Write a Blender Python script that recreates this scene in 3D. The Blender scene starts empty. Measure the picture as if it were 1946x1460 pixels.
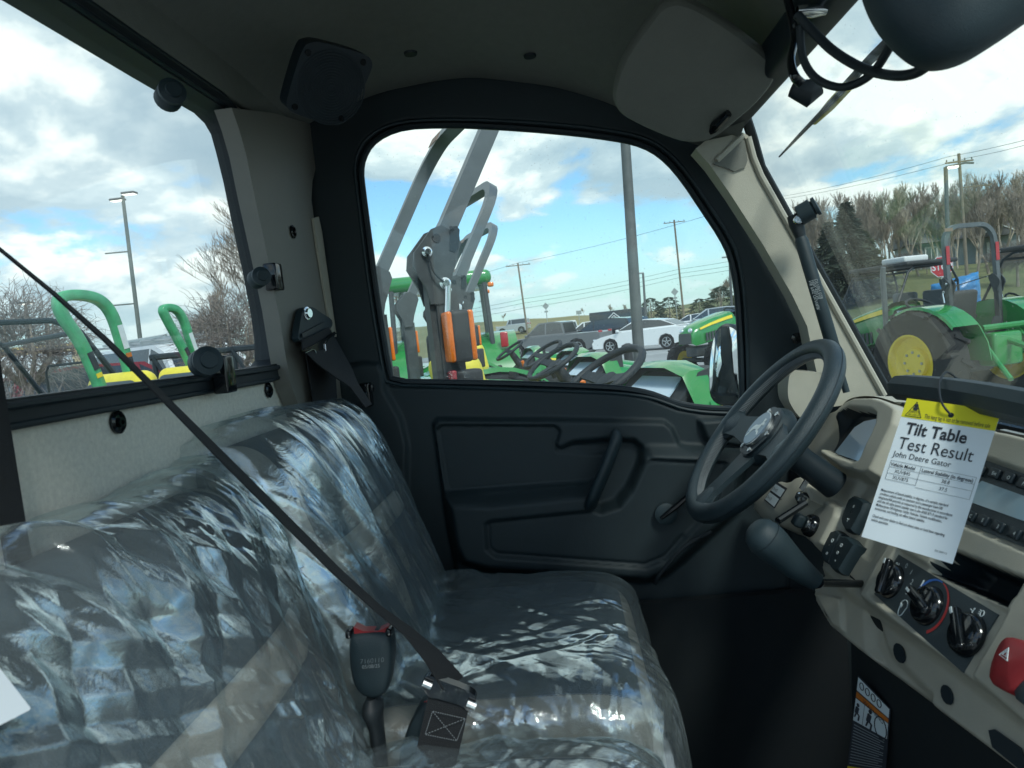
import bpy, bmesh, math, random
import numpy as np
from mathutils import Vector, Matrix
from mathutils.geometry import tessellate_polygon
random.seed(7); rng = np.random.default_rng(7)
R = math.radians
scene = bpy.context.scene
COL = scene.collection
# ---------------------------------------------------------------- camera
FPX, CX, CY, PW, PH = 1340.0, 973.0, 730.0, 1946.0, 1460.0
CAM_M = (Matrix.Rotation(R(4.46), 3, 'Z') @ Matrix.Rotation(R(90-4.16), 3, 'X') @ Matrix.Rotation(R(-6.0), 3, 'Z'))
cam_d = bpy.data.cameras.new('camera'); cam = bpy.data.objects.new('camera', cam_d); COL.objects.link(cam)
cam.matrix_world = CAM_M.to_4x4()
cam_d.sensor_fit = 'HORIZONTAL'; cam_d.sensor_width = 9.8; cam_d.lens = 9.8*FPX/PW
cam_d.clip_start = 0.02; cam_d.clip_end = 3000
cam_d.dof.use_dof = True; cam_d.dof.focus_distance = 1.9; cam_d.dof.aperture_fstop = 4.0
scene.camera = cam
# ---------------------------------------------------------------- sky, sun, exposure
SUN_EL, SUN_AZ = 48.0, 154.0          # degrees, azimuth clockwise from +Y
world = bpy.data.worlds.new('World'); scene.world = world; world.use_nodes = True
def build_world():
    nt = world.node_tree; N = nt.nodes; L = nt.links; N.clear()
    out = N.new('ShaderNodeOutputWorld'); bg = N.new('ShaderNodeBackground'); bg.inputs['Strength'].default_value = 0.1
    sky = N.new('ShaderNodeTexSky'); sky.sky_type = 'NISHITA'; sky.sun_disc = False
    sky.sun_elevation = R(SUN_EL); sky.sun_rotation = R(SUN_AZ); sky.altitude = 100; sky.air_density = 1.2; sky.dust_density = 0.6; sky.ozone_density = 2.0
    tc = N.new('ShaderNodeTexCoord'); sep = N.new('ShaderNodeSeparateXYZ'); L.new(tc.outputs['Generated'], sep.inputs[0])
    def math_(op, a, b=None, clamp=False):
        m = N.new('ShaderNodeMath'); m.operation = op; m.use_clamp = clamp
        for i, v in enumerate((a, b)):
            if v is None: continue
            if isinstance(v, (int, float)): m.inputs[i].default_value = v
            else: L.new(v, m.inputs[i])
        return m.outputs[0]
    z = math_('MAXIMUM', sep.outputs['Z'], 0.0)
    zz = math_('ADD', z, 0.34)
    px = math_('DIVIDE', sep.outputs['X'], zz); py = math_('DIVIDE', sep.outputs['Y'], zz)
    cmb = N.new('ShaderNodeCombineXYZ'); L.new(px, cmb.inputs[0]); L.new(py, cmb.inputs[1]); cmb.inputs[2].default_value = 3.7
    def noise(scale, detail, rough, off, dist=0.0):
        mp = N.new('ShaderNodeMapping'); mp.inputs['Location'].default_value = off; L.new(cmb.outputs[0], mp.inputs[0])
        n = N.new('ShaderNodeTexNoise'); n.inputs['Scale'].default_value = scale; n.inputs['Detail'].default_value = detail
        n.inputs['Roughness'].default_value = rough; n.inputs['Distortion'].default_value = dist; L.new(mp.outputs[0], n.inputs['Vector']); return n.outputs['Fac']
    off = (0.2, 2.6, 0.0)
    n1 = noise(2.0, 10, 0.54, off, 0.15)
    n1s = noise(2.0, 6, 0.5, (off[0]+0.06, off[1]-0.10, 0.05), 0.15)
    n2 = noise(1.5, 5, 0.5, (7.1, 2.0, 1.0), 0.2)
    cov = N.new('ShaderNodeMapRange'); cov.interpolation_type = 'SMOOTHSTEP'; cov.inputs['From Min'].default_value = 0.452; cov.inputs['From Max'].default_value = 0.522
    L.new(n1, cov.inputs['Value'])
    # light side against grey base: density towards the sun
    d = math_('SUBTRACT', n1, n1s)
    sh = N.new('ShaderNodeMapRange'); sh.inputs['From Min'].default_value = -0.09; sh.inputs['From Max'].default_value = 0.07; L.new(d, sh.inputs['Value'])
    sh2 = N.new('ShaderNodeMapRange'); sh2.inputs['From Min'].default_value = 0.35; sh2.inputs['From Max'].default_value = 0.65; L.new(n2, sh2.inputs['Value'])
    shade = math_('ADD', math_('MULTIPLY', sh.outputs[0], 0.62), math_('MULTIPLY', sh2.outputs[0], 0.38), True)
    cr = N.new('ShaderNodeValToRGB'); e = cr.color_ramp.elements
    e[0].position = 0.05; e[0].color = (2.9, 3.9, 4.5, 1); e[1].position = 0.67; e[1].color = (7.0, 7.5, 7.2, 1)
    el = e.new(0.45); el.color = (4.5, 5.4, 5.7, 1)
    L.new(shade, cr.inputs[0])
    skm = N.new('ShaderNodeMix'); skm.data_type = 'RGBA'; skm.blend_type = 'MULTIPLY'; skm.inputs[0].default_value = 1.0
    L.new(sky.outputs[0], skm.inputs[6]); skm.inputs[7].default_value = (0.72, 0.98, 1.10, 1)
    mix = N.new('ShaderNodeMix'); mix.data_type = 'RGBA'; L.new(cov.outputs[0], mix.inputs[0]); L.new(skm.outputs[2], mix.inputs[6]); L.new(cr.outputs[0], mix.inputs[7])
    hz = N.new('ShaderNodeMapRange'); hz.interpolation_type = 'SMOOTHSTEP'; hz.inputs['From Min'].default_value = 0.0; hz.inputs['From Max'].default_value = 0.16; hz.inputs['To Min'].default_value = 0.75; hz.inputs['To Max'].default_value = 0.0
    L.new(z, hz.inputs['Value'])
    mix2 = N.new('ShaderNodeMix'); mix2.data_type = 'RGBA'; L.new(hz.outputs[0], mix2.inputs[0]); L.new(mix.outputs[2], mix2.inputs[6]); mix2.inputs[7].default_value = (3.6, 5.0, 5.2, 1)
    L.new(mix2.outputs[2], bg.inputs['Color']); L.new(bg.outputs[0], out.inputs[0])
build_world()
sun_d = bpy.data.lights.new('sun', 'SUN'); sun_d.energy = 1.5; sun_d.angle = R(12); sun_d.color = (1.0, 1.0, 0.94)
sun = bpy.data.objects.new('sun', sun_d); COL.objects.link(sun)
SUN_DIR = Vector((math.cos(R(SUN_EL))*math.sin(R(SUN_AZ)), math.cos(R(SUN_EL))*math.cos(R(SUN_AZ)), math.sin(R(SUN_EL))))
sun.rotation_euler = SUN_DIR.to_track_quat('Z', 'Y').to_euler(); sun.location = SUN_DIR*40
scene.view_settings.view_transform = 'Standard'; scene.view_settings.look = 'None'
scene.view_settings.exposure = 0.80; scene.view_settings.gamma = 1.0; scene.view_settings.use_curve_mapping = False
scene.cycles.use_denoising = True; scene.cycles.max_bounces = 8; scene.cycles.transparent_max_bounces = 24
scene.cycles.diffuse_bounces = 4; scene.cycles.glossy_bounces = 4; scene.cycles.sample_clamp_indirect = 6.0
scene.cycles.caustics_reflective = False; scene.cycles.caustics_refractive = False
GZ = -1.5                                # ground height below the lens
# ---------------------------------------------------------------- pixels to places
def ray(x, y): return CAM_M @ Vector(((x-CX)/FPX, -(y-CY)/FPX, -1.0))
def onY(x, y, Y): r = ray(x, y); return r*(Y/r.y)
def onX(x, y, X): r = ray(x, y); return r*(X/r.x)
def onZ(x, y, Z): r = ray(x, y); return r*(Z/r.z)
def onP(x, y, p, n): r = ray(x, y); n = Vector(n); return r*(Vector(p).dot(n)/r.dot(n))
def quad4(c, scale_to):                  # depths of a flat parallelogram seen at four pixels
    r = [np.array(ray(*p)) for p in c]
    d = np.linalg.solve(np.stack([-r[1], r[2], -r[3]], 1), -r[0])
    q = [r[0], d[0]*r[1], d[1]*r[2], d[2]*r[3]]; s = scale_to/np.linalg.norm(q[1]-q[0])
    return [Vector(v*s) for v in q]
# ---------------------------------------------------------------- materials
MATS = {}
def mat(name, col, rough=0.5, metal=0.0, var=0.12, scale=25.0, bump=0.0, bscale=250.0, spec=0.5, coat=0.0, col2=None, stretch=None, dark=None):
    m = bpy.data.materials.new(name); m.use_nodes = True; nt = m.node_tree; N = nt.nodes; L = nt.links
    b = N['Principled BSDF']; b.inputs['Roughness'].default_value = rough; b.inputs['Metallic'].default_value = metal
    b.inputs['Specular IOR Level'].default_value = spec; b.inputs['Coat Weight'].default_value = coat; b.inputs['Coat Roughness'].default_value = 0.06
    tc = N.new('ShaderNodeTexCoord'); mp = N.new('ShaderNodeMapping'); L.new(tc.outputs['Object'], mp.inputs[0])
    if stretch: mp.inputs['Scale'].default_value = stretch
    n = N.new('ShaderNodeTexNoise'); n.inputs['Scale'].default_value = scale; n.inputs['Detail'].default_value = 5; n.inputs['Roughness'].default_value = 0.6; L.new(mp.outputs[0], n.inputs['Vector'])
    cr = N.new('ShaderNodeValToRGB'); e = cr.color_ramp.elements; e[0].position = 0.3; e[1].position = 0.7
    c2 = col2 if col2 else tuple(min(1, c*(1+var)) for c in col); c1 = col if col2 else tuple(c*(1-var) for c in col)
    e[0].color = (*c1, 1); e[1].color = (*c2, 1); L.new(n.outputs['Fac'], cr.inputs[0]); L.new(cr.outputs[0], b.inputs['Base Color'])
    rr = N.new('ShaderNodeMapRange'); rr.inputs['To Min'].default_value = max(0.02, rough-0.08); rr.inputs['To Max'].default_value = min(1, rough+0.08); L.new(n.outputs['Fac'], rr.inputs['Value']); L.new(rr.outputs[0], b.inputs['Roughness'])
    if bump:
        n2 = N.new('ShaderNodeTexNoise'); n2.inputs['Scale'].default_value = bscale; n2.inputs['Detail'].default_value = 4; L.new(mp.outputs[0], n2.inputs['Vector'])
        bp = N.new('ShaderNodeBump'); bp.inputs['Strength'].default_value = bump; bp.inputs['Distance'].default_value = 0.002; L.new(n2.outputs['Fac'], bp.inputs['Height']); L.new(bp.outputs[0], b.inputs['Normal'])
    MATS[name] = m; return m
def glass_mat(name, tint=(0.9, 0.96, 0.96), refl=1.0, rough=0.02, haze=0.0, speck=0.0, sscale=90.0, streak=None, hazecol=(0.8, 0.86, 0.86)):
    m = bpy.data.materials.new(name); m.use_nodes = True; nt = m.node_tree; N = nt.nodes; L = nt.links; N.clear()
    out = N.new('ShaderNodeOutputMaterial'); tr = N.new('ShaderNodeBsdfTransparent'); tr.inputs[0].default_value = (*tint, 1)
    gl = N.new('ShaderNodeBsdfGlossy'); gl.inputs['Roughness'].default_value = rough
    lw = N.new('ShaderNodeLayerWeight'); lw.inputs['Blend'].default_value = 0.5
    pw = N.new('ShaderNodeMath'); pw.operation = 'POWER'; pw.inputs[1].default_value = 4.0; L.new(lw.outputs['Facing'], pw.inputs[0])
    mu = N.new('ShaderNodeMath'); mu.operation = 'MULTIPLY_ADD'; mu.use_clamp = True; mu.inputs[1].default_value = 0.9*refl; mu.inputs[2].default_value = 0.05*refl; L.new(pw.outputs[0], mu.inputs[0])
    mx = N.new('ShaderNodeMixShader'); L.new(mu.outputs[0], mx.inputs[0]); L.new(tr.outputs[0], mx.inputs[1]); L.new(gl.outputs[0], mx.inputs[2]); last = mx.outputs[0]
    if haze or speck:
        tc = N.new('ShaderNodeTexCoord'); mp = N.new('ShaderNodeMapping'); L.new(tc.outputs['Object'], mp.inputs[0])
        if streak: mp.inputs['Scale'].default_value = streak[0]; mp.inputs['Rotation'].default_value = streak[1]
        n = N.new('ShaderNodeTexNoise'); n.inputs['Scale'].default_value = 6; n.inputs['Detail'].default_value = 6; L.new(mp.outputs[0], n.inputs['Vector'])
        h = N.new('ShaderNodeMapRange'); h.inputs['From Min'].default_value = 0.3; h.inputs['From Max'].default_value = 0.75; h.inputs['To Min'].default_value = haze*0.35; h.inputs['To Max'].default_value = haze*1.4; L.new(n.outputs['Fac'], h.inputs['Value'])
        v = N.new('ShaderNodeTexVoronoi'); v.inputs['Scale'].default_value = sscale; L.new(mp.outputs[0], v.inputs['Vector'])
        vr = N.new('ShaderNodeMapRange'); vr.inputs['From Min'].default_value = 0.06; vr.inputs['From Max'].default_value = 0.13; vr.inputs['To Min'].default_value = 1.0; vr.inputs['To Max'].default_value = 0.0; L.new(v.outputs['Distance'], vr.inputs['Value'])
        # only some cells carry a drop
        sx = N.new('ShaderNodeSeparateColor'); L.new(v.outputs['Color'], sx.inputs[0])
        gt = N.new('ShaderNodeMath'); gt.operation = 'GREATER_THAN'; gt.inputs[1].default_value = 0.62; L.new(sx.outputs[0], gt.inputs[0])
        m1 = N.new('ShaderNodeMath'); m1.operation = 'MULTIPLY'; L.new(vr.outputs[0], m1.inputs[0]); L.new(gt.outputs[0], m1.inputs[1])
        m2 = N.new('ShaderNodeMath'); m2.operation = 'MULTIPLY_ADD'; m2.use_clamp = True; m2.inputs[1].default_value = speck; L.new(m1.outputs[0], m2.inputs[0]); L.new(h.outputs[0], m2.inputs[2])
        df = N.new('ShaderNodeBsdfTranslucent'); df.inputs[0].default_value = (*hazecol, 1)
        d2 = N.new('ShaderNodeBsdfDiffuse'); d2.inputs[0].default_value = (*hazecol, 1)
        ad = N.new('ShaderNodeMixShader'); ad.inputs[0].default_value = 0.5; L.new(df.outputs[0], ad.inputs[1]); L.new(d2.outputs[0], ad.inputs[2])
        mz = N.new('ShaderNodeMixShader'); L.new(m2.outputs[0], mz.inputs[0]); L.new(last, mz.inputs[1]); L.new(ad.outputs[0], mz.inputs[2]); last = mz.outputs[0]
    L.new(last, out.inputs[0]); MATS[name] = m; return m
def emit_mat(name, col, strength):
    m = bpy.data.materials.new(name); m.use_nodes = True; N = m.node_tree.nodes; b = N['Principled BSDF']
    b.inputs['Base Color'].default_value = (*col, 1); b.inputs['Emission Color'].default_value = (*col, 1); b.inputs['Emission Strength'].default_value = strength
    MATS[name] = m; return m
def film_mat(name):
    m = bpy.data.materials.new(name); m.use_nodes = True; nt = m.node_tree; N = nt.nodes; L = nt.links; N.clear()
    out = N.new('ShaderNodeOutputMaterial'); tr = N.new('ShaderNodeBsdfTransparent'); tr.inputs[0].default_value = (0.94, 0.96, 0.96, 1)
    gl = N.new('ShaderNodeBsdfGlossy'); gl.inputs['Roughness'].default_value = 0.15; gl.inputs[0].default_value = (0.90, 0.99, 1, 1)
    df = N.new('ShaderNodeBsdfDiffuse'); df.inputs[0].default_value = (0.70, 0.83, 0.88, 1)
    tc = N.new('ShaderNodeTexCoord'); n = N.new('ShaderNodeTexNoise'); n.inputs['Scale'].default_value = 34; n.inputs['Detail'].default_value = 6; n.inputs['Roughness'].default_value = 0.58; n.inputs['Distortion'].default_value = 1.6; L.new(tc.outputs['Object'], n.inputs['Vector'])
    bp = N.new('ShaderNodeBump'); bp.inputs['Strength'].default_value = 0.09; bp.inputs['Distance'].default_value = 0.008
    wv = N.new('ShaderNodeVectorMath'); wv.operation = 'MULTIPLY_ADD'; wv.inputs[1].default_value = (0.10, 0.10, 0.10); L.new(n.outputs['Color'], wv.inputs[0]); L.new(tc.outputs['Object'], wv.inputs[2])
    vo = N.new('ShaderNodeTexVoronoi'); vo.feature = 'F1'; vo.inputs['Scale'].default_value = 26; L.new(wv.outputs[0], vo.inputs['Vector'])
    v2 = N.new('ShaderNodeTexVoronoi'); v2.feature = 'F1'; v2.inputs['Scale'].default_value = 70; L.new(wv.outputs[0], v2.inputs['Vector'])
    va = N.new('ShaderNodeMath'); va.operation = 'MULTIPLY_ADD'; va.inputs[1].default_value = 0.22; L.new(v2.outputs['Distance'], va.inputs[0]); L.new(vo.outputs['Distance'], va.inputs[2])
    vb = N.new('ShaderNodeMath'); vb.operation = 'MULTIPLY_ADD'; vb.inputs[1].default_value = 0.35; L.new(n.outputs['Fac'], vb.inputs[0]); L.new(va.outputs[0], vb.inputs[2])
    L.new(vb.outputs[0], bp.inputs['Height'])
    L.new(bp.outputs[0], gl.inputs['Normal'])
    g2 = N.new('ShaderNodeBsdfGlossy'); g2.inputs['Roughness'].default_value = 0.05; g2.inputs[0].default_value = (0.90, 0.99, 1, 1); L.new(bp.outputs[0], g2.inputs['Normal'])
    gm = N.new('ShaderNodeMixShader'); gm.inputs[0].default_value = 0.6; L.new(gl.outputs[0], gm.inputs[1]); L.new(g2.outputs[0], gm.inputs[2])
    lw = N.new('ShaderNodeLayerWeight'); lw.inputs['Blend'].default_value = 0.5; L.new(bp.outputs[0], lw.inputs['Normal'])
    pw = N.new('ShaderNodeMath'); pw.operation = 'POWER'; pw.inputs[1].default_value = 3.0; L.new(lw.outputs['Facing'], pw.inputs[0])
    ma = N.new('ShaderNodeMath'); ma.operation = 'MULTIPLY_ADD'; ma.use_clamp = True; ma.inputs[1].default_value = 0.60; L.new(pw.outputs[0], ma.inputs[0])
    # where the film lies doubled and bunched it mirrors more strongly
    nm = N.new('ShaderNodeTexNoise'); nm.inputs['Scale'].default_value = 11; nm.inputs['Detail'].default_value = 5; nm.inputs['Distortion'].default_value = 1.2; L.new(tc.outputs['Object'], nm.inputs['Vector'])
    mr = N.new('ShaderNodeMapRange'); mr.interpolation_type = 'SMOOTHSTEP'; mr.inputs['From Min'].default_value = 0.44; mr.inputs['From Max'].default_value = 0.60; mr.inputs['To Min'].default_value = 0.15; mr.inputs['To Max'].default_value = 0.47; L.new(nm.outputs['Fac'], mr.inputs['Value']); L.new(mr.outputs[0], ma.inputs[2])
    mx = N.new('ShaderNodeMixShader'); L.new(ma.outputs[0], mx.inputs[0]); L.new(tr.outputs[0], mx.inputs[1]); L.new(gm.outputs[0], mx.inputs[2])
    m2 = N.new('ShaderNodeMixShader'); m2.inputs[0].default_value = 0.06; L.new(mx.outputs[0], m2.inputs[1]); L.new(df.outputs[0], m2.inputs[2])
    L.new(m2.outputs[0], out.inputs[0]); MATS[name] = m; return m
mat('black_plastic', (0.0125, 0.027, 0.034), 0.55, bump=0.25, bscale=900)
mat('door_plastic', (0.0125, 0.0235, 0.0285), 0.58, bump=0.35, bscale=1100, var=0.08)
mat('gloss_black', (0.006, 0.008, 0.010), 0.12, var=0.05)
mat('rubber', (0.010, 0.016, 0.020), 0.6)
mat('frame_black', (0.0055, 0.014, 0.020), 0.5, var=0.1)
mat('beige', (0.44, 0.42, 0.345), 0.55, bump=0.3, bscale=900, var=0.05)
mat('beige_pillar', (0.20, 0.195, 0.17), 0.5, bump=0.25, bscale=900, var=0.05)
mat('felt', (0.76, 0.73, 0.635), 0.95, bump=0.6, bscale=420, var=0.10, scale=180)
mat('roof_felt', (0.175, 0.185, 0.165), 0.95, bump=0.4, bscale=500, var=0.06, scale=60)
mat('visor_vinyl', (0.165, 0.17, 0.147), 0.7, bump=0.4, bscale=700, var=0.05)
mat('seat_dark', (0.046, 0.068, 0.084), 0.5, bump=0.5, bscale=600, var=0.1)
mat('seat_beige', (0.28, 0.275, 0.24), 0.5, bump=0.4, bscale=500, var=0.06)
mat('stitch', (0.18, 0.20, 0.21), 0.7)
mat('webbing', (0.010, 0.012, 0.014), 0.85, bump=0.6, bscale=900)
mat('chrome', (0.75, 0.78, 0.8), 0.15, metal=1.0, var=0.03)
mat('steel', (0.5, 0.53, 0.54), 0.35, metal=1.0, var=0.1)
mat('leather', (0.0155, 0.030, 0.038), 0.42, bump=0.5, bscale=700)
mat('red_plastic', (0.32, 0.022, 0.026), 0.4)
mat('paper_white', (0.74, 0.80, 0.84), 0.6, var=0.02)
mat('tag_yellow', (0.72, 0.66, 0.02), 0.5, var=0.04)
mat('ink', (0.025, 0.03, 0.04), 0.6, var=0.05)
mat('print_white', (0.65, 0.72, 0.73), 0.6, var=0.05)
mat('print_grey', (0.25, 0.28, 0.29), 0.6)
mat('print_blue', (0.05, 0.17, 0.55), 0.5)
mat('print_red', (0.50, 0.05, 0.05), 0.5)
mat('print_orange', (0.55, 0.16, 0.02), 0.5)
mat('hvac_grey', (0.045, 0.062, 0.070), 0.45, bump=0.3, bscale=900)
mat('screen_painted_sky', (0.55, 0.70, 0.84), 0.06, spec=1.0, var=0.03)  # pale blue sky reflection painted into the screen's base colour
mat('lcd', (0.42, 0.50, 0.52), 0.12, var=0.15, scale=12, col2=(0.30, 0.46, 0.55))
mat('badge_blue', (0.15, 0.21, 0.27), 0.35)
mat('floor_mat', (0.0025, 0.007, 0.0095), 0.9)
mat('tractor_green', (0.022, 0.235, 0.05), 0.25, coat=0.6, var=0.08, scale=3)
mat('hoop_green', (0.055, 0.35, 0.155), 0.35, coat=0.3, var=0.25, scale=14)
mat('machine_yellow', (0.80, 0.62, 0.03), 0.4, var=0.06)
mat('seat_yellow', (0.78, 0.66, 0.06), 0.5, var=0.08)
mat('rops_grey', (0.115, 0.132, 0.138), 0.42, var=0.12, scale=9, bump=0.3, bscale=160, metal=0.15)
mat('rops_dark', (0.055, 0.064, 0.068), 0.5, var=0.2, scale=30, bump=0.3, bscale=200)
mat('tyre', (0.009, 0.010, 0.011), 0.85, bump=0.4, bscale=60)
mat('lens_orange', (0.85, 0.19, 0.01), 0.25, coat=0.5, var=0.1, scale=120)
mat('lens_red', (0.42, 0.02, 0.03), 0.25, coat=0.5, var=0.15, scale=120)
mat('orange_knob', (0.85, 0.20, 0.02), 0.4)
mat('asphalt', (0.21, 0.22, 0.22), 0.75, var=0.25, scale=0.35, bump=0.4, bscale=30, col2=(0.33, 0.345, 0.345))
mat('road_asphalt', (0.20, 0.21, 0.21), 0.8, var=0.15, scale=0.8)
mat('grass', (0.16, 0.15, 0.055), 0.95, col2=(0.26, 0.225, 0.10), scale=0.12, bump=1.0, bscale=3)
mat('lawn', (0.10, 0.125, 0.045), 0.95, col2=(0.17, 0.17, 0.07), scale=0.2)
mat('bark', (0.30, 0.255, 0.205), 0.95, var=0.25, scale=2)
mat('bark_pale', (0.36, 0.31, 0.235), 0.95, var=0.25, scale=2)
mat('twig_red', (0.19, 0.165, 0.15), 0.95, var=0.2, scale=2)
mat('needles', (0.035, 0.050, 0.032), 0.9, var=0.35, scale=1.0)
mat('needles_yellow', (0.075, 0.085, 0.035), 0.9, var=0.35, scale=1.0)
mat('pole_grey', (0.11, 0.12, 0.118), 0.6, var=0.2, scale=5)
mat('pole_green', (0.13, 0.155, 0.14), 0.6, var=0.15, scale=5)
mat('pole_wood', (0.20, 0.17, 0.13), 0.9, var=0.25, scale=3)
mat('wire', (0.05, 0.055, 0.06), 0.7)
mat('car_white', (0.78, 0.80, 0.80), 0.25, coat=0.8, var=0.03)
mat('car_grey', (0.13, 0.14, 0.145), 0.3, coat=0.8, var=0.05)
mat('car_silver', (0.42, 0.45, 0.46), 0.3, coat=0.8, metal=0.3, var=0.05)
mat('car_black', (0.015, 0.017, 0.02), 0.25, coat=0.8)
mat('car_red', (0.20, 0.015, 0.02), 0.3, coat=0.8)
mat('car_blue', (0.05, 0.09, 0.15), 0.3, coat=0.8)
mat('car_glass', (0.03, 0.04, 0.045), 0.05, spec=1.0)
mat('van_white', (0.60, 0.64, 0.65), 0.35, coat=0.4, var=0.04)
mat('hotel_tan', (0.52, 0.43, 0.27), 0.85, var=0.06, scale=0.5)
mat('hotel_brown', (0.24, 0.17, 0.13), 0.85, var=0.08, scale=0.5)
mat('hotel_gold', (0.52, 0.39, 0.16), 0.85, var=0.06, scale=0.5)
mat('house_grey', (0.30, 0.35, 0.35), 0.8, var=0.08)
mat('shingle', (0.15, 0.15, 0.15), 0.9, var=0.2, scale=4)
mat('white_trim', (0.72, 0.74, 0.73), 0.6, var=0.04)
mat('sign_red', (0.45, 0.03, 0.04), 0.4)
mat('sign_back', (0.30, 0.34, 0.34), 0.5)
mat('blue_wrap', (0.03, 0.19, 0.42), 0.35, var=0.3, scale=6)
mat('canopy_black', (0.030, 0.033, 0.035), 0.6, var=0.2)
emit_mat('lamp_lit', (1.0, 0.97, 0.85), 1.0)
glass_mat('rear_glass', (0.95, 0.975, 0.98), 0.45, haze=0.010)
glass_mat('door_glass', (0.93, 0.97, 0.97), 0.5, haze=0.012, speck=0.32, sscale=110)
glass_mat('shield_glass', (0.955, 0.99, 0.985), 0.65, haze=0.014, speck=0.30, sscale=85, streak=((3.2, 1.0, 1.0), (0.5, 0.0, 0.9)))
mat('mirror', (0.85, 0.88, 0.88), 0.02, metal=1.0, var=0.01)
film_mat('film')
# ---------------------------------------------------------------- mesh builder
def thing(name, label, cat, loc=(0, 0, 0), rotz=0.0, group=None, kind=None):
    o = bpy.data.objects.new(name, None); COL.objects.link(o); o.empty_display_size = 0.1
    o.location = loc; o.rotation_euler = (0, 0, rotz); o['label'] = label; o['category'] = cat
    if group: o['group'] = group
    return o
def tag(o, label=None, cat=None, group=None, kind=None):
    if label: o['label'] = label
    if cat: o['category'] = cat
    if group: o['group'] = group
    if kind: o['kind'] = kind
    return o
def root_of(o):
    while o.parent: o = o.parent
    return o
def root_inv(o):
    r = root_of(o); return (Matrix.Translation(r.location) @ r.rotation_euler.to_matrix().to_4x4()).inverted()
def frame(d, up=(0, 0, 1)):
    z = Vector(d).normalized(); u = Vector(up)
    if abs(z.dot(u)) > 0.97: u = Vector((1, 0, 0))
    x = u.cross(z).normalized(); y = z.cross(x); return x, y, z
class MB:
    def __init__(s): s.v = []; s.f = []; s.m = []; s.mi = 0
    def add(s, verts, faces, mi=None):
        b = len(s.v); s.v.extend([tuple(p) for p in verts]); s.f.extend([tuple(i+b for i in f) for f in faces]); s.m.extend([s.mi if mi is None else mi]*len(faces)); return s
    def box(s, c, size, rot=None, mi=None):
        M = rot if rot is not None else Matrix.Identity(3); c = Vector(c); h = [x/2 for x in size]
        vs = [c + M @ Vector((sx*h[0], sy*h[1], sz*h[2])) for sx in (-1, 1) for sy in (-1, 1) for sz in (-1, 1)]
        return s.add(vs, [(0, 1, 3, 2), (4, 6, 7, 5), (0, 4, 5, 1), (2, 3, 7, 6), (0, 2, 6, 4), (1, 5, 7, 3)], mi)
    def rbox(s, c, size, r, n=3, rot=None, mi=None):
        M = rot if rot is not None else Matrix.Identity(3); c = Vector(c); h = np.array(size)/2.0; r = min(r, min(h)*0.999); inner = h-r
        ids = {}; vs = []; fs = []
        t = [-1+2*i/(n*2) for i in range(n*2+1)]
        # positions along an edge: corner arc samples at both ends
        def samples(k):
            a = [-h[k]+r*(1-math.cos(math.pi/2*i/n)) for i in range(n+1)]; a2 = [-x for x in a[::-1]]
            return a+a2
        S = [samples(k) for k in range(3)]
        def vid(p):
            q = np.array(p); cc = np.clip(q, -inner, inner); d = q-cc; l = np.linalg.norm(d)
            q = cc+d/l*r if l > 1e-9 else q
            key = tuple(np.round(q, 6))
            if key not in ids: ids[key] = len(vs); vs.append(c + M @ Vector(q))
            return ids[key]
        for ax in range(3):
            a, b = (ax+1) % 3, (ax+2) % 3
            for sg in (-1, 1):
                for i in range(len(S[a])-1):
                    for j in range(len(S[b])-1):
                        qs = []
                        for (ii, jj) in ((i, j), (i+1, j), (i+1, j+1), (i, j+1)):
                            p = [0, 0, 0]; p[ax] = sg*h[ax]; p[a] = S[a][ii]; p[b] = S[b][jj]; qs.append(vid(p))
                        if sg < 0: qs = qs[::-1]
                        if len(set(qs)) >= 3:
                            o = []
                            for q in qs:
                                if q not in o: o.append(q)
                            fs.append(tuple(o))
        return s.add(vs, fs, mi)
    def prism(s, poly, ext, holes=(), mi=None, mi_side=None):
        ext = Vector(ext); loops = [[Vector(p) for p in poly]]+[[Vector(p) for p in h] for h in holes]
        flat = [p for l in loops for p in l]; n = len(flat); tri = tessellate_polygon(loops)
        # orient the front cap against the extrusion
        fs = []
        for t in tri:
            a, b, c_ = flat[t[0]], flat[t[1]], flat[t[2]]
            if (b-a).cross(c_-a).dot(ext) > 0: t = t[::-1]
            fs.append(tuple(t)); fs.append(tuple(i+n for i in t[::-1]))
        m0 = s.mi if mi is None else mi
        s_f = []; k = 0
        for l in loops:
            for i in range(len(l)):
                j = (i+1) % len(l); s_f.append((k+i, k+j, k+j+n, k+i+n))
            k += len(l)
        vs = flat+[p+ext for p in flat]; b0 = len(s.v)
        s.add(vs, fs, m0); b = b0
        s.f.extend([tuple(i+b for i in f) for f in s_f]); s.m.extend([m0 if mi_side is None else mi_side]*len(s_f)); return s
    def tube(s, pts, rad, n=10, cap=True, closed=False, up=(0, 0, 1), mi=None, flat=None):
        pts = [Vector(p) for p in pts]; N = len(pts); rs = rad if hasattr(rad, '__len__') else [rad]*N
        vs = []; fs = []; px = None
        for i, p in enumerate(pts):
            a = pts[(i-1) % N] if (i > 0 or closed) else p; b = pts[(i+1) % N] if (i < N-1 or closed) else p
            d = (b-a)
            x, y, z = frame(d, up if px is None else px)
            if px is not None:
                yy = px - z*px.dot(z)
                if yy.length > 1e-6: y = yy.normalized(); x = y.cross(z)
            px = y
            for k in range(n):
                t = 2*math.pi*(k+0.5)/n; fx = flat[0] if flat else 1; fy = flat[1] if flat else 1
                vs.append(p + (x*math.cos(t)*fx + y*math.sin(t)*fy)*rs[i])
        M = N if closed else N-1
        for i in range(M):
            for k in range(n):
                a = i*n+k; b = i*n+(k+1) % n; j = ((i+1) % N)*n
                fs.append((a, b, j+(k+1) % n, j+k))
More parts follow.
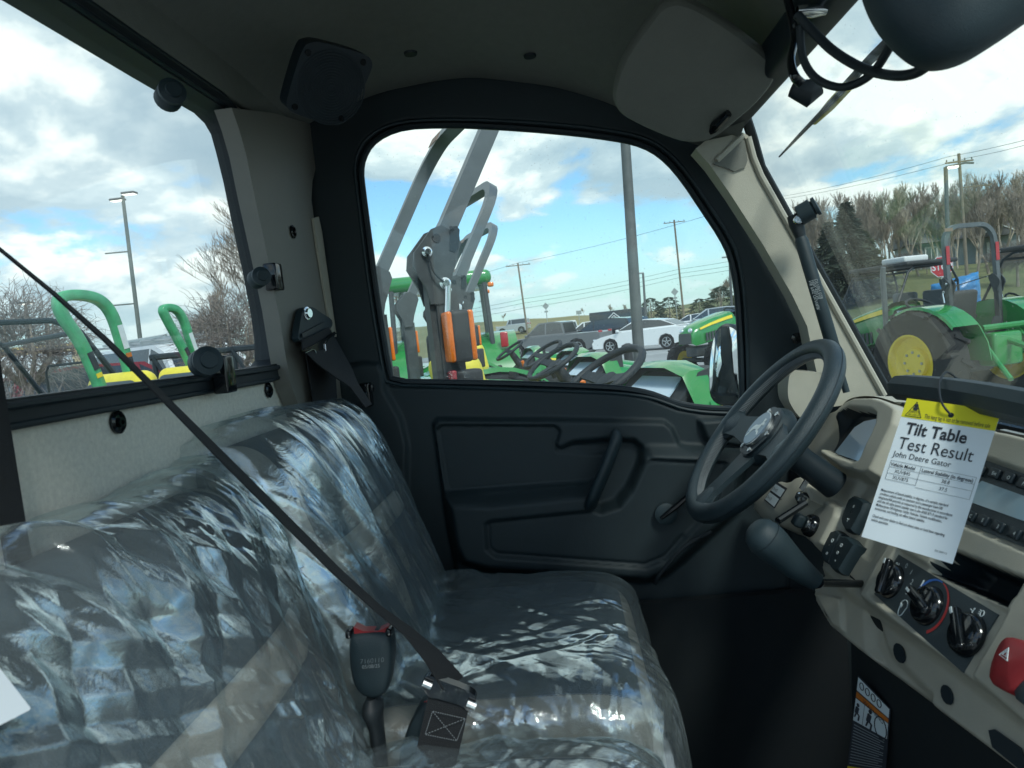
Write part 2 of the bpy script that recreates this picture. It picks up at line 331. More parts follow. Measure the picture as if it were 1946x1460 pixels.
        if cap and not closed: fs.append(tuple(range(n-1, -1, -1))); fs.append(tuple((N-1)*n+k for k in range(n)))
        return s.add(vs, fs, mi)
    def lathe(s, prof, o, axis, n=24, mi=None, up=(0, 0, 1), cap=True, sq=1.0):
        x, y, z = frame(axis, up); o = Vector(o); vs = []; fs = []
        for (r, h) in prof:
            for k in range(n):
                t = 2*math.pi*k/n; vs.append(o + z*h + (x*math.cos(t)*sq + y*math.sin(t))*r)
        for i in range(len(prof)-1):
            for k in range(n):
                fs.append((i*n+k, i*n+(k+1) % n, (i+1)*n+(k+1) % n, (i+1)*n+k))
        if cap: fs.append(tuple(range(n-1, -1, -1))); fs.append(tuple((len(prof)-1)*n+k for k in range(n)))
        return s.add(vs, fs, mi)
    def ribbon(s, pts, widths, th=0.0015, mi=None):
        L_ = [];
        for p, w in zip(pts, widths): p = Vector(p); w = Vector(w); L_.append((p-w/2, p+w/2))
        n = len(L_); vs = []; fs = []
        for i, (a, b) in enumerate(L_):
            p0 = Vector(pts[max(i-1, 0)]); p1 = Vector(pts[min(i+1, n-1)]); nn = (p1-p0).cross(b-a)
            nn = nn.normalized()*th if nn.length > 1e-9 else Vector((0, 0, th))
            vs += [a+nn, b+nn, b-nn, a-nn]
        for i in range(n-1):
            for k in range(4): fs.append((i*4+k, i*4+(k+1) % 4, (i+1)*4+(k+1) % 4, (i+1)*4+k))
        fs += [(3, 2, 1, 0), tuple((n-1)*4+k for k in range(4))]
        return s.add(vs, fs, mi)
    def xform(s, M): s.v = [tuple(M @ Vector(p)) for p in s.v]; return s
    def build(s, name, mats, parent=None, world=True, smooth=True, angle=40.0):
        if isinstance(mats, str): mats = [mats]
        me = bpy.data.meshes.new(name); vs = s.v
        if parent is not None and world:
            Mi = root_inv(parent); vs = [tuple(Mi @ Vector(p)) for p in vs]
        me.from_pydata(vs, [], s.f)
        for m in mats: me.materials.append(MATS[m])
        if len(mats) > 1: me.polygons.foreach_set('material_index', s.m)
        me.update()
        if smooth:
            bm = bmesh.new(); bm.from_mesh(me)
            if len(bm.faces) < 60000: bmesh.ops.recalc_face_normals(bm, faces=bm.faces)
            for f in bm.faces: f.smooth = True
            ca = R(angle)
            for e in bm.edges:
                if len(e.link_faces) == 2 and e.calc_face_angle(0.0) > ca: e.smooth = False
            bm.to_mesh(me); bm.free()
        o = bpy.data.objects.new(name, me); COL.objects.link(o)
        if parent is not None: o.parent = parent
        return o
def copy_tree(o, parent=None):
    c = o.copy(); COL.objects.link(c); c.parent = parent
    for ch in list(o.children): copy_tree(ch, c)
    return c
def text(body, size, o, ex, ey, m, parent, name='lettering', align='LEFT', lift=0.0004, bold=0.0, xs=1.0, shear=0.0):
    cu = bpy.data.curves.new('txt', 'FONT'); cu.body = body; cu.size = size; cu.align_x = align; cu.offset = bold; cu.shear = shear; cu.resolution_u = 3
    ob = bpy.data.objects.new('txt', cu); COL.objects.link(ob)
    dg = bpy.context.evaluated_depsgraph_get(); me = bpy.data.meshes.new_from_object(ob.evaluated_get(dg))
    bpy.data.objects.remove(ob); bpy.data.curves.remove(cu)
    ex = Vector(ex).normalized(); ey = Vector(ey).normalized(); n = ex.cross(ey)
    Mi = root_inv(parent) if parent is not None else Matrix.Identity(4)
    for v in me.vertices: v.co = Mi @ (Vector(o) + ex*v.co.x*xs + ey*v.co.y + n*lift)
    me.name = name; me.materials.clear(); me.materials.append(MATS[m])
    t = bpy.data.objects.new(name, me); COL.objects.link(t); t.parent = parent; return t
# smooth polygons, signed distance, moulded panels
def smooth_loop(pts, it=2):
    pts = [Vector(p) for p in pts]
    for _ in range(it):
        q = []
        for i in range(len(pts)):
            a, b = pts[i], pts[(i+1) % len(pts)]; q += [a*0.75+b*0.25, a*0.25+b*0.75]
        pts = q
    return pts
def sdf(U, V, poly):                      # >0 inside
    P = np.array(poly, float); d = np.full(U.shape, 1e9); ins = np.zeros(U.shape, bool); n = len(P)
    for i in range(n):
        a = P[i]; b = P[(i+1) % n]; e = b-a; w0 = U-a[0]; w1 = V-a[1]
        t = np.clip((w0*e[0]+w1*e[1])/max(e.dot(e), 1e-12), 0, 1); d = np.minimum(d, (w0-e[0]*t)**2+(w1-e[1]*t)**2)
        c = ((a[1] <= V) & (b[1] > V)) | ((b[1] <= V) & (a[1] > V))
        with np.errstate(divide='ignore', invalid='ignore'):
            xi = a[0]+(V-a[1])/(b[1]-a[1])*e[0]
        ins ^= c & (U < xi)
    d = np.sqrt(d); return np.where(ins, d, -d)
def sstep(x): x = np.clip(x, 0, 1); return x*x*(3-2*x)
def grid_mesh(name, X, mask, mats, parent, midx=None, flip=False):
    """X: (n,m,3) array; mask: faces kept."""
    n, m = X.shape[:2]; idx = np.arange(n*m).reshape(n, m)
    f = np.stack([idx[:-1, :-1], idx[1:, :-1], idx[1:, 1:], idx[:-1, 1:]], -1)
    if flip: f = f[..., ::-1]
    keep = mask if mask is not None else np.ones((n-1, m-1), bool); F = f[keep]
    used = np.unique(F); remap = np.full(n*m, -1); remap[used] = np.arange(len(used)); V = X.reshape(-1, 3)[used]; F = remap[F]
    if parent is not None:
        Mi = np.array(root_inv(parent)); V = V @ Mi[:3, :3].T + Mi[:3, 3]
    me = bpy.data.meshes.new(name); me.vertices.add(len(V)); me.vertices.foreach_set('co', V.astype(np.float32).ravel())
    me.loops.add(F.size); me.loops.foreach_set('vertex_index', F.astype(np.int32).ravel())
    me.polygons.add(len(F)); me.polygons.foreach_set('loop_start', np.arange(0, F.size, 4, dtype=np.int32)); me.polygons.foreach_set('loop_total', np.full(len(F), 4, np.int32))
    me.polygons.foreach_set('use_smooth', np.ones(len(F), bool))
    if isinstance(mats, str): mats = [mats]
    for k in mats: me.materials.append(MATS[k])
    if midx is not None: me.polygons.foreach_set('material_index', midx[keep].astype(np.int32).ravel())
    me.update(); me.validate()
    o = bpy.data.objects.new(name, me); COL.objects.link(o); o.parent = parent; return o
# numpy gradient noise
_perm = np.tile(rng.permutation(256), 3); _g = rng.normal(size=(256, 3)); _g /= np.linalg.norm(_g, axis=1)[:, None]
def pnoise(P):
    i = np.floor(P).astype(int); fr = P-i; u = fr*fr*fr*(fr*(fr*6-15)+10); i = i & 255; out = 0
    for dx in (0, 1):
        for dy in (0, 1):
            for dz in (0, 1):
                h = _perm[_perm[_perm[(i[..., 0]+dx) & 255]+((i[..., 1]+dy) & 255)]+((i[..., 2]+dz) & 255)]
                g = _g[h]; d = fr-np.array([dx, dy, dz]); w = (u[..., 0] if dx else 1-u[..., 0])*(u[..., 1] if dy else 1-u[..., 1])*(u[..., 2] if dz else 1-u[..., 2])
                out = out+w*(g*d).sum(-1)
    return out
def ridged(P, oct=3):
    o = 0; a = 1.0; t = 0
    for k in range(oct): o = o+a*(1-np.abs(pnoise(P*(2.1**k)+17.3*k))*2.2); t += a; a *= 0.5
    return np.clip(o/t, 0, 1)
# ================================================================ the cab we sit in
V = thing('utility_vehicle', 'utility vehicle cab with tan dashboard, black doors and plastic wrapped bench seat', 'vehicle', (0.0, 0.6, GZ))
YD, XB = 1.45, -0.50
# ---- rear wall with window
win_px = [(7, 770), (120, 754), (260, 735), (400, 716), (500, 702), (518, 697), (526, 684), (525, 640), (518, 590), (505, 520), (480, 400), (468, 340), (455, 285), (445, 248), (432, 224), (412, 203), (300, 132), (200, 67), (97, 0)]
rw = [onX(x, y, XB) for x, y in win_px]
zb, zt = rw[0].z, rw[-1].z
rw_loop = rw + [Vector((XB, 0.35, zt)), Vector((XB, 0.26, zt)), Vector((XB, 0.20, zt-0.05)), Vector((XB, 0.20, zb+0.05)), Vector((XB, 0.26, zb)), Vector((XB, 0.35, zb))]
outer = [Vector((XB, 0.02, -1.0)), Vector((XB, 1.52, -1.0)), Vector((XB, 1.52, 0.60)), Vector((XB, 0.02, 0.60))]
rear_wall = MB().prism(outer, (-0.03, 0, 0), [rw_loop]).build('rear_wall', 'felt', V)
def offset_loop(l, d, c=None):
    c = c or sum(l, Vector())/len(l); out = []
    for i in range(len(l)):
        a, b = l[i-1], l[(i+1) % len(l)]; t = (b-a).normalized(); n = t.cross(Vector((1, 0, 0)))
        if n.dot(l[i]-c) < 0: n = -n
        out.append(l[i]+n*d)
    return out
fx = Vector((0.012, 0, 0))
ring_o = [p+fx for p in offset_loop(rw_loop, 0.019)]; ring_i = [p+fx for p in offset_loop(rw_loop, -0.005)]
rwin = MB().prism(ring_o, (-0.05, 0, 0), [ring_i]).build('rear_window', 'rubber', V)
MB().tube([p+Vector((0.014, 0, 0)) for p in offset_loop(rw_loop, 0.001)], 0.004, 8, closed=True, up=(1, 0, 0)).build('window_seal', 'frame_black', rwin)
MB().tube([p+Vector((0.010, 0, 0)) for p in offset_loop(rw_loop, 0.019)], 0.004, 8, closed=True, up=(1, 0, 0)).build('window_seal', 'frame_black', rwin)
MB().prism([p+Vector((-0.012, 0, 0)) for p in rw_loop], (-0.004, 0, 0)).build('window_glass', 'rear_glass', rwin)
def knob(px, Y0=None, r=0.016, d=(0.55, -0.55, 0.1)):
    c = onX(*px, XB+0.035); d = Vector(d).normalized(); m = MB()
    m.lathe([(r*0.8, -0.012), (r, -0.009), (r, 0.006), (r*0.93, 0.0075), (r*0.93, 0.010), (r, 0.011), (r, 0.016), (r*0.6, 0.018), (r*0.55, 0.022), (r*0.2, 0.022)], c-d*0.008, d, 20)
    return m.build('latch_knob', 'black_plastic', rwin), c
for px, r in (((325, 178), 0.017), ((494, 527), 0.015), ((392, 687), 0.019)):
    k, c = knob(px, r=r)
c = onX(425, 712, XB+0.028); MB().rbox(c+Vector((0, 0, 0.0)), (0.022, 0.028, 0.052), 0.003).build('latch_bracket', 'gloss_black', rwin)
c = onX(520, 527, XB+0.03); MB().rbox(c, (0.022, 0.03, 0.045), 0.003).build('latch_bracket', 'gloss_black', rwin)
for px in ((222, 803), (509, 742)):
    c = onX(*px, XB+0.001); m = MB().lathe([(0.013, 0.0), (0.013, 0.003), (0.010, 0.005), (0.008, 0.002)], c, (1, 0, 0), 18); m.lathe([(0.006, 0.0), (0.006, 0.007), (0.003, 0.007), (0.003, 0.004)], c, (1, 0, 0), 6)
    m.build('screw', 'gloss_black', rear_wall)
# ---- rear pillar trim
xp = XB+0.03
pil = [(440, 205), (520, 215), (600, 238), (641, 256), (618, 284), (602, 312), (594, 345), (592, 380), (600, 440), (618, 540), (634, 640), (660, 790), (575, 790), (552, 730), (540, 660), (529, 590), (509, 490), (484, 375), (468, 295), (454, 245)]
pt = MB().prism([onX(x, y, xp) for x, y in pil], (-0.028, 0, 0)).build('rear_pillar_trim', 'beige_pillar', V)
cv = [(596, 415), (606, 412), (612, 440), (640, 640), (632, 640), (604, 470)]
MB().prism([onX(x, y, xp+0.006) for x, y in cv], (-0.005, 0, 0)).build('cover_strip', 'beige', pt)
c = onX(556, 441, xp+0.001); MB().lathe([(0.012, 0), (0.012, 0.002), (0.009, 0.004), (0.008, 0.0), (0.003, 0.0)], c, (1, 0, 0), 18).build('screw', 'gloss_black', pt)
# ---- roof liner
zx = np.array([-0.53, -0.45, -0.35, -0.2, 0.0, 0.2, 0.30, 0.36]); zc_ = np.array([0.435, 0.50, 0.545, 0.565, 0.565, 0.53, 0.46, 0.395])
ex = np.array([-0.53, -0.45, -0.31, -0.20, -0.126, 0.03, 0.14, 0.25, 0.36]); ez = np.array([0.43, 0.475, 0.508, 0.515, 0.513, 0.475, 0.428, 0.35, 0.30])
gx = np.linspace(-0.53, 0.36, 70); gy = np.linspace(0.02, 1.44, 100); GX, GY = np.meshgrid(gx, gy, indexing='ij')
zc = np.interp(GX, zx, zc_); zed = np.interp(GX, ex, ez); ZZ = zc-(zc-zed)*sstep((GY-1.12)/0.3)
def smooth1(A):
    for _ in range(6): A[1:-1] = (A[:-2]+A[1:-1]*2+A[2:])/4
    return A
ZZ = smooth1(ZZ)
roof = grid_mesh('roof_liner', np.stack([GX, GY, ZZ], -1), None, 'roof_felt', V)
grid_mesh('roof_shell', np.stack([GX*1.08, GY*1.02, ZZ+0.05], -1), None, 'frame_black', roof)
for px in ((780, 100), (1007, 105)):
    c = onZ(*px, 0.50); MB().lathe([(0.012, 0), (0.011, -0.004), (0.004, -0.004)], c, (0, 0, 1), 14).build('screw', 'rubber', roof)
# beam over the rear window and its trim line
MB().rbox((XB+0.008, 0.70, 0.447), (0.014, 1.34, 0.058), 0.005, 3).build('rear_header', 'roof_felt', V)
# ---- speaker in the roof corner
sn = Vector((0.55, -0.62, -0.56)).normalized(); sp0 = onY(625, 160, 1.13)
spx = [(575, 88), (592, 80), (612, 80), (695, 103), (708, 116), (707, 134), (664, 222), (650, 236), (634, 240), (560, 217), (545, 205), (545, 188)]
spk = MB().prism([onP(p.x, p.y, sp0, sn) for p in smooth_loop([(a, b, 0) for a, b in spx], 2)], -sn*0.03).build('speaker', 'frame_black', V)
cs = onP(630, 168, sp0, sn); m = MB()
for r in [0.006+0.0042*q for q in range(13)]: m.lathe([(r+0.0014, 0.0003), (r+0.0009, 0.0011), (r-0.0009, 0.0011), (r-0.0014, 0.0003)], cs, sn, 32, cap=False)
m.build('speaker_grille', 'frame_black', spk)
for px in ((585, 100), (690, 118), (648, 225), (560, 203)):
    MB().lathe([(0.005, 0), (0.005, 0.002), (0.002, 0.002)], onP(*px, sp0, sn), sn, 10).build('screw', 'gloss_black', spk)
# ---- sun visor and front header
vn = Vector((-0.15, -0.72, -0.68)).normalized(); vp = onY(1320, 130, 1.10)
vpx = [(1236, 30), (1262, -2), (1300, -6), (1380, 40), (1464, 106), (1476, 125), (1472, 150), (1440, 190), (1392, 232), (1352, 262), (1318, 268), (1280, 262), (1190, 222), (1168, 200), (1163, 172), (1180, 110)]
loop = [onP(p.x, p.y, vp, vn) for p in smooth_loop([(a, b, 0) for a, b in vpx], 2)]
m = MB(); cen = sum(loop, Vector())/len(loop); rings = [(1.0, 0.012), (1.0, 0.0), (0.985, -0.008), (0.95, -0.013), (0.8, -0.015)]
vs = []; fs = []; k = len(loop)
for s_, h in rings: vs += [cen+(p-cen)*s_-vn*h for p in loop]
for i in range(len(rings)-1):
    for j in range(k): fs.append((i*k+j, i*k+(j+1) % k, (i+1)*k+(j+1) % k, (i+1)*k+j))
fs += [tuple(range(k)), tuple((len(rings)-1)*k+j for j in range(k))]
visor = m.add(vs, fs).build('sun_visor', 'visor_vinyl', V)
MB().tube([onY(1385, 215, 1.12), onY(1362, 236, 1.14), onY(1350, 250, 1.16)], [0.006, 0.009, 0.007], 8).build('visor_hinge', 'gloss_black', visor)
hdr = MB().rbox((0.352, 0.70, 0.357), (0.045, 1.36, 0.055), 0.012, 3).build('windshield_header', 'frame_black', V)
# ---- windshield plane
W1, W2 = Vector((0.395, 0, 0.335)), Vector((0.615, 0, -0.205)); wd = (W1-W2).normalized(); wn = Vector((-wd.z, 0, wd.x)).normalized()
if wn.x > 0: wn = -wn                     # towards the cab
wsh = MB().prism([W2+Vector((0, 1.47, 0)), W1+wd*0.06+Vector((0, 1.47, 0)), W1+wd*0.06+Vector((0, 0.02, 0)), W2+Vector((0, 0.02, 0))], -wn*0.005).build('windshield', 'shield_glass', V)
def onW(x, y, h=0.0): return onP(x, y, W1+wn*h, wn)
sealpx = [(1418, 225), (1430, 262), (1446, 318), (1500, 416), (1560, 522), (1620, 628), (1692, 756)]
ys_ = onW(1500, 416).y
MB().prism([W2+wn*0.004+Vector((0, ys_+0.004, 0)), W1+wn*0.004+Vector((0, ys_+0.004, 0)), W1+wn*0.004+Vector((0, 1.475, 0)), W2+wn*0.004+Vector((0, 1.475, 0))], -wn*0.003).build('windshield_frit', 'rubber', wsh)
MB().tube([onW(x, y, 0.004) for x, y in sealpx], 0.010, 8, flat=(1.0, 0.7)).build('windshield_seal', 'rubber', wsh)
# ---- front pillar trim
YA = 1.355
ap = [(1322, 283), (1340, 268), (1412, 252), (1422, 258), (1434, 300), (1448, 335), (1500, 428), (1560, 538), (1620, 642), (1684, 758), (1572, 775), (1560, 740), (1548, 690), (1534, 620), (1505, 560), (1450, 465), (1390, 372), (1350, 315)]
apl = MB().prism([onY(x, y, YA) for x, y in ap], (0, 0.05, 0)).build('front_pillar_trim', 'beige', V)
pk = [(1356, 312), (1378, 290), (1408, 262), (1415, 268), (1421, 305), (1416, 318), (1395, 326), (1388, 322)]
MB().prism([onY(x, y, YA-0.004) for x, y in pk], (0, 0.003, 0)).build('pillar_pocket', 'visor_vinyl', apl)
MB().tube([onY(x, y, YA-0.002) for x, y in ((1362, 305), (1412, 258), (1422, 262), (1432, 300), (1446, 334), (1560, 536), (1680, 752))], 0.006, 8).build('trim_edge', 'beige', apl)
pb = [(1499, 722), (1501, 712), (1508, 707), (1520, 706), (1560, 708), (1575, 712), (1575, 800), (1530, 800), (1516, 790), (1502, 768), (1498, 756), (1497, 740)]
MB().prism([onY(p.x, p.y, 1.29) for p in smooth_loop([(a, b, 0) for a, b in pb], 1)], (0, 0.06, 0)).build('corner_pod', 'beige', apl)
for px in ((1514, 643), (1370, 222)):
    MB().lathe([(0.011, 0), (0.011, 0.003), (0.005, 0.004), (0.004, 0.001)], onY(*px, 1.41), (0, -1, 0), 14).build('screw', 'gloss_black', apl)
# ---- gas strut
st = MB(); A, B = onY(1512, 420, 1.29), onY(1604, 730, 1.27)
def lerp(a, b, t): return a*(1-t)+b*t
st.tube([lerp(A, B, 0.10), lerp(A, B, 0.12), lerp(A, B, 0.88), lerp(A, B, 0.90)], [0.009, 0.0115, 0.0115, 0.009], 14)
st.tube([lerp(A, B, 0.90), lerp(A, B, 1.05)], 0.006, 10)
gs = st.build('gas_strut', 'black_plastic', V)
MB().tube([lerp(A, B, -0.035), lerp(A, B, 0.02), lerp(A, B, 0.10)], [0.012, 0.013, 0.009], 12).build('strut_socket', 'rubber', gs)
MB().lathe([(0.008, -0.012), (0.008, 0.003), (0.0065, 0.005), (0.004, 0.005), (0.004, 0.008), (0.002, 0.008)], A+Vector((0, -0.012, 0)), (-0.2, -1, 0.05), 16).build('ball_stud', 'chrome', gs)
kb = onY(1530, 404, 1.28); MB().lathe([(0.014, -0.012), (0.018, -0.010), (0.018, 0.012), (0.013, 0.014), (0.013, 0.016), (0.017, 0.017), (0.017, 0.022), (0.008, 0.023)], kb, (0.75, -0.35, 0.35), 20).build('latch_knob', 'black_plastic', gs)
MB().tube([A, lerp(A, kb, 0.6), kb], [0.011, 0.010, 0.008], 8).build('knob_bracket', 'rubber', gs)
e1 = (B-A).normalized(); e2 = e1.cross(Vector((0, 1, 0))).normalized()
for k_, (tx, ofs) in enumerate((('DF10N 028', -0.003), ('MIN 450 N', 0.002), ('NE PAS OUVRIR', 0.007))):
    text(tx, 0.0075, lerp(A, B, 0.36)+Vector((0, -0.0122, 0))+e2*(-ofs), e1, -e2, 'print_grey', gs, lift=0.0)
# ---- wiper outside
wp = MB(); pts = [onW(x, y, -0.02) for x, y in ((1481, 298), (1515, 262), (1560, 215), (1605, 168), (1655, 112), (1705, 58))]
wp.tube(pts[:4], [0.0016, 0.0032, 0.004, 0.004], 8); wpo = wp.build('wiper', 'rubber', V)
MB().tube([onW(1548, 232, -0.034), onW(1580, 198, -0.036), onW(1612, 164, -0.036)], [0.005, 0.0085, 0.008], 8).build('wiper_clip', 'machine_yellow', wpo)
MB().tube([onW(1600, 170, -0.04), onW(1655, 112, -0.045), onW(1760, 10, -0.05)], [0.006, 0.007, 0.008], 8).build('wiper_arm', 'canopy_black', wpo)
# ---- rear-view mirror, cables, latch
mp_ = [(1655, -40), (1668, 0), (1684, 32), (1704, 58), (1738, 92), (1768, 112), (1800, 119), (1850, 108), (1905, 76), (1965, 34), (2060, -30), (2060, -160), (1700, -160)]
lp = [onY(p.x, p.y, 0.60) for p in smooth_loop([(a, b, 0) for a, b in mp_], 2)]; cen = sum(lp, Vector())/len(lp); vs = []; fs = []; k = len(lp)
prof = [(0.90, 0.030), (1.0, 0.022), (1.0, 0.010), (0.985, 0.002), (0.93, -0.006), (0.75, -0.014), (0.45, -0.019), (0.1, -0.021)]
for s_, h in prof: vs += [cen+(p-cen)*s_+Vector((0, h, 0)) for p in lp]
for i in range(len(prof)-1):
    for j in range(k): fs.append((i*k+j, i*k+(j+1) % k, (i+1)*k+(j+1) % k, (i+1)*k+j))
fs += [tuple(range(k)), tuple((len(prof)-1)*k+j for j in range(k))]
rvm = MB().add(vs, fs).build('rear_view_mirror', 'black_plastic', V)
def spline(pts, n=8):
    P = [Vector(p) for p in pts]; out = []
    for i in range(len(P)-1):
        p0, p1, p2, p3 = P[max(i-1, 0)], P[i], P[i+1], P[min(i+2, len(P)-1)]
        for j in range(n):
            t = j/n; out.append(0.5*((2*p1)+(p2-p0)*t+(2*p0-5*p1+4*p2-p3)*t*t+(3*p1-p0-3*p2+p3)*t*t*t))
    out.append(P[-1]); return out
MB().tube(spline([onY(1515, 28, 0.80), onY(1545, 60, 0.79), onY(1585, 98, 0.77), onY(1640, 130, 0.74), onY(1700, 144, 0.70), onY(1748, 135, 0.67), onY(1785, 100, 0.64)]), 0.0048, 10).build('cable', 'rubber', V)
MB().tube(spline([onY(1520, 50, 0.80), onY(1526, 110, 0.80), onY(1552, 150, 0.79), onY(1600, 166, 0.77), onY(1650, 146, 0.74), onY(1685, 100, 0.71), onY(1705, 50, 0.68)]), 0.0042, 10).build('cable', 'rubber', V)
lt = MB().tube(spline([onY(1492, -20, 0.88), onY(1506, 40, 0.88), onY(1510, 75, 0.88), onY(1503, 115, 0.87), onY(1510, 145, 0.86), onY(1524, 160, 0.86)]), 0.0072, 12, flat=(1.0, 0.6)).build('hinge_latch', 'gloss_black', V)
MB().tube([onY(1515, 22, 0.87), onY(1545, 20, 0.87), onY(1570, 18, 0.87)], [0.006, 0.008, 0.006], 12).build('hinge_pin', 'chrome', lt)
MB().tube([onY(1505, 168, 0.90), onY(1535, 178, 0.90), onY(1552, 165, 0.90)], [0.010, 0.016, 0.012], 12).build('latch_pad', 'rubber', lt)
# ---- door
door = MB().box((0.0, YD+0.03, -0.62), (1.1, 0.03, 0.6)).build('door', 'frame_black', V)
dw_px = [(745, 726), (737, 700), (727, 640), (712, 545), (698, 440), (687, 355), (684, 325), (688, 300), (702, 273), (730, 252), (770, 239), (830, 236), (900, 237), (1000, 243), (1100, 252), (1160, 260), (1205, 268), (1240, 282), (1270, 305), (1300, 340), (1340, 400), (1372, 448), (1390, 485), (1401, 540), (1406, 600), (1410, 680), (1413, 778), (1380, 778), (1335, 776), (1290, 769), (1262, 758), (1235, 748), (1200, 741), (1150, 736), (1000, 730), (850, 727)]
dw = [onY(x, y, YD) for x, y in dw_px]; dw_uv = [(p.x, p.z) for p in dw]
gu = np.linspace(-0.62, 0.66, 330); gv = np.linspace(-1.0, 0.60, 400); U, Vv = np.meshgrid(gu, gv, indexing='ij')
H = np.zeros_like(U)
def duv(px, h=0.0): return [((q := onY(x, y, YD-h)).x, q.z) for x, y in px]
def dop(px, h, r, hm=None):
    global H
    s = sdf(U, Vv, duv(px, h if hm is None else hm)); m = sstep((s+r)/(2*r)); H = H*(1-m)+h*m
def dgroove(px, d, w, closed=False, h=0.0):
    global H
    P = np.array(duv(px, h)); dd = np.full(U.shape, 1e9); n = len(P)
    for i in range(n if closed else n-1):
        a, b = P[i], P[(i+1) % n]; e = b-a; t = np.clip(((U-a[0])*e[0]+(Vv-a[1])*e[1])/e.dot(e), 0, 1); dd = np.minimum(dd, np.hypot(U-a[0]-e[0]*t, Vv-a[1]-e[1]*t))
    H = H-d*np.exp(-(dd/w)**2)
H -= 0.02*sstep((sdf(U, Vv, dw_uv)+0.016)/0.02)           # lip falls to the glass
dop([(640, 700), (690, 690), (718, 692), (728, 712), (730, 745), (760, 795), (772, 850), (768, 1200), (640, 1200)], 0.014, 0.006)
big = [(823, 808), (831, 798), (1078, 799), (1263, 803), (1278, 816), (1292, 846), (1312, 853), (1500, 856), (1500, 1120), (1300, 1180), (885, 1180), (850, 1000)]
dop(big, 0.016, 0.006)
dop([(846, 952), (930, 955), (1100, 938), (1150, 930), (1195, 890), (1240, 862), (1420, 866), (1400, 980), (1310, 1060), (1268, 1096), (1232, 1109), (924, 1088), (876, 1073), (860, 1040)], 0.050, 0.016)
dop([(925, 997), (934, 992), (1140, 971), (1176, 964), (1197, 943), (1225, 884), (1238, 874), (1378, 880), (1362, 955), (1300, 1022), (1265, 1061), (1226, 1076), (942, 1055), (928, 1042)], 0.040, 0.004)
dgroove([(925, 997), (934, 992), (1140, 971), (1176, 964), (1197, 943), (1225, 884), (1238, 874), (1378, 880)], 0.006, 0.0035, h=0.045)
dgroove([(925, 1000), (928, 1042), (942, 1055), (1226, 1076), (1265, 1061), (1300, 1022)], 0.006, 0.0035, h=0.045)
p1 = [(831, 818), (839, 810), (1055, 811), (1063, 820), (1056, 845), (1066, 858), (1110, 860), (1150, 860), (1140, 900), (1122, 914), (856, 935), (850, 929)]
dop(p1, 0.006, 0.003, 0.016); dgroove(p1, 0.005, 0.0028, True, h=0.012)
dop([(1060, 856), (1090, 842), (1160, 836), (1205, 838), (1220, 852), (1216, 880), (1196, 925), (1172, 955), (1140, 966), (1118, 955), (1140, 905), (1156, 862)], -0.004, 0.008, 0.010)
dop([(1330, 800), (1420, 796), (1420, 852), (1345, 838)], 0.020, 0.004)
H += 0.004*pnoise(np.stack([U*3, Vv*3, U*0+4.2], -1))
mask = sdf((U[:-1, :-1]+U[1:, 1:])/2, (Vv[:-1, :-1]+Vv[1:, 1:])/2, dw_uv) < 0.0
mask &= (U[:-1, :-1] < np.where(Vv[:-1, :-1] > -0.205, 0.395+(0.335-Vv[:-1, :-1])/0.54*0.22-0.012, 0.64)) | (Vv[:-1, :-1] < -0.25)
grid_mesh('door_panel', np.stack([U, YD-H, Vv], -1), mask, 'door_plastic', door, flip=True)
dl = smooth_loop(dw, 1)
MB().tube([p+Vector((0, 0.006, 0)) for p in dl], 0.007, 8, closed=True, up=(0, 1, 0)).build('window_seal', 'frame_black', door)
MB().tube([p+Vector((0, -0.001, 0))+(p-sum(dl, Vector())/len(dl)).normalized()*0.012 for p in dl], 0.0035, 6, closed=True, up=(0, 1, 0)).build('window_seal', 'black_plastic', door)
MB().prism([p+Vector((0, 0.02, 0)) for p in dl], (0, 0.004, 0)).build('window_glass', 'door_glass', door)
hp = spline([onY(1170, 832, YD-0.030), onY(1170, 840, YD-0.055), onY(1150, 893, YD-0.068), onY(1128, 945, YD-0.062), onY(1124, 958, YD-0.040)], 6)
MB().tube(hp, [0.013]+[0.019]*(len(hp)-2)+[0.013], 14, flat=(1.0, 0.62), up=(0, 1, 0)).build('pull_handle', 'black_plastic', door)
MB().lathe([(0.022, 0), (0.022, 0.006), (0.015, 0.009)], onY(1265, 976, YD-0.05), (0, -1, 0), 18).build('latch_boss', 'black_plastic', door)
MB().tube([onY(1256, 985, YD-0.058), onY(1285, 962, YD-0.062), onY(1305, 945, YD-0.062)], [0.004, 0.006, 0.005], 8).build('latch_lever', 'gloss_black', door)
sk = MB().rbox(onY(697, 750, YD-0.02), (0.022, 0.03, 0.05), 0.004); sk.rbox(onY(706, 738, YD-0.035), (0.008, 0.012, 0.016), 0.002); sk.build('striker', 'gloss_black', door)
MB().tube(spline([onY(1352, 1010, 1.36), onY(1300, 1040, 1.36), onY(1255, 1090, 1.37), (onY(1246, 1110, 1.38))]), 0.004, 8).build('brake_cable', 'rubber', door)
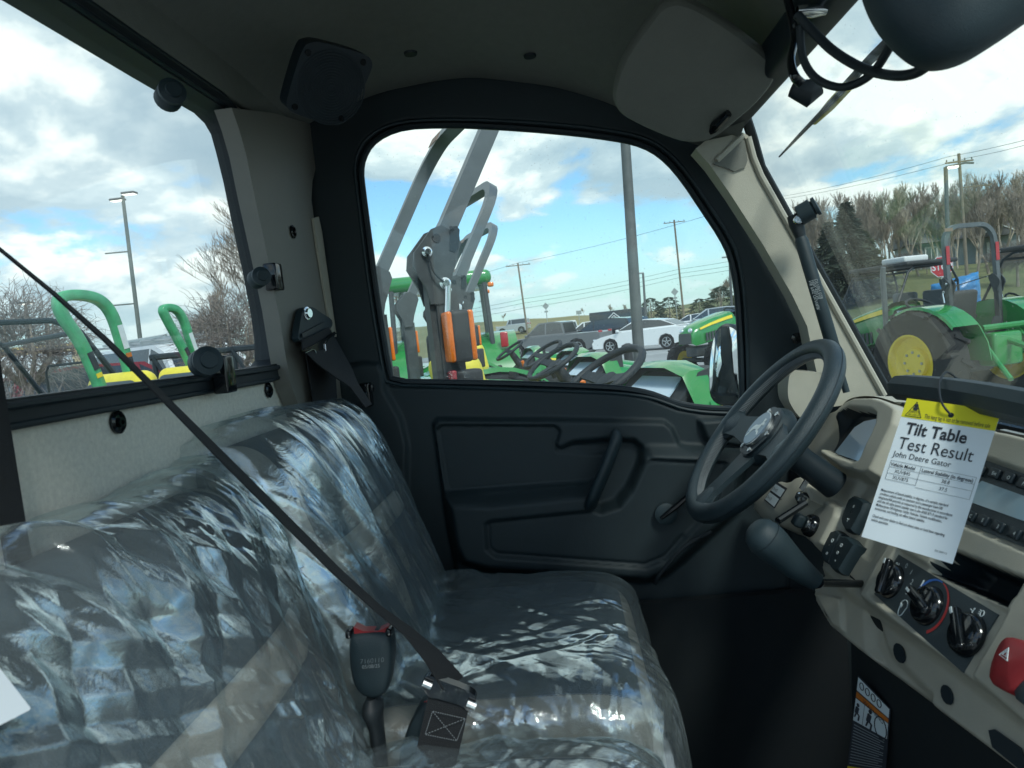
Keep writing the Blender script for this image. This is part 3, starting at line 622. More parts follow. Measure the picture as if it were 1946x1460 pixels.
# door mirror outside
mo = [(1350, 762), (1347, 720), (1350, 670), (1358, 632), (1372, 616), (1392, 618), (1408, 632), (1414, 660), (1416, 740), (1408, 768), (1380, 774)]
ml = [onY(p.x, p.y, 1.66) for p in smooth_loop([(a, b, 0) for a, b in mo], 2)]; cen = sum(ml, Vector())/len(ml); k = len(ml); vs = []; fs = []
mdir = Vector((0.55, 0.83, 0)).normalized()
for s_, h in ((0.93, -0.004), (1.0, 0.0), (1.02, 0.01), (0.98, 0.05), (0.7, 0.085), (0.2, 0.10)): vs += [cen+(p-cen)*s_+mdir*h for p in ml]
for i in range(5):
    for j in range(k): fs.append((i*k+j, i*k+(j+1) % k, (i+1)*k+(j+1) % k, (i+1)*k+j))
fs.append(tuple(5*k+j for j in range(k)))
smr = MB().add(vs, fs).build('side_mirror', 'frame_black', V)
vs = []; fs = []
for s_, h in ((0.955, -0.003), (0.8, -0.009), (0.55, -0.017), (0.3, -0.021), (0.02, -0.022)): vs += [cen+(p-cen)*s_+mdir*h for p in ml]
for i in range(4):
    for j in range(k): fs.append((i*k+j, i*k+(j+1) % k, (i+1)*k+(j+1) % k, (i+1)*k+j))
MB().add(vs, fs).build('mirror_glass', 'mirror', smr)
MB().tube([cen+mdir*0.06, cen+mdir*0.03+Vector((0.10, -0.02, -0.12)), Vector((0.50, 1.52, -0.3))], [0.012, 0.012, 0.014], 8).build('mirror_arm', 'rubber', smr)
# ---- floor and firewall
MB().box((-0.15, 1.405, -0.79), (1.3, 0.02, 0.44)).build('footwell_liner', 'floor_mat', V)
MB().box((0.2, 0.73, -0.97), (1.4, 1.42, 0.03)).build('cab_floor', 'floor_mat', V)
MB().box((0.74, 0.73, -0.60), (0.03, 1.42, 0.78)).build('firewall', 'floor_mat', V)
pd = MB().tube([Vector((0.62, 1.0, -0.55)), Vector((0.5, 0.98, -0.72)), Vector((0.42, 0.96, -0.80))], 0.008, 8); pd.rbox((0.41, 0.96, -0.81), (0.06, 0.09, 0.02), 0.006); pd.build('pedal', 'gloss_black', V)
pd = MB().tube([Vector((0.62, 0.86, -0.55)), Vector((0.5, 0.85, -0.72)), Vector((0.44, 0.84, -0.82))], 0.007, 8); pd.rbox((0.44, 0.84, -0.83), (0.10, 0.05, 0.02), 0.006); pd.build('pedal', 'gloss_black', V)
# ---- dashboard: a moulded face on a tilted plane
DN = Vector((-0.86, 0, 0.50)).normalized(); DP0 = onY(1706, 1054, 0.95); DE = Vector((-DN.z*-1, 0, -DN.x*-1)).normalized()
DE = Vector((DN.z, 0, -DN.x)).normalized()       # up the slope
DY = Vector((0, 1, 0))
def D(x, y, h=0.0): return onP(x, y, DP0+DN*h, DN)
def Duv(p): q = p-DP0; return (p.y, q.dot(DE))
def dpx(px, h=0.0): return [Duv(D(x, y, h)) for x, y in px]
outl = dpx([(1480, 815), (1590, 772), (1606, 757), (1640, 750), (1700, 756), (1760, 790), (1946, 822)])
vtop = outl[-1][1]; lowr = dpx([(1946, 1452)])[0]
outl += [(0.03, vtop), (0.03, lowr[1]-0.06)] + dpx([(1946, 1505), (1830, 1412), (1700, 1310), (1600, 1230), (1556, 1192), (1530, 1145), (1524, 1088), (1556, 1078), (1560, 1052), (1530, 1030), (1508, 995), (1520, 960), (1548, 925), (1545, 895), (1480, 870)])
gu = np.linspace(0.02, 1.42, 470); gv = np.linspace(-0.30, 0.26, 270); U, Vv = np.meshgrid(gu, gv, indexing='ij'); H = np.zeros_like(U)
def op(px, h, r, hm=None, uv=None):
    global H
    s = sdf(U, Vv, uv if uv else dpx(px, h if hm is None else hm)); m = sstep((s+r)/(2*r)); H = H*(1-m)+h*m
# lower fascia sits back
op([(1627, 1140), (1700, 1190), (1840, 1292), (2300, 1640), (2300, 2000), (1400, 1300), (1500, 1080), (1560, 1080)], -0.012, 0.008)
op([(1645, 1165), (1668, 1178), (1682, 1232), (1700, 1255), (1766, 1322), (1764, 1342), (1745, 1335), (1668, 1268), (1650, 1230)], -0.022, 0.008, -0.012)
op([(1548, 1128), (1600, 1138), (1604, 1200), (1585, 1190)], -0.006, 0.003, -0.01)
hood_o = [(1555, 866), (1578, 812), (1592, 782), (1606, 762), (1626, 753), (1660, 752), (1695, 760), (1706, 775), (1700, 806), (1655, 898), (1640, 905), (1600, 895)]
op(hood_o, 0.032, 0.007, 0.03)
hood_i = [(1566, 850), (1591, 809), (1606, 789), (1622, 779), (1664, 784), (1674, 792), (1672, 812), (1642, 876), (1632, 880), (1588, 866)]
op(hood_i, 0.006, 0.005, 0.022)
op([(1566, 905), (1602, 905), (1640, 908), (1630, 925), (1600, 985), (1575, 1020), (1555, 1010), (1560, 950)], 0.010, 0.008)
op([(1510, 997), (1523, 968), (1538, 948), (1574, 950), (1592, 962), (1588, 982), (1560, 1036), (1546, 1040), (1522, 1018)], 0.022, 0.006, 0.02)
bez = dpx([(1628, 1134), (1650, 1090), (1690, 1020), (1722, 960), (1760, 860)], 0.02); vb = Duv(D(1840, 1288, 0.02))
op(None, 0.020, 0.006, uv=bez+[(0.95, vtop+0.05), (-0.2, vtop+0.05), (-0.2, vb[1]-0.005), vb, Duv(D(1660, 1158, 0.02))])
op([(1650, 1128), (1704, 1042), (1912, 1160), (1838, 1292)], 0.013, 0.003, 0.02)
op([(1790, 1040), (1826, 1056), (1942, 1102), (1912, 1148), (1760, 1080)], -0.050, 0.004, 0.02)
op([(1846, 862), (2040, 930), (2010, 1075), (1800, 985)], 0.012, 0.003, 0.02)
op([(1680, 940), (1700, 930), (1692, 1000), (1655, 1065), (1640, 1055)], -0.008, 0.004, 0.0)
so = sdf(U, Vv, outl); H = H-0.11*(1-sstep((so+0.012)/0.024))
Um = (U[:-1, :-1]+U[1:, 1:])/2; Vm = (Vv[:-1, :-1]+Vv[1:, 1:])/2
mask = sdf(Um, Vm, outl) > -0.010
XYZ = np.array(DP0)+(U-DP0.y)[..., None]*np.array(DY)+Vv[..., None]*np.array(DE)+H[..., None]*np.array(DN)
mi = np.zeros(Um.shape, int); Hm = H[:-1, :-1]
mi[sdf(Um, Vm, dpx([(1790, 1040), (1826, 1056), (1942, 1102), (1912, 1148), (1760, 1080)], 0.02)) > -0.002] = 1
mi[sdf(Um, Vm, dpx(hood_i, 0.018)) > 0.002] = 1
dash = grid_mesh('dashboard', XYZ, mask, ['beige', 'frame_black'], V, mi, flip=True)
# top of the dash running forward to the glass
tl = [Vector((0.505, 0.03, -0.175)), Vector((0.505, 1.14, -0.175)), Vector((0.53, 1.36, -0.19)), Vector((0.625, 1.36, -0.225)), Vector((0.625, 0.03, -0.225))]
MB().prism(tl, (0, 0, -0.03)).build('dash_top', 'black_plastic', dash)
hdm = MB(); hp0 = spline([D(1590, 790, 0.028), D(1606, 764, 0.026), D(1630, 754, 0.024), D(1665, 754, 0.022), D(1700, 764, 0.018)], 6)
vs = [p for p in hp0]+[p+Vector((0.10, 0.01, -0.012)) for p in hp0]; n_ = len(hp0)
hdm.add(vs, [(i, i+1, n_+i+1, n_+i) for i in range(n_-1)]); hdm.build('instrument_cowl', 'beige', dash)
scr = [(1586, 861), (1624, 812), (1642, 801), (1670, 795), (1672, 808), (1634, 878)]
MB().prism([D(x, y, 0.0115) for x, y in scr], -DN*0.004).build('instrument_screen', 'screen_painted_sky', dash)
# ignition and key pod
c = D(1543, 1000, 0.024)
ig = MB().lathe([(0.019, -0.004), (0.019, 0.006), (0.016, 0.010), (0.012, 0.010)], c, DN, 24).build('ignition_switch', 'gloss_black', dash)
MB().lathe([(0.0115, 0.008), (0.0115, 0.014), (0.0085, 0.014)], c, DN, 20).build('ignition_ring', 'chrome', dash)
c2 = c+DN*0.022-DE*0.001+DY*0.004; mk = MB().rbox(c2, (0.016, 0.022, 0.022), 0.005, 3, rot=Matrix((DN, DY, DE)).transposed()); mk.build('ignition_key', 'black_plastic', dash)
EYD = DE; EXD = -DY
def sym(px, h, kind, s=0.006, m='ink'):
    o = D(*px, h)+DN*0.0007; mb = MB(); n = 16
    def P(a, b): return o+EXD*a*s+EYD*b*s
    if kind == 'ring': mb.tube([P(math.cos(t*2*math.pi/n), math.sin(t*2*math.pi/n)) for t in range(n)], s*0.10, 4, closed=True, up=DN); mb.tube([P(-0.4, -0.4), P(0.4, 0.4)], s*0.10, 4)
    if kind == 'fan':
        for q in range(3): mb.tube([P(0.9*math.cos(q*2.09+t*0.25), 0.9*math.sin(q*2.09+t*0.25)) if t else P(0, 0) for t in range(5)], s*0.12, 4)
    if kind == 'lamp': mb.tube([P(0.6*math.cos(t*0.45)-0.1, 0.8*math.sin(t*0.45)) for t in range(14)], s*0.12, 4, closed=True, up=DN); mb.tube([P(-0.8, 0.5), P(-1.3, 0.5)], s*0.12, 4); mb.tube([P(-0.9, 0), P(-1.4, 0)], s*0.12, 4); mb.tube([P(-0.8, -0.5), P(-1.3, -0.5)], s*0.12, 4)
    if kind == 'bar': mb.tube([P(0, -0.9), P(0, 0.9)], s*0.2, 4)
    if kind == 'person': mb.lathe([(s*0.28, 0), (s*0.28, 0.0003)], P(0.2, 0.7), DN, 8); mb.tube([P(0.1, 0.35), P(-0.1, -0.4), P(0.5, -0.5), P(0.5, -1.0)], s*0.14, 4); mb.tube([P(-1.1, 0.1), P(-0.4, 0.0)], s*0.12, 4)
    if kind == 'flake':
        for q in range(3): mb.tube([P(math.cos(q*1.047)*0.9, math.sin(q*1.047)*0.9), P(-math.cos(q*1.047)*0.9, -math.sin(q*1.047)*0.9)], s*0.13, 4)
    if kind == 'tri': mb.tube([P(0, 1), P(-0.95, -0.7), P(0.95, -0.7)], s*0.11, 4, closed=True, up=DN); mb.tube([P(0, 0.5), P(-0.45, -0.35), P(0.45, -0.35)], s*0.10, 4, closed=True, up=DN)
    if kind == 'lines':
        for q in (-0.6, 0, 0.6): mb.tube([P(-0.7, q), P(0.7, q)], s*0.14, 4)
    return mb.build('symbol', m, dash)
for px in ((1520, 984), (1534, 967), (1549, 965)): sym(px, 0.023, 'ring', 0.0045, 'hvac_grey')
def rocker(px, h, marks):
    lp = [D(x, y, h) for x, y in px]; cen = sum(lp, Vector())/len(lp); mb = MB(); k = len(lp); vs = []; fs = []
    for s_, hh in ((1.0, -0.012), (1.0, 0.0), (0.97, 0.004), (0.88, 0.007), (0.5, 0.0075), (0.05, 0.0075)): vs += [cen+(p-cen)*s_+DN*hh for p in lp]
    for i in range(5):
        for j in range(k): fs.append((i*k+j, i*k+(j+1) % k, (i+1)*k+(j+1) % k, (i+1)*k+j))
    mb.add(vs, fs).build('rocker_switch', 'black_plastic', dash)
    for q, kd, s_ in marks: sym(q, h+0.0075, kd, s_, 'print_white')
rocker([(1606, 1000), (1612, 1012), (1625, 1013), (1635, 995), (1647, 972), (1652, 958), (1643, 950), (1629, 944), (1620, 950), (1611, 972), (1605, 990)], 0.008, [((1623, 963), 'lines', 0.0025), ((1612, 988), 'fan', 0.003)])
rocker([(1567, 1054), (1571, 1070), (1581, 1076), (1591, 1050), (1605, 1016), (1597, 1009), (1586, 1012), (1575, 1032)], 0.008, [((1583, 1028), 'lamp', 0.0036), ((1572, 1052), 'ring', 0.0022)])
rocker([(1583, 1080), (1591, 1089), (1601, 1090), (1613, 1070), (1633, 1037), (1619, 1022), (1604, 1020), (1591, 1050)], 0.010, [((1600, 1037), 'lamp', 0.0034), ((1593, 1051), 'lamp', 0.003), ((1588, 1066), 'lines', 0.0018)])
# heater panel with three knobs
hp = [D(x, y, 0.0145) for x, y in ((1661, 1129), (1706, 1053), (1897, 1168), (1829, 1278))]
hv = MB().prism(hp, -DN*0.003).build('heater_panel', 'hvac_grey', dash)
def turn_knob(px, r, ang):
    c = D(*px, 0.0145); mb = MB().lathe([(r*1.05, 0), (r*1.05, 0.003), (r, 0.005), (r*0.95, 0.009), (r*0.82, 0.011), (r*0.2, 0.0115)], c, DN, 32)
    a = EXD*math.cos(ang)+EYD*math.sin(ang); b = DN.cross(a); M = Matrix((a, b, DN)).transposed()
    mb.rbox(c+DN*0.0125+a*r*0.10, (r*2.2, r*0.52, 0.010), 0.004, 3, rot=M)
    k = mb.build('turn_knob', 'gloss_black', dash)
    MB().box(c+DN*0.0178+a*r*0.98, (r*0.32, r*0.14, 0.001), rot=M).build('knob_pointer', 'print_white', dash); return c
turn_knob((1696, 1106), 0.0215, 1.9); kc = turn_knob((1766, 1152), 0.0225, 2.95); turn_knob((1842, 1208), 0.0225, 2.45)
def arc(a0, a1, r, w, m):
    mb = MB(); n = 20; vs = []; fs = []
    for i in range(n+1):
        t = a0+(a1-a0)*i/n; d = EXD*math.cos(t)+EYD*math.sin(t); ww = w*(0.35+0.65*min(1, 2.2*i/n)) if m == 'print_red' else w*(0.35+0.65*min(1, 2.2*(n-i)/n))
        vs += [kc+d*(r-ww/2)+DN*0.0008, kc+d*(r+ww/2)+DN*0.0008]
    mb.add(vs, [(2*i, 2*i+1, 2*i+3, 2*i+2) for i in range(n)]).build('temperature_arc', m, dash)
arc(1.45, -0.95, 0.0315, 0.0040, 'print_red'); arc(3.75, 1.5, 0.0315, 0.0040, 'print_blue')
for tx, px in (('0', (1721, 1080)), ('1', (1730, 1092)), ('2', (1731, 1111)), ('3', (1722, 1130))):
    text(tx, 0.0095, D(*px, 0.0148), EXD, EYD, 'print_white', dash, align='CENTER')
sym((1706, 1074), 0.0148, 'fan', 0.004, 'print_white'); sym((1754, 1109), 0.0148, 'bar', 0.0045, 'print_white')
sym((1714, 1151), 0.0148, 'flake', 0.0032, 'print_white')
o = D(1716, 1156, 0.0148)+DN*0.0006; MB().tube([o+EXD*0.008*math.cos(t*0.3927)*(1.0 if math.sin(t*0.3927) > 0 else 0.75)+EYD*0.0105*math.sin(t*0.3927) for t in range(16)], 0.0006, 4, closed=True, up=DN).build('symbol', 'print_white', dash)
for px, kd in (((1830, 1170), 'person'), ((1850, 1162), 'person'), ((1868, 1167), 'lamp')): sym(px, 0.0148, kd, 0.0042, 'print_white')
# radio
rp = [D(x, y, 0.014) for x, y in ((1848, 866), (2020, 926), (2000, 1062), (1806, 984))]
MB().prism(rp, -DN*0.003).build('radio_face', 'hvac_grey', dash)
MB().prism([D(x, y, 0.0165) for x, y in ((1846, 928), (1866, 914), (2000, 962), (1990, 1006), (1846, 955))], -DN*0.003).build('radio_display', 'lcd', dash)
RM = Matrix((EXD, EYD, DN)).transposed()
for px, kd in (((1862, 894), None), ((1890, 900), 'Ent'), ((1917, 908), 'O'), ((1946, 920), 'M'), ((1845, 981), 'C'), ((1868, 989), 'E'), ((1897, 1001), '3'), ((1928, 1014), '4'), ((1958, 1026), '5')):
    MB().rbox(D(*px, 0.018), (0.017, 0.012, 0.005), 0.002, 2, rot=RM).build('radio_button', 'frame_black', dash)
    if kd: text(kd, 0.006, D(*px, 0.0207)-EYD*0.002, EXD, EYD, 'print_white', dash, align='CENTER')
# hazard and grey switches
def slab(px, h, t, m, name, sm=1):
    lp = [D(p.x, p.y, h) for p in smooth_loop([(a, b, 0) for a, b in px], sm)]; cen = sum(lp, Vector())/len(lp); k = len(lp); vs = []; fs = []
    R_ = ((1.0, -t), (1.0, -0.004), (0.97, -0.001), (0.9, 0.001), (0.5, 0.003), (0.03, 0.0035))
    for s_, hh in R_: vs += [cen+(p-cen)*s_+DN*hh for p in lp]
    for i in range(len(R_)-1):
        for j in range(k): fs.append((i*k+j, i*k+(j+1) % k, (i+1)*k+(j+1) % k, (i+1)*k+j))
    return MB().add(vs, fs).build(name, m, dash)
slab([(1877, 1296), (1880, 1268), (1890, 1238), (1902, 1216), (1914, 1207), (1946, 1216), (1985, 1232), (1985, 1262), (1946, 1292), (1921, 1318), (1904, 1312)], 0.036, 0.02, 'red_plastic', 'hazard_switch')
sym((1912, 1243), 0.0395, 'tri', 0.006, 'print_white')
slab([(1920, 1322), (1942, 1290), (1990, 1260), (2020, 1290), (2010, 1380), (1950, 1345)], 0.034, 0.02, 'hvac_grey', 'rocker_switch')
for px in ((1708, 1241), (1798, 1320), (1575, 1157)):
    lp = [D(px[0]+11*math.cos(t*0.5236), px[1]+19*math.sin(t*0.5236+0.35), -0.0085) for t in range(12)]
    MB().prism(lp, -DN*0.002).build('mounting_hole', 'frame_black', dash)
MB().prism([D(x, y, -0.008) for x, y in ((1878, 1388), (1890, 1386), (1938, 1420), (1946, 1440), (1946, 1470), (1885, 1420))], -DN*0.002).build('blank_plug', 'frame_black', dash)
# cubby edges and grab bar
gb = spline([onX(1704, 737, 0.440), onX(1725, 737, 0.436), onX(1790, 744, 0.432), onX(1860, 755, 0.430), onX(1946, 772, 0.430), onX(2100, 806, 0.432), onX(2350, 860, 0.445)], 5)
grab = MB().tube(gb, [0.011, 0.0135, 0.0155]+[0.0165]*(len(gb)-3), 8, flat=(1.0, 1.05)).build('grab_bar', 'black_plastic', V)
MB().tube([onX(1905, 828, 0.50), onX(1946, 838, 0.50), onX(2200, 880, 0.50)], 0.008, 8).build('dash_rail', 'gloss_black', dash)
# ---- column shroud with decal
sh = [(1425, 960), (1450, 936), (1477, 913), (1499, 918), (1518, 904), (1530, 910), (1545, 946), (1520, 962), (1510, 990), (1488, 1002), (1470, 990), (1444, 984)]
shp = slab([(a, b) for a, b in sh], 0.045, 0.07, 'beige', 'column_shroud', 1)
dq = [D(x, y, 0.0495) for x, y in ((1476, 916), (1495, 928), (1471, 966), (1452, 950))]
dec = MB().prism(dq, -DN*0.0012).build('decal', 'ink', dash)
def sub(q, u0, u1, v0, v1, lift):
    f = lambda u, v: (q[0]*(1-u)+q[1]*u)*(1-v)+(q[3]*(1-u)+q[2]*u)*v+DN*lift
    return [f(u0, v0), f(u1, v0), f(u1, v1), f(u0, v1)]
for v0, v1 in ((0.10, 0.46), (0.56, 0.95)): MB().prism(sub(dq, 0.05, 0.95, v0, v1, 0.0006), -DN*0.0004).build('decal_panel', 'print_white', dash)
for v in (0.28, 0.75):
    e1 = (dq[1]-dq[0]).normalized(); text('O+i=D', 0.009, sub(dq, 0.08, 1, v+0.1, 1, 0.0007)[0], e1, (dq[0]-dq[3]).normalized(), 'ink', dash)
MB().prism([onY(x, y, 1.02) for x, y in ((1520, 929), (1530, 912), (1537, 917), (1527, 934))], (0, 0.004, 0)).build('shroud_clip', 'chrome', dash)
cn = D(1524, 945, 0.07); MB().lathe([(0.011, -0.012), (0.011, 0.0), (0.008, 0.004), (0.004, 0.009)], cn, (-0.3, -0.7, 0.5), 8).build('ball_joint', 'chrome', dash)
MB().tube([onY(1478, 990, 0.99), onY(1530, 957, 1.03)], 0.005, 8).build('linkage_rod', 'gloss_black', dash)
# ---- shift lever
gk = [onY(1432, 1030, 0.93), onY(1440, 1017, 0.93), onY(1455, 1017, 0.93), onY(1470, 1030, 0.93), onY(1490, 1056, 0.935), onY(1515, 1082, 0.94), onY(1545, 1104, 0.945)]
gk = [onY(x, y, 0.93) for x, y in ((1430, 1000), (1433, 1003), (1440, 1009), (1453, 1022), (1468, 1036), (1490, 1056), (1512, 1076), (1535, 1094), (1552, 1106))]
lev = MB().tube(gk, [0.008, 0.015, 0.0215, 0.025, 0.0245, 0.021, 0.018, 0.015, 0.012], 20).build('shift_lever', 'black_plastic', V)
sa = (gk[-1]-gk[0]).normalized(); x_, y_, z_ = frame(sa)
MB().tube([gk[3]+(x_*math.cos(t*0.2618)+y_*math.sin(t*0.2618))*0.0248 for t in range(24)], 0.0008, 4, closed=True, up=sa).build('lever_seam', 'frame_black', lev)
MB().tube([gk[-1], onY(1560, 1108, 0.95), onX(1640, 1110, 0.385)], [0.009, 0.0055, 0.0055], 10).build('lever_rod', 'gloss_black', lev)
MB().tube([onY(1546, 1112, 0.94), onY(1547, 1100, 0.935), onY(1551, 1088, 0.935)], 0.0025, 6).build('lever_clip', 'chrome', lev)
# ---- steering wheel
tw = R(42); wn_ = Vector((-math.cos(tw), 0, math.sin(tw))); wc = onY(1444, 818, 1.15); wv = Vector((0, 1, 0)); wu = wv.cross(wn_)   # wu: up along the wheel
if wu.z < 0: wu = -wu
def WP(a, r, h=0.0): return wc+(wu*math.sin(a)+wv*math.cos(a))*r+wn_*h
RW = 0.163
wheel = MB().tube([WP(t*2*math.pi/72, RW) for t in range(72)], 0.0153, 16, closed=True, up=wn_).build('steering_wheel', 'leather', V)
MB().tube([WP(t*2*math.pi/72, RW+0.0153) for t in range(72)], 0.0007, 4, closed=True, up=wn_).build('rim_seam', 'frame_black', wheel)
sa_ = [R(-8+4), R(188-4), R(270)]
for s0 in (R(-5), R(185), R(270)):
    pts = []
    m = MB(); d = WP(s0, 1)-wc; t_ = wn_.cross(d)
    pr = [(0.028, 0.034, -0.014), (0.055, 0.028, -0.010), (0.10, 0.021, -0.004), (0.135, 0.023, 0.001), (0.158, 0.030, 0.001)]
    vs = []; fs = []
    for r_, w_, h_ in pr: vs += [wc+d*r_+t_*w_+wn_*(h_+0.004), wc+d*r_-t_*w_+wn_*(h_+0.004), wc+d*r_-t_*w_+wn_*(h_-0.004), wc+d*r_+t_*w_+wn_*(h_-0.004)]
    for i in range(4):
        for k in range(4): fs.append((i*4+k, i*4+(k+1) % 4, (i+1)*4+(k+1) % 4, (i+1)*4+k))
    m.add(vs, fs).build('spoke', 'black_plastic', wheel)
    m = MB(); vs = []; fs = []
    for r_, w_, q in ((0.118, 0.019, 0.006), (0.124, 0.022, 0.009), (0.140, 0.030, 0.013), (0.158, 0.044, 0.015)): vs += [wc+d*r_+t_*w_*math.cos(k*math.pi/4)+wn_*(q*math.sin(k*math.pi/4)-0.003) for k in range(8)]
    for i in range(3):
        for k in range(8): fs.append((i*8+k, i*8+(k+1) % 8, (i+1)*8+(k+1) % 8, (i+1)*8+k))
    fs.append(tuple(range(8))); m.add(vs, fs).build('spoke_grip', 'leather', wheel)
# lacing on the inside of the rim
st = MB(); n_ = 300
for i in range(n_):
    a = 2*math.pi*i/n_
    if min(abs(((a-s0+math.pi) % (2*math.pi))-math.pi) for s0 in (R(-5), R(185), R(270))) < 0.16: continue
    st.tube([WP(a-0.006, RW-0.0145, 0.0068), WP(a+0.010, RW-0.0172, 0.0), WP(a-0.006, RW-0.0145, -0.0068)], 0.0009, 4)
tag(st.build('rim_lacing', 'stitch', wheel), kind='stuff')
hub = MB().lathe([(0.050, -0.030), (0.054, -0.020), (0.053, -0.012), (0.048, -0.004)], wc, wn_, 36).build('hub', 'black_plastic', wheel)
m = MB(); pts = []
for k in range(72):
    a = 2*math.pi*k/72; pts.append(WP(a, 0.0470+0.0018*math.cos(6*a), 0.0))
m.prism(pts, -wn_*0.006); m.build('hub_ring', 'frame_black', wheel)
for k in range(6):
    MB().lathe([(0.0042, 0), (0.0042, 0.0022), (0.0022, 0.0022), (0.0020, 0.0008)], WP(2*math.pi*k/6, 0.0405, 0.0), wn_, 12).build('hub_bolt', 'steel', wheel)
MB().lathe([(0.033, 0.0), (0.033, 0.005), (0.0315, 0.006)], wc, wn_, 36).build('badge_rim', 'steel', wheel)
MB().lathe([(0.0308, 0.006), (0.0308, 0.0068)], wc, wn_, 36).build('badge', 'badge_blue', wheel)
# leaping animal emblem on the badge
du = -wv; dv = wu
deer = [(-17, -9), (-15, -3), (-12, 1), (-8, 4), (0, 5), (6, 7), (9, 11), (8, 17), (10, 18), (11, 13), (14, 17), (16, 17), (13, 12), (18, 9), (17, 7), (12, 7), (11, 2), (9, -2), (15, -4), (19, -8), (17, -9), (13, -6), (6, -5), (3, -2), (-5, -3), (-9, -7), (-13, -15), (-16, -18), (-17, -17), (-13, -9), (-13, -5), (-15, -9)]
MB().prism([wc+du*x*0.00115+dv*y*0.00115+wn_*0.0074 for x, y in deer], -wn_*0.0006).build('emblem', 'print_white', wheel)
col = MB().tube([wc-wn_*0.025, wc-wn_*0.05, wc-wn_*0.09, wc-wn_*0.15], [0.036, 0.024, 0.022, 0.024], 20); col.build('steering_column', 'frame_black', wheel)
# ---- warning decal low on the console, half in the dark
bl = [onP(x, y, Vector((0.42, 0.8, -0.5)), Vector((-0.9, -0.3, 0.1))) for x, y in ((1631, 1284), (1692, 1348), (1680, 1490), (1606, 1490))]
pn = (bl[1]-bl[0]).cross(bl[3]-bl[0]).normalized()
if pn.dot(ray(1650, 1380)) > 0: pn = -pn
wd_ = MB().prism([p for p in bl], -pn*0.001).build('warning_decal', 'ink', V)
def sq(u0, u1, v0, v1, lift=0.0008):
    f = lambda u, v: (bl[0]*(1-u)+bl[1]*u)*(1-v)+(bl[3]*(1-u)+bl[2]*u)*v+pn*lift
    return [f(u0, v0), f(u1, v0), f(u1, v1), f(u0, v1)]
for m_, a in (('print_white', (0.02, 0.98, 0.01, 0.125)), ('print_orange', (0.02, 0.98, 0.14, 0.19)), ('print_white', (0.02, 0.28, 0.20, 0.40)), ('print_white', (0.30, 0.98, 0.20, 0.40)), ('machine_yellow', (0.02, 0.98, 0.83, 0.88))):
    MB().prism(sq(*a), -pn*0.0005).build('decal_panel', m_, wd_)
e1 = (bl[1]-bl[0]).normalized(); e2 = (bl[0]-bl[3]).normalized()
text('WARNING', 0.008, sq(0.25, 1, 0.185, 1, 0.001)[0], e1, e2, 'ink', wd_)
for i in range(14): MB().prism(sq(0.06, 0.92-0.1*(i % 3 == 2), 0.43+i*0.028, 0.439+i*0.028), -pn*0.0004).build('decal_line', 'print_grey', wd_)
def man(u, v, s):
    o = sq(u, 1, v, 1, 0.0012)[0]; mb = MB(); P = lambda a, b: o+e1*a*s+e2*b*s
    mb.lathe([(s*0.22, 0), (s*0.22, 0.0003)], P(0, 0.8), pn, 10); mb.tube([P(0, 0.5), P(-0.1, -0.2)], s*0.24, 6); mb.tube([P(-0.1, -0.2), P(0.35, -0.3), P(0.3, -0.9)], s*0.1, 4); mb.tube([P(-0.1, -0.2), P(-0.3, -0.9)], s*0.1, 4)
    mb.build('pictogram', 'ink', wd_)
man(0.48, 0.30, 0.014); man(0.12, 0.30, 0.012)
o = sq(0.80, 1, 0.31, 1, 0.0012)[0]; MB().tube([o+e1*0.011*math.cos(t*0.4)+e2*0.014*math.sin(t*0.4) for t in range(16)], 0.0007, 4, closed=True, up=pn).build('pictogram', 'ink', wd_)
for u in (0.16, 0.34, 0.52, 0.70):
    o = sq(u, 1, 0.055, 1, 0.0012)[0]; MB().tube([o+e1*0.004*math.cos(t*0.785)+e2*0.005*math.sin(t*0.785) for t in range(8)], 0.0006, 4, closed=True, up=pn).build('pictogram', 'ink', wd_)
# centre pedestal that carries the decal
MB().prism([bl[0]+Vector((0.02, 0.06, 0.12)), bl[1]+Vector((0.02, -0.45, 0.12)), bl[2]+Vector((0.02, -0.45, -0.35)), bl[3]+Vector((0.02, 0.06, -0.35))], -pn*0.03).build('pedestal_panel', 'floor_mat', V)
# ---- bench seat halves: padded shells; the plastic wraps are things of their own
def pad_grid(o, ex, ey, en, w, h, T, n, p=5.0, q=0.38):
    s = np.linspace(-1, 1, n[0]); t = np.linspace(-1, 1, n[1])
    s = np.sign(s)*(1-(1-np.abs(s))**1.35); t = np.sign(t)*(1-(1-np.abs(t))**1.35)
    S, T_ = np.meshgrid(s, t, indexing='ij')
    dome = np.clip((1-np.abs(S)**p)*(1-np.abs(T_)**p), 0, 1)**q
    P = np.array(o)+(S*w/2)[..., None]*np.array(ex)+(T_*h/2)[..., None]*np.array(ey)+(dome*T)[..., None]*np.array(en)
    return S, T_, dome, P
def normals(P):
    a = np.gradient(P, axis=0); b = np.gradient(P, axis=1); n = np.cross(a, b); l = np.linalg.norm(n, axis=-1, keepdims=True); return n/np.maximum(l, 1e-9)
BH = 0.45; LE = R(18); BN = Vector((math.cos(LE), 0, math.sin(LE))); BU = Vector((-math.sin(LE), 0, math.cos(LE))); BY = Vector((0, 1, 0))
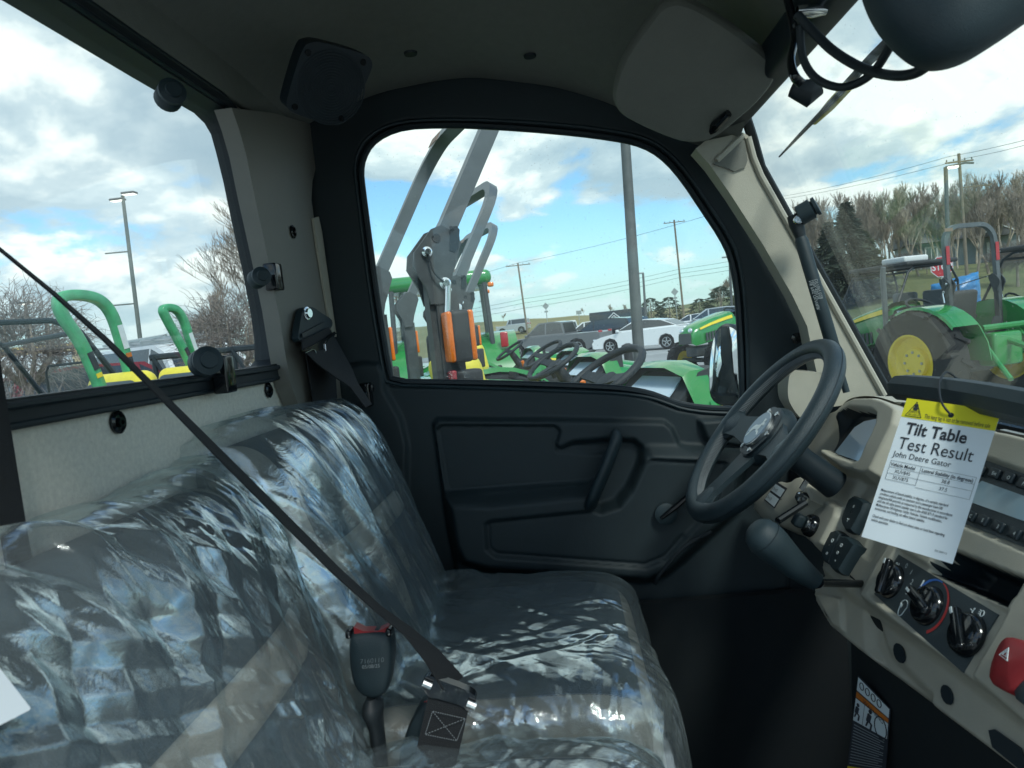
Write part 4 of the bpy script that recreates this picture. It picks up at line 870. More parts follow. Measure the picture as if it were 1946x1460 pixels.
def backrest(seat, yc, w, cols, dz=0.0):
    o = Vector((-0.425, yc, -0.335+dz)); S, T_, dome, P = pad_grid(o, BY, BU, BN, w, BH, 0.115, (120, 110))
    P = P-(0.006*np.exp(-((T_-cols['t1'])/0.02)**2)+0.006*np.exp(-((T_-cols['t0'])/0.02)**2)+0.004*np.exp(-((np.abs(S)-0.74)/0.015)**2)*(T_ < cols['t1']))[..., None]*np.array(BN)
    Sm = S[:-1, :-1]; Tm = T_[:-1, :-1]; mi = np.zeros(Sm.shape, int)
    mi[(Tm > cols['t0']) & (Tm < cols['t1']) & (np.abs(Sm) < 0.90)] = 1; mi[np.abs(Sm) > 0.87] = 1
    b = grid_mesh('backrest', P, None, ['seat_dark', 'seat_beige'], seat, mi)
    MB().rbox(o-BN*0.02, (0.04, w*0.98, BH-0.01), 0.015, 3, rot=Matrix((BN, BY, BU)).transposed()).build('backrest_shell', 'seat_dark', seat)
    st = MB()
    for sx in (-0.74, 0.74, -0.30, 0.30):
        for k in range(34):
            t = -0.85+k*0.028
            if t > cols['t0']-0.03: break
            d = ((1-abs(sx)**5)*(1-abs(t)**5))**0.38*0.115+0.0012
            st.box(o+BY*sx*w/2+BU*t*BH/2+BN*d, (0.001, 0.0016, 0.0045), rot=Matrix((BN, BY, BU)).transposed())
    tag(st.build('stitching', 'stitch', seat), kind='stuff'); return o
def cushion(seat, yc, w, x0, x1, zt):
    L_ = x1-x0; T = 0.12; o = Vector(((x0+x1)/2, yc, zt-T)); X = Vector((1, 0, 0)); Z = Vector((0, 0, 1))
    S, T_, dome, P = pad_grid(o, BY, -X, Z, w, L_, T, (110, 110), 6.0, 0.33)
    Sm = S[:-1, :-1]; Tm = T_[:-1, :-1]; mi = np.zeros(Sm.shape, int); mi[(np.abs(Sm) > 0.86) | (Tm < -0.90)] = 1
    grid_mesh('cushion', P, None, ['seat_dark', 'seat_beige'], seat, mi)
    MB().rbox(o-Z*0.05, (L_*0.97, w*0.97, 0.11), 0.02, 3).build('cushion_base', 'seat_beige', seat)
    st = MB()
    for k in range(60):
        sx = -0.86; t = -0.8+k*0.027; d = ((1-abs(sx)**6)*(1-abs(t)**6))**0.33*T+0.001
        st.box(o+BY*sx*w/2-X*t*L_/2+Z*d, (0.0045, 0.0014, 0.001))
    tag(st.build('stitching', 'stitch', seat), kind='stuff'); return o, L_, T
s1 = MB().box((-0.35, 1.10, -0.64), (0.28, 0.44, 0.12)).build('driver_seat', 'floor_mat', V)
s2 = MB().box((-0.35, 0.45, -0.64), (0.28, 0.70, 0.12)).build('passenger_seat', 'floor_mat', V)
DW, DYC = 0.46, 1.115; PWD, PYC = 0.80, 0.455
bo1 = backrest(s1, DYC, DW, dict(t0=-0.02, t1=0.16)); bo2 = backrest(s2, PYC, PWD, dict(t0=-0.05, t1=0.20), -0.035)
CW1, CY1 = 0.47, 1.09; co1 = cushion(s1, CY1, CW1, -0.36, 0.078, -0.458); CW2, CY2 = 0.74, 0.435; co2 = cushion(s2, CY2, CW2, -0.36, 0.055, -0.458)
def wrap(name, label, o, ex, ey, en, w, h, T, n, p, q, amp, fr, rot, seed, grow=0.016, skirt=0.03, spreadf=0.6, slope=0.30, along=0.22, dens=0.40):
    S, T_, dome, P = pad_grid(o, ex, ey, en, w+2*grow, h+2*grow, T+0.008, n, p, q)
    N_ = normals(P); sg = np.sign((N_*np.array(en)).sum(-1).mean()); N_ = N_*sg
    a = S*w/2; b = T_*h/2; ca, sa = math.cos(rot), math.sin(rot); A = a*ca+b*sa; B = -a*sa+b*ca
    wx = 0.05*pnoise(np.stack([a*6, b*6, a*0+seed], -1)); wy = 0.05*pnoise(np.stack([a*6, b*6, a*0+seed+9], -1))
    def rl(f1, f2, s_): return ridged(np.stack([(A+wx)*f1, (B+wy)*f2, a*0+seed+s_], -1), 3)
    # broad soft folds, sharper creases where the sheet bunches, long tension lines
    zone = np.clip(pnoise(np.stack([a*5, b*5, a*0+seed+50], -1))*1.6+0.45, 0, 1)
    # straight folds in several directions, each fading in and out: flat facets with sharp creases
    W = 0*a; rf = np.random.default_rng(int(seed*10))
    for k in range(9):
        lam = (0.20, 0.15, 0.11, 0.08, 0.06, 0.045, 0.033, 0.024, 0.016)[k]*11.0/fr; lam = max(lam, 0.0085); th = rot+rf.normal()*spreadf; dx, dy = math.cos(th), math.sin(th)
        u_ = (a*dx+b*dy)/lam; v_ = (b*dx-a*dy)/lam
        ph = u_+0.6*pnoise(np.stack([u_*0.8, v_*along, a*0+seed+k*7], -1))+rf.random(); tr_ = np.abs((ph % 1.0)*2-1)
        mk_ = np.clip(pnoise(np.stack([u_*0.45, v_*along*0.5, a*0+seed+k*13+3], -1))*2.4+dens, 0, 1)
        if k > 3: mk_ = mk_*(0.25+0.75*zone)
        W = W+0.44*lam*slope*tr_*mk_
    big = amp*1.4*np.clip(pnoise(np.stack([a*5, b*5, a*0+seed+21], -1))+0.15, 0, 1)
    edge = np.clip(1-np.minimum(1-np.abs(S), 1-np.abs(T_))/0.06, 0, 1)
    P = P+N_*(W+big+0.002)[..., None]+np.array(en)*(-skirt*edge**2+0.5*skirt*edge*pnoise(np.stack([a*22, b*22, a*0+seed+40], -1)))[..., None]
    ob = grid_mesh(name, P, None, 'film', None)
    me = ob.data; base = Vector(o); 
    co = np.empty(len(me.vertices)*3, np.float32); me.vertices.foreach_get('co', co); co = co.reshape(-1, 3)-np.array(base, np.float32); me.vertices.foreach_set('co', co.ravel()); me.update()
    ob.location = base; tag(ob, label, 'plastic cover', 'clear plastic wraps on the bench seat'); return ob
wrap('plastic_seat_cover', 'clear crinkled plastic wrap over the backrest behind the steering wheel', bo1, BY, BU, BN, DW, BH, 0.115, (380, 360), 5.0, 0.38, 0.009, 22.0, 0.12, 3.1, spreadf=0.22, along=0.12)
wrap('plastic_seat_cover', 'shiny loose plastic wrap over the large backrest nearest the camera', bo2, BY, BU, BN, PWD, BH, 0.115, (480, 380), 5.0, 0.38, 0.010, 24.0, 0.6, 11.7, grow=0.018, spreadf=0.75)
wrap('plastic_seat_cover', 'cloudy plastic wrap bunched over the seat cushion below the door handle', co1[0], BY, Vector((-1, 0, 0)), Vector((0, 0, 1)), CW1, co1[1], co1[2], (380, 380), 6.0, 0.33, 0.009, 13.0, 0.9, 23.5, skirt=0.05, spreadf=1.0, slope=0.22, dens=0.34)
wrap('plastic_seat_cover', 'plastic wrap on the nearest cushion at the bottom edge of the picture', co2[0], BY, Vector((-1, 0, 0)), Vector((0, 0, 1)), CW2, co2[1], co2[2], (360, 280), 6.0, 0.33, 0.010, 13.0, 0.3, 31.5, skirt=0.05, spreadf=1.0, slope=0.22, dens=0.3)
# paper on the near backrest
def on_seat(x, y, h): return onP(x, y, bo2+BN*(0.115+h), BN)
pp = [on_seat(x, y, 0.035) for x, y in ((-160, 1270), (-10, 1258), (58, 1345), (56, 1350), (-120, 1440))]
pap = thing('paper_sheet', 'white paper sheet lying on the wrapped backrest at the left edge', 'paper', pp[0]); MB().prism(pp, -BN*0.001).build('sheet', 'paper_white', pap)
# ---- belts and buckles
def perp(px0, px1, w, Y):                # width vector in the picture plane
    a = onY(*px0, Y); b = onY(*px1, Y); t = (b-a).normalized(); n = t.cross(Vector((0, 1, 0))).normalized(); return n*w
bp = [(-60, 422, .50, 5), (0, 474, .53, 7), (100, 556, .56, 10), (200, 645, .60, 15), (300, 745, .64, 20), (420, 866, .68, 27), (540, 986, .72, 30), (640, 1086, .735, 28), (720, 1158, .755, 25), (775, 1200, .765, 34), (820, 1245, .762, 60), (862, 1300, .76, 84)]
cs = [onY(x, y, Y) for x, y, Y, w in bp]; ws = []
for i, (x, y, Y, w) in enumerate(bp):
    j = min(i+1, len(bp)-1); i0 = max(i-1, 0); wpx = w/FPX*Y*0.60; n = perp((bp[i0][0], bp[i0][1]), (bp[j][0], bp[j][1]), 1.0, Y)
    dep = math.sqrt(max(0.0, 0.047**2-wpx**2)); ws.append(n*wpx+ray(x, y).normalized()*dep)
belt = MB().ribbon(cs, ws, 0.0008).build('seat_belt', 'webbing', V)
tg = [(800, 1300), (806, 1288), (818, 1283), (832, 1292), (884, 1310), (905, 1324), (903, 1340), (888, 1354), (880, 1342), (830, 1328), (812, 1326)]
MB().prism([onY(p.x, p.y, 0.745) for p in smooth_loop([(a, b, 0) for a, b in tg], 1)], (0, 0.012, 0)).build('belt_tongue', 'gloss_black', belt)
for px in ((812, 1300), (896, 1338)): MB().tube([onY(px[0]-8, px[1]-2, 0.742), onY(px[0]+8, px[1]+5, 0.742)], 0.004, 8).build('tongue_pin', 'steel', belt)
wl = [(856, 1318, .752), (850, 1345, .748), (838, 1400, .745), (826, 1450, .742), (812, 1520, .735)]
MB().ribbon([onY(x, y, Y) for x, y, Y in wl], [perp((856, 1318), (812, 1520), 0.047, 0.8)]*5, 0.0012).build('lap_webbing', 'webbing', belt)
q = [onY(*p, 0.742) for p in ((822, 1352), (884, 1366), (868, 1408), (808, 1396))]; sx = MB()
for a, b in ((0, 1), (1, 2), (2, 3), (3, 0), (0, 2), (1, 3)):
    for k in range(14):
        p = lerp(q[a], q[b], (k+0.2)/14); p2 = lerp(q[a], q[b], (k+0.75)/14); sx.tube([p, p2], 0.0006, 4)
tag(sx.build('cross_stitching', 'stitch', belt), kind='stuff')
def buckle(px, Y, red, neck, lab=None):
    lp = [onY(p.x, p.y, Y) for p in smooth_loop([(a, b, 0) for a, b in px], 1)]; cen = sum(lp, Vector())/len(lp); k = len(lp); vs = []; fs = []
    for s_, h in ((0.9, 0.024), (1.0, 0.018), (1.0, 0.004), (0.96, 0.0), (0.85, -0.003), (0.5, -0.0045), (0.05, -0.005)): vs += [cen+(p-cen)*s_+Vector((0, h, 0)) for p in lp]
    for i in range(6):
        for j in range(k): fs.append((i*k+j, i*k+(j+1) % k, (i+1)*k+(j+1) % k, (i+1)*k+j))
    fs.append(tuple(range(k))); b = MB().add(vs, fs).build('belt_buckle', 'black_plastic', V)
    if lab: tag(b, lab)
    MB().prism([onY(x, y, Y+0.001) for x, y in red], (0, 0.014, 0)).build('release_button', 'red_plastic', b)
    pts = [onY(x, y, Y+0.010) for x, y, r in neck]; MB().tube(pts, [r for _, _, r in neck], 14, flat=(1.0, 0.6)).build('buckle_stalk', 'rubber', b); return b
b1 = buckle([(664, 1206), (674, 1203), (736, 1199), (744, 1208), (746, 1250), (741, 1298), (730, 1324), (706, 1330), (684, 1322), (670, 1300), (662, 1250)], 0.775, [(672, 1192), (690, 1200), (718, 1200), (738, 1190), (738, 1214), (674, 1216)],
       [(706, 1325, 0.010), (708, 1338, 0.019), (709, 1350, 0.021), (711, 1362, 0.017), (716, 1385, 0.014), (722, 1440, 0.014), (728, 1500, 0.014)])
for px in ((665, 1202), (741, 1198)): MB().rbox(onY(*px, 0.78), (0.007, 0.018, 0.010), 0.003).build('buckle_lug', 'gloss_black', b1)
by_ = onY(684, 1262, 0.7692); bx = (onY(730, 1258, 0.7692)-by_).normalized(); bz = (onY(684, 1240, 0.7692)-by_).normalized()
text('7160110', 0.0082, by_, bx, bz, 'print_grey', b1, bold=-0.0002); text('05/08/25', 0.006, onY(688, 1271, 0.7692), bx, bz, 'print_grey', b1)
buckle([(755, 1450), (768, 1400), (790, 1352), (806, 1332), (816, 1336), (812, 1400), (800, 1470), (762, 1480)], 0.80, [(806, 1334), (816, 1332), (814, 1350), (806, 1352)], [(780, 1470, 0.016), (775, 1520, 0.014)])
# belt hanging at the left edge
xh = XB+0.022
hb = [(-40, 560), (-24, 700), (-8, 800), (8, 900), (24, 1000), (40, 1090)]
P_ = [onX(x, y, xh) for x, y in hb]; MB().ribbon(P_, [onX(x+24, y-4, xh)-onX(x-24, y+4, xh) for x, y in hb], 0.0012).build('hanging_webbing', 'webbing', belt)
# driver belt with its upper guide
xg = XB+0.048
dr = [(584, 583), (596, 584), (612, 596), (630, 606), (633, 616), (628, 625), (612, 640), (592, 652), (570, 650), (566, 640), (572, 605), (576, 588)]
rg = MB().prism([onX(p.x, p.y, xg) for p in smooth_loop([(a, b, 0) for a, b in dr], 1)], (-0.012, 0, 0)).build('belt_guide', 'black_plastic', V)
MB().lathe([(0.012, 0), (0.012, 0.003), (0.009, 0.004), (0.008, 0.008), (0.003, 0.008)], onX(582, 596, xg), (1, -0.2, 0), 16).build('guide_bolt', 'chrome', rg)
MB().prism([onX(x, y, xg+0.004) for x, y in ((574, 634), (616, 612), (618, 618), (576, 642))], (-0.003, 0, 0)).build('guide_slot', 'frame_black', rg)
def bx_rib(pts, wpx, name):
    P = [onX(x, y, X) for x, y, X in pts]; ws = []
    for (x, y, X), (dx, dy) in zip(pts, wpx): ws.append(onX(x+dx/2, y+dy/2, X)-onX(x-dx/2, y-dy/2, X))
    return MB().ribbon(P, ws, 0.0012).build(name, 'webbing', rg)
bx_rib([(600, 634, xg+0.006), (606, 650, xg+0.008), (628, 680, xg+0.02), (652, 708, xg+0.04), (672, 732, xg+0.06), (700, 772, xg+0.085)], [(50, -24), (58, -26), (50, -20), (34, -14), (14, -8), (12, -6)], 'shoulder_webbing')
bx_rib([(602, 640, xg-0.002), (612, 700, xg-0.002), (620, 775, xg-0.002)], [(46, -10), (50, -4), (44, 0)], 'lower_webbing')
tn = [(572, 668), (610, 648), (636, 630), (640, 634), (630, 642), (620, 648), (618, 656), (618, 666), (604, 676), (600, 668), (594, 664), (584, 668)]
MB().prism([onX(x, y, xg+0.014) for x, y in tn], (-0.003, 0, 0)).build('belt_tongue', 'gloss_black', rg)
MB().tube([onX(x, y, xg+0.015) for x, y in ((582, 670), (593, 664), (599, 666), (603, 678), (619, 667), (618, 655), (624, 646), (636, 638))], 0.0010, 6).build('tongue_edge', 'chrome', rg)
# ================================================================ hang tag on the grab bar
TQ = quad4([(1724, 757), (1903, 781), (1810, 1072), (1637, 1020)], 0.093)
tn_ = (TQ[1]-TQ[0]).cross(TQ[3]-TQ[0]).normalized()
if tn_.dot(TQ[0]) > 0: tn_ = -tn_
TG = thing('hang_tag', 'white safety hang tag with yellow top reading Tilt Table Test Result', 'tag', TQ[3])
def tq(u, v, l=0.0): return (TQ[0]*(1-u)+TQ[1]*u)*(1-v)+(TQ[3]*(1-u)+TQ[2]*u)*v+tn_*l
nb = 10; m = MB(); vs = []; fs = []
def curl(u, v): return tn_*(0.003*math.sin(v*2.6)-0.0015)
for j in range(nb+1):
    for i in range(nb+1): vs.append(tq(i/nb, j/nb))
for j in range(nb+1):
    for i in range(nb+1): vs.append(tq(i/nb, j/nb, -0.0005))
a_ = (nb+1)**2
for j in range(nb):
    for i in range(nb): k = j*(nb+1)+i; fs += [(k, k+1, k+nb+2, k+nb+1), (a_+k, a_+k+nb+1, a_+k+nb+2, a_+k+1)]
m.add(vs, fs).build('card', 'paper_white', TG)
MB().prism([tq(0, 0, 0.0004), tq(1, 0, 0.0004), tq(1, 0.134, 0.0004), tq(0, 0.134, 0.0004)], -tn_*0.0003).build('yellow_band', 'tag_yellow', TG)
tex = (TQ[1]-TQ[0]).normalized(); tey = (TQ[0]-TQ[3]).normalized(); TW = (TQ[1]-TQ[0]).length; TH = (TQ[0]-TQ[3]).length
def tt(s, u, v, size, m_='ink', bold=0, xs=1.0, al='LEFT', l=0.0007): return text(s, size, tq(u, v), tex, tey, m_, TG, align=al, bold=bold, xs=xs, lift=l)
tt('This hang tag is not to be removed before sale', 0.26, 0.122, 0.0072, xs=0.47, l=0.0009)
tri = [tq(0.13, 0.018, 0.0008), tq(0.045, 0.122, 0.0008), tq(0.225, 0.122, 0.0008)]
MB().tube(tri, 0.0005, 4, closed=True, up=tn_).build('warning_triangle', 'ink', TG)
tt('SAFETY', 0.135, 0.098, 0.0042, al='CENTER', xs=0.75, l=0.0009); tt('live with it', 0.135, 0.116, 0.0038, al='CENTER', xs=0.7, l=0.0009)
MB().lathe([(0.0022, 0), (0.0022, 0.0003)], tq(0.135, 0.045, 0.0008), tn_, 10).build('pictogram', 'ink', TG); MB().prism([tq(0.105, 0.058, 0.0009), tq(0.165, 0.058, 0.0009), tq(0.155, 0.078, 0.0009), tq(0.115, 0.078, 0.0009)], -tn_*0.0002).build('pictogram', 'ink', TG)
tt('Tilt Table', 0.10, 0.245, 0.0185, bold=0.00045, xs=0.86); tt('Test Result', 0.07, 0.355, 0.0195, xs=0.84); tt('John Deere Gator', 0.055, 0.415, 0.0093, xs=0.86)
gl_ = MB()
def ln(u0, v0, u1, v1): gl_.tube([tq(u0, v0, 0.0006), tq(u1, v1, 0.0006)], 0.0002, 4)
for v in (0.445, 0.49, 0.535, 0.59): ln(0.055 if v < 0.58 else 0.40, v, 0.97, v)
ln(0.055, 0.578, 0.40, 0.578); ln(0.055, 0.445, 0.055, 0.578); ln(0.40, 0.445, 0.40, 0.578); ln(0.97, 0.445, 0.97, 0.59); gl_.build('table_rules', 'print_grey', TG)
tt('Vehicle Model', 0.065, 0.481, 0.0056, xs=0.80, bold=0.00008); tt('Lateral Stability (in degrees)', 0.415, 0.481, 0.0056, xs=0.79, bold=0.00008)
for s_, u, v in (('XUV845', 0.22, 0.524), ('38.8', 0.69, 0.524), ('XUV875', 0.22, 0.568), ('37.5', 0.69, 0.574)): tt(s_, u, v, 0.0056, al='CENTER', xs=0.85)
for i, s_ in enumerate(('Measurement of lateral stability, in degrees, of a sample, standard', 'condition vehicle (with an operator and a passenger load-100', 'kilograms/436 pounds) as measured by the manufacturer in accordance', 'with the tilt table lateral stability test in the ANSI B71.9 standard for', 'Multipurpose Off-Highway Utility Vehicles. Vehicle modification,', 'accessories, and loading can affect lateral stability.', '', 'Check with your dealer to find out about state or local laws regarding', 'vehicle operation.')):
    if s_: tt(s_, 0.05, 0.665+i*0.0265, 0.0042, xs=0.62, bold=0.00005)
tt('DC208712', 0.86, 0.955, 0.0026, al='CENTER')
MB().lathe([(0.0028, 0), (0.0028, 0.0003)], tq(0.53, 0.075, 0.0006), tn_, 14).build('punched_hole', 'frame_black', TG)
hole = tq(0.53, 0.075, 0.002); gx_ = 0.43; g0 = onX(1790, 744, gx_)
lpz = spline([hole, hole+Vector((-0.004, 0.008, 0.012)), onX(1785, 740, gx_-0.020), onX(1787, 722, gx_-0.010), onX(1800, 714, gx_+0.006)+Vector((0, 0, 0.004)), onX(1822, 722, gx_+0.02)], 6)
MB().tube(lpz, 0.0013, 6).build('tie_loop', 'rubber', TG)
# ================================================================ ground
def sheet(name, pts, z, m):
    o = MB().add([(x, y, z) for x, y in pts], [tuple(range(len(pts)))]).build(name, m, None, smooth=False); o['kind'] = 'structure'; return o
sheet('ground', [(-900, -900), (900, -900), (900, 900), (-900, 900)], GZ, 'asphalt')
# grass bank beyond the lot
def bankz(x, y):
    t = (y-(62-0.10*(x+30)))/170; return GZ+float(sstep(np.array(t*2.1)))*min(5.0, max(2.0, 3.55-0.04*x))*float(sstep(np.array((x+52)/9)))
def bank():
    xs = np.linspace(-52, 220, 100); ts = np.linspace(0, 1, 14); X = np.zeros((len(xs), len(ts), 3))
    for i, x in enumerate(xs):
        y0 = 62-0.10*(x+30) + (0 if x < 25 else 0)
        for j, t in enumerate(ts):
            y = y0+t*170; X[i, j] = (x, y, bankz(x, y)-0.05+0.08*math.sin(x*0.7+j))
    o = grid_mesh('grass_bank', X, None, 'grass', None, flip=True); o['kind'] = 'structure'
bank()
sheet('road', [(-140, 43), (120, 40), (120, 52), (-140, 56)], GZ+0.004, 'road_asphalt')
def lawnz(x, y):
    return GZ+0.012+3.6*float(sstep(np.array((y-34)/46)))*float(sstep(np.array((x-12)/16)))
gx_l = np.linspace(14, 170, 60); gt_l = np.linspace(0, 1, 50); XL = np.zeros((60, 50, 3))
for i_, x_l in enumerate(gx_l):
    for j_, t_l in enumerate(gt_l): y_l = 25+t_l*175; XL[i_, j_] = (x_l, y_l, lawnz(x_l, y_l))
lw_ = grid_mesh('lawn', XL, None, 'lawn', None, flip=True); lw_['kind'] = 'structure'
for (xa, ya, xb, yb) in ((-30, 30.0, 40, 29.0), (-30, 38.6, 60, 37.2)):
    d = Vector((xb-xa, yb-ya, 0)).normalized(); n = Vector((-d.y, d.x, 0))*0.07
    sheet('painted_line', [(xa-n.x, ya-n.y), (xb-n.x, yb-n.y), (xb+n.x, yb+n.y), (xa+n.x, ya+n.y)], GZ+0.009, 'white_trim')
k = MB().box((5, 41.8, GZ+0.06), (80, 0.2, 0.13)).build('kerb', 'sign_back', None); k['kind'] = 'structure'
# ================================================================ tractors
def tyre(root, c, r, w, rim, lugs=0, name='wheel', axis=(0, 1, 0)):
    c = Vector(c); h = w/2; ax = Vector(axis)
    t = MB().lathe([(rim, -h*0.75), (r*0.86, -h), (r*0.97, -h*0.82), (r, -h*0.4), (r, h*0.4), (r*0.97, h*0.82), (r*0.86, h), (rim, h*0.75)], c, ax, 36, cap=False)
    if lugs:
        x, y, z = frame(ax)
        for i in range(lugs):
            a = 2*math.pi*i/lugs; sg = 1 if i % 2 else -1; d = x*math.cos(a)+y*math.sin(a); tt_ = z.cross(d)
            M = Matrix(((tt_*0.8+z*0.6*sg).normalized(), d, ((tt_*0.8+z*0.6*sg).normalized()).cross(d))).transposed()
            t.box(c+d*r*1.0+z*sg*h*0.45, (w*0.14, r*0.07, w*0.55), rot=Matrix(((z.cross(d)*0.85+z*0.5*sg).normalized(), d, (z*0.85-z.cross(d)*0.5*sg).normalized())).transposed())
    t = t.build(name, 'tyre', root, world=False)
    q = MB()
    for sg in (-1, 1): q.lathe([(rim*1.02, sg*h*0.8), (rim*0.95, sg*h*0.78), (rim*0.90, sg*h*0.35), (rim*0.55, sg*h*0.20), (rim*0.50, sg*h*0.45), (rim*0.18, sg*h*0.48), (0.003, sg*h*0.48)], c, ax, 28, cap=False)
    q.lathe([(rim*0.98, -h*0.8), (rim*0.98, h*0.8)], c, ax, 28, cap=False)
    x, y, z = frame(ax)
    for i in range(8):
        a = 2*math.pi*i/8; d = x*math.cos(a)+y*math.sin(a)
        for sg in (-1, 1): q.lathe([(rim*0.05, 0), (rim*0.05, 0.012)], c+d*rim*0.38+z*sg*h*0.46, z*sg, 6, mi=1)
    q.build('rim', ['machine_yellow', 'steel'], t, world=False); return t
def make_tractor(name, label, group=None, lean=30.0, rops='folding', s=1.0, seat='seat_yellow', tall=0.0, hd=0.0, rw=0.60, wy=0.62, yr=0.48, tube_=0.026):
    T = thing(name, label, 'tractor', group=group)
    tyre(T, (0, wy, rw), rw, 0.34, rw*0.56, 28); tyre(T, (0, -wy, rw), rw, 0.34, rw*0.56, 28)
    tyre(T, (1.72, 0.55, 0.36), 0.36, 0.22, 0.20, 20); tyre(T, (1.72, -0.55, 0.36), 0.36, 0.22, 0.20, 20)
    b = MB(); b.rbox((0.55, 0, 0.62), (1.5, 0.40, 0.36), 0.05); b.rbox((1.6, 0, 0.55), (0.7, 0.34, 0.22), 0.04); b.tube([Vector((1.72, -0.5, 0.36)), Vector((1.72, 0.5, 0.36))], 0.05, 8); b.tube([Vector((0, -0.5, 0.6)), Vector((0, 0.5, 0.6))], 0.10, 10)
    b.build('chassis', 'rops_dark', T, world=False)
    # hood: lofted sections along x
    secs = [(0.98, 0.30, 1.25+hd, 0.86), (1.08, 0.30, 1.235+hd, 0.84), (1.3, 0.29, 1.185+hd, 0.80), (1.6, 0.275, 1.12+hd, 0.74), (1.85, 0.255, 1.05+hd, 0.70), (2.02, 0.235, 0.97+hd, 0.68), (2.08, 0.20, 0.89+hd, 0.72)]
    vs = []; fs = []; npf = 11
    for x, hw, zt, zb in secs:
        pr = [(-hw, zb), (-hw*1.02, zb+(zt-zb)*0.45), (-hw*0.98, zb+(zt-zb)*0.72), (-hw*0.86, zt-0.045), (-hw*0.62, zt-0.012), (0, zt), (hw*0.62, zt-0.012), (hw*0.86, zt-0.045), (hw*0.98, zb+(zt-zb)*0.72), (hw*1.02, zb+(zt-zb)*0.45), (hw, zb)]
        vs += [(x, y, z) for y, z in pr]
    for i in range(len(secs)-1):
        for j in range(npf-1): fs.append((i*npf+j, i*npf+j+1, (i+1)*npf+j+1, (i+1)*npf+j))
    fs.append(tuple((len(secs)-1)*npf+j for j in range(npf)))
    hood = MB().add(vs, fs).build('hood', 'tractor_green', T, world=False)
    for sg in (-1, 1):
        st_ = [(1.02, 0.304, 1.10+hd, 1.165+hd), (1.3, 0.294, 1.055+hd, 1.115+hd), (1.6, 0.280, 1.00+hd, 1.05+hd), (1.9, 0.254, 0.925+hd, 0.96+hd)]
        vs = []; fs = []
        for x, hw, z0, z1 in st_: vs += [(x, sg*(hw+0.012), z0), (x, sg*(hw-0.005), z1)]
        MB().add(vs, [(2*i, 2*i+1, 2*i+3, 2*i+2) for i in range(3)]).build('hood_stripe', 'machine_yellow', hood, world=False)
        gr = MB(); [gr.box((1.28+0.08*i, sg*0.298, 0.90-0.01*i), (0.05, 0.012, 0.16)) for i in range(7)]; gr.build('hood_grille', 'rops_dark', hood, world=False)
        MB().lathe([(0.06, 0), (0.055, 0.012), (0.02, 0.02)], Vector((2.05, sg*0.13, 0.92+hd)), (1, 0, 0.1), 14).build('headlamp', 'chrome', hood, world=False)
    t = MB(); t.box((2.085, 0, 0.83), (0.02, 0.34, 0.22)); t.build('front_grille', 'rops_dark', T, world=False)
    # dash console
    c = MB(); pl = [(0.66, 0.80), (0.74, 1.05), (0.84, 1.13), (0.98, 1.265), (1.06, 1.285), (1.08, 0.8)]
    c.prism([Vector((x, -0.235, z)) for x, z in pl], (0, 0.47, 0)); con = c.build('console', 'canopy_black', T, world=False)
    vs = []; arc_ = [(-0.30, 0.98), (-0.285, 1.16), (-0.22, 1.265), (-0.1, 1.30), (0.1, 1.30), (0.22, 1.265), (0.285, 1.16), (0.30, 0.98)]
    for x, dz in ((0.91, -0.01), (0.95, 0.01), (1.02, 0.01)): vs += [(x if z > 1.1 else x-0.04, y, z+dz) for y, z in arc_]
    for x in (1.02, 0.95): vs += [(x, y*0.86, z-0.03) for y, z in arc_]
    fs = []
    for i in range(4):
        for j in range(7): fs.append((i*8+j, i*8+j+1, (i+1)*8+j+1, (i+1)*8+j))
    MB().add(vs, fs).build('cowl', 'tractor_green', T, world=False)
    dn = Vector((-0.62, 0, 0.78)).normalized(); de = Vector((0.78, 0, 0.62)).normalized(); dc = Vector((0.915, 0, 1.205))
    MB().prism([dc+de*0.062+Vector((0, -0.15, 0)), dc+de*0.062+Vector((0, 0.15, 0)), dc-de*0.062+Vector((0, 0.17, 0)), dc-de*0.062+Vector((0, -0.17, 0))], dn*0.006).build('display', 'screen_painted_sky', con, world=False)
    MB().tube([Vector((0.80, -0.19, 1.05)), Vector((0.77, -0.205, 1.15))], [0.016, 0.020], 10).build('lever_knob', 'orange_knob', con, world=False)
    lv = MB(); lv.tube([Vector((0.62, 0.22, 0.9)), Vector((0.6, 0.27, 1.08))], 0.008, 6); lv.lathe([(0.02, -0.02), (0.03, 0), (0.02, 0.02)], Vector((0.6, 0.27, 1.09)), (0, 0, 1), 12); lv.build('gear_knob', 'canopy_black', con, world=False)
    # steering wheel
    sn = Vector((-0.52, 0, 0.854)).normalized(); su = Vector((0.854, 0, 0.52)); sy = Vector((0, 1, 0)); sc_ = Vector((0.68, 0, 1.285))
    w = MB().tube([sc_+(su*math.cos(t*math.pi/18)+sy*math.sin(t*math.pi/18))*0.185 for t in range(36)], 0.0165, 10, closed=True, up=sn).build('steering_wheel', 'rubber', T, world=False)
    for a in (90, 270, 180):
        d = su*math.cos(R(a))+sy*math.sin(R(a)); tt_ = sn.cross(d); m = MB(); vs = []; fs = []
        for r_, ww, hh in ((0.02, 0.035, -0.025), (0.09, 0.026, -0.014), (0.18, 0.022, 0.0)): vs += [sc_+d*r_+tt_*ww+sn*(hh+0.006), sc_+d*r_-tt_*ww+sn*(hh+0.006), sc_+d*r_-tt_*ww+sn*(hh-0.006), sc_+d*r_+tt_*ww+sn*(hh-0.006)]
        for i in range(2):
            for k in range(4): fs.append((i*4+k, i*4+(k+1) % 4, (i+1)*4+(k+1) % 4, (i+1)*4+k))
        m.add(vs, fs).build('spoke', 'rubber', w, world=False)
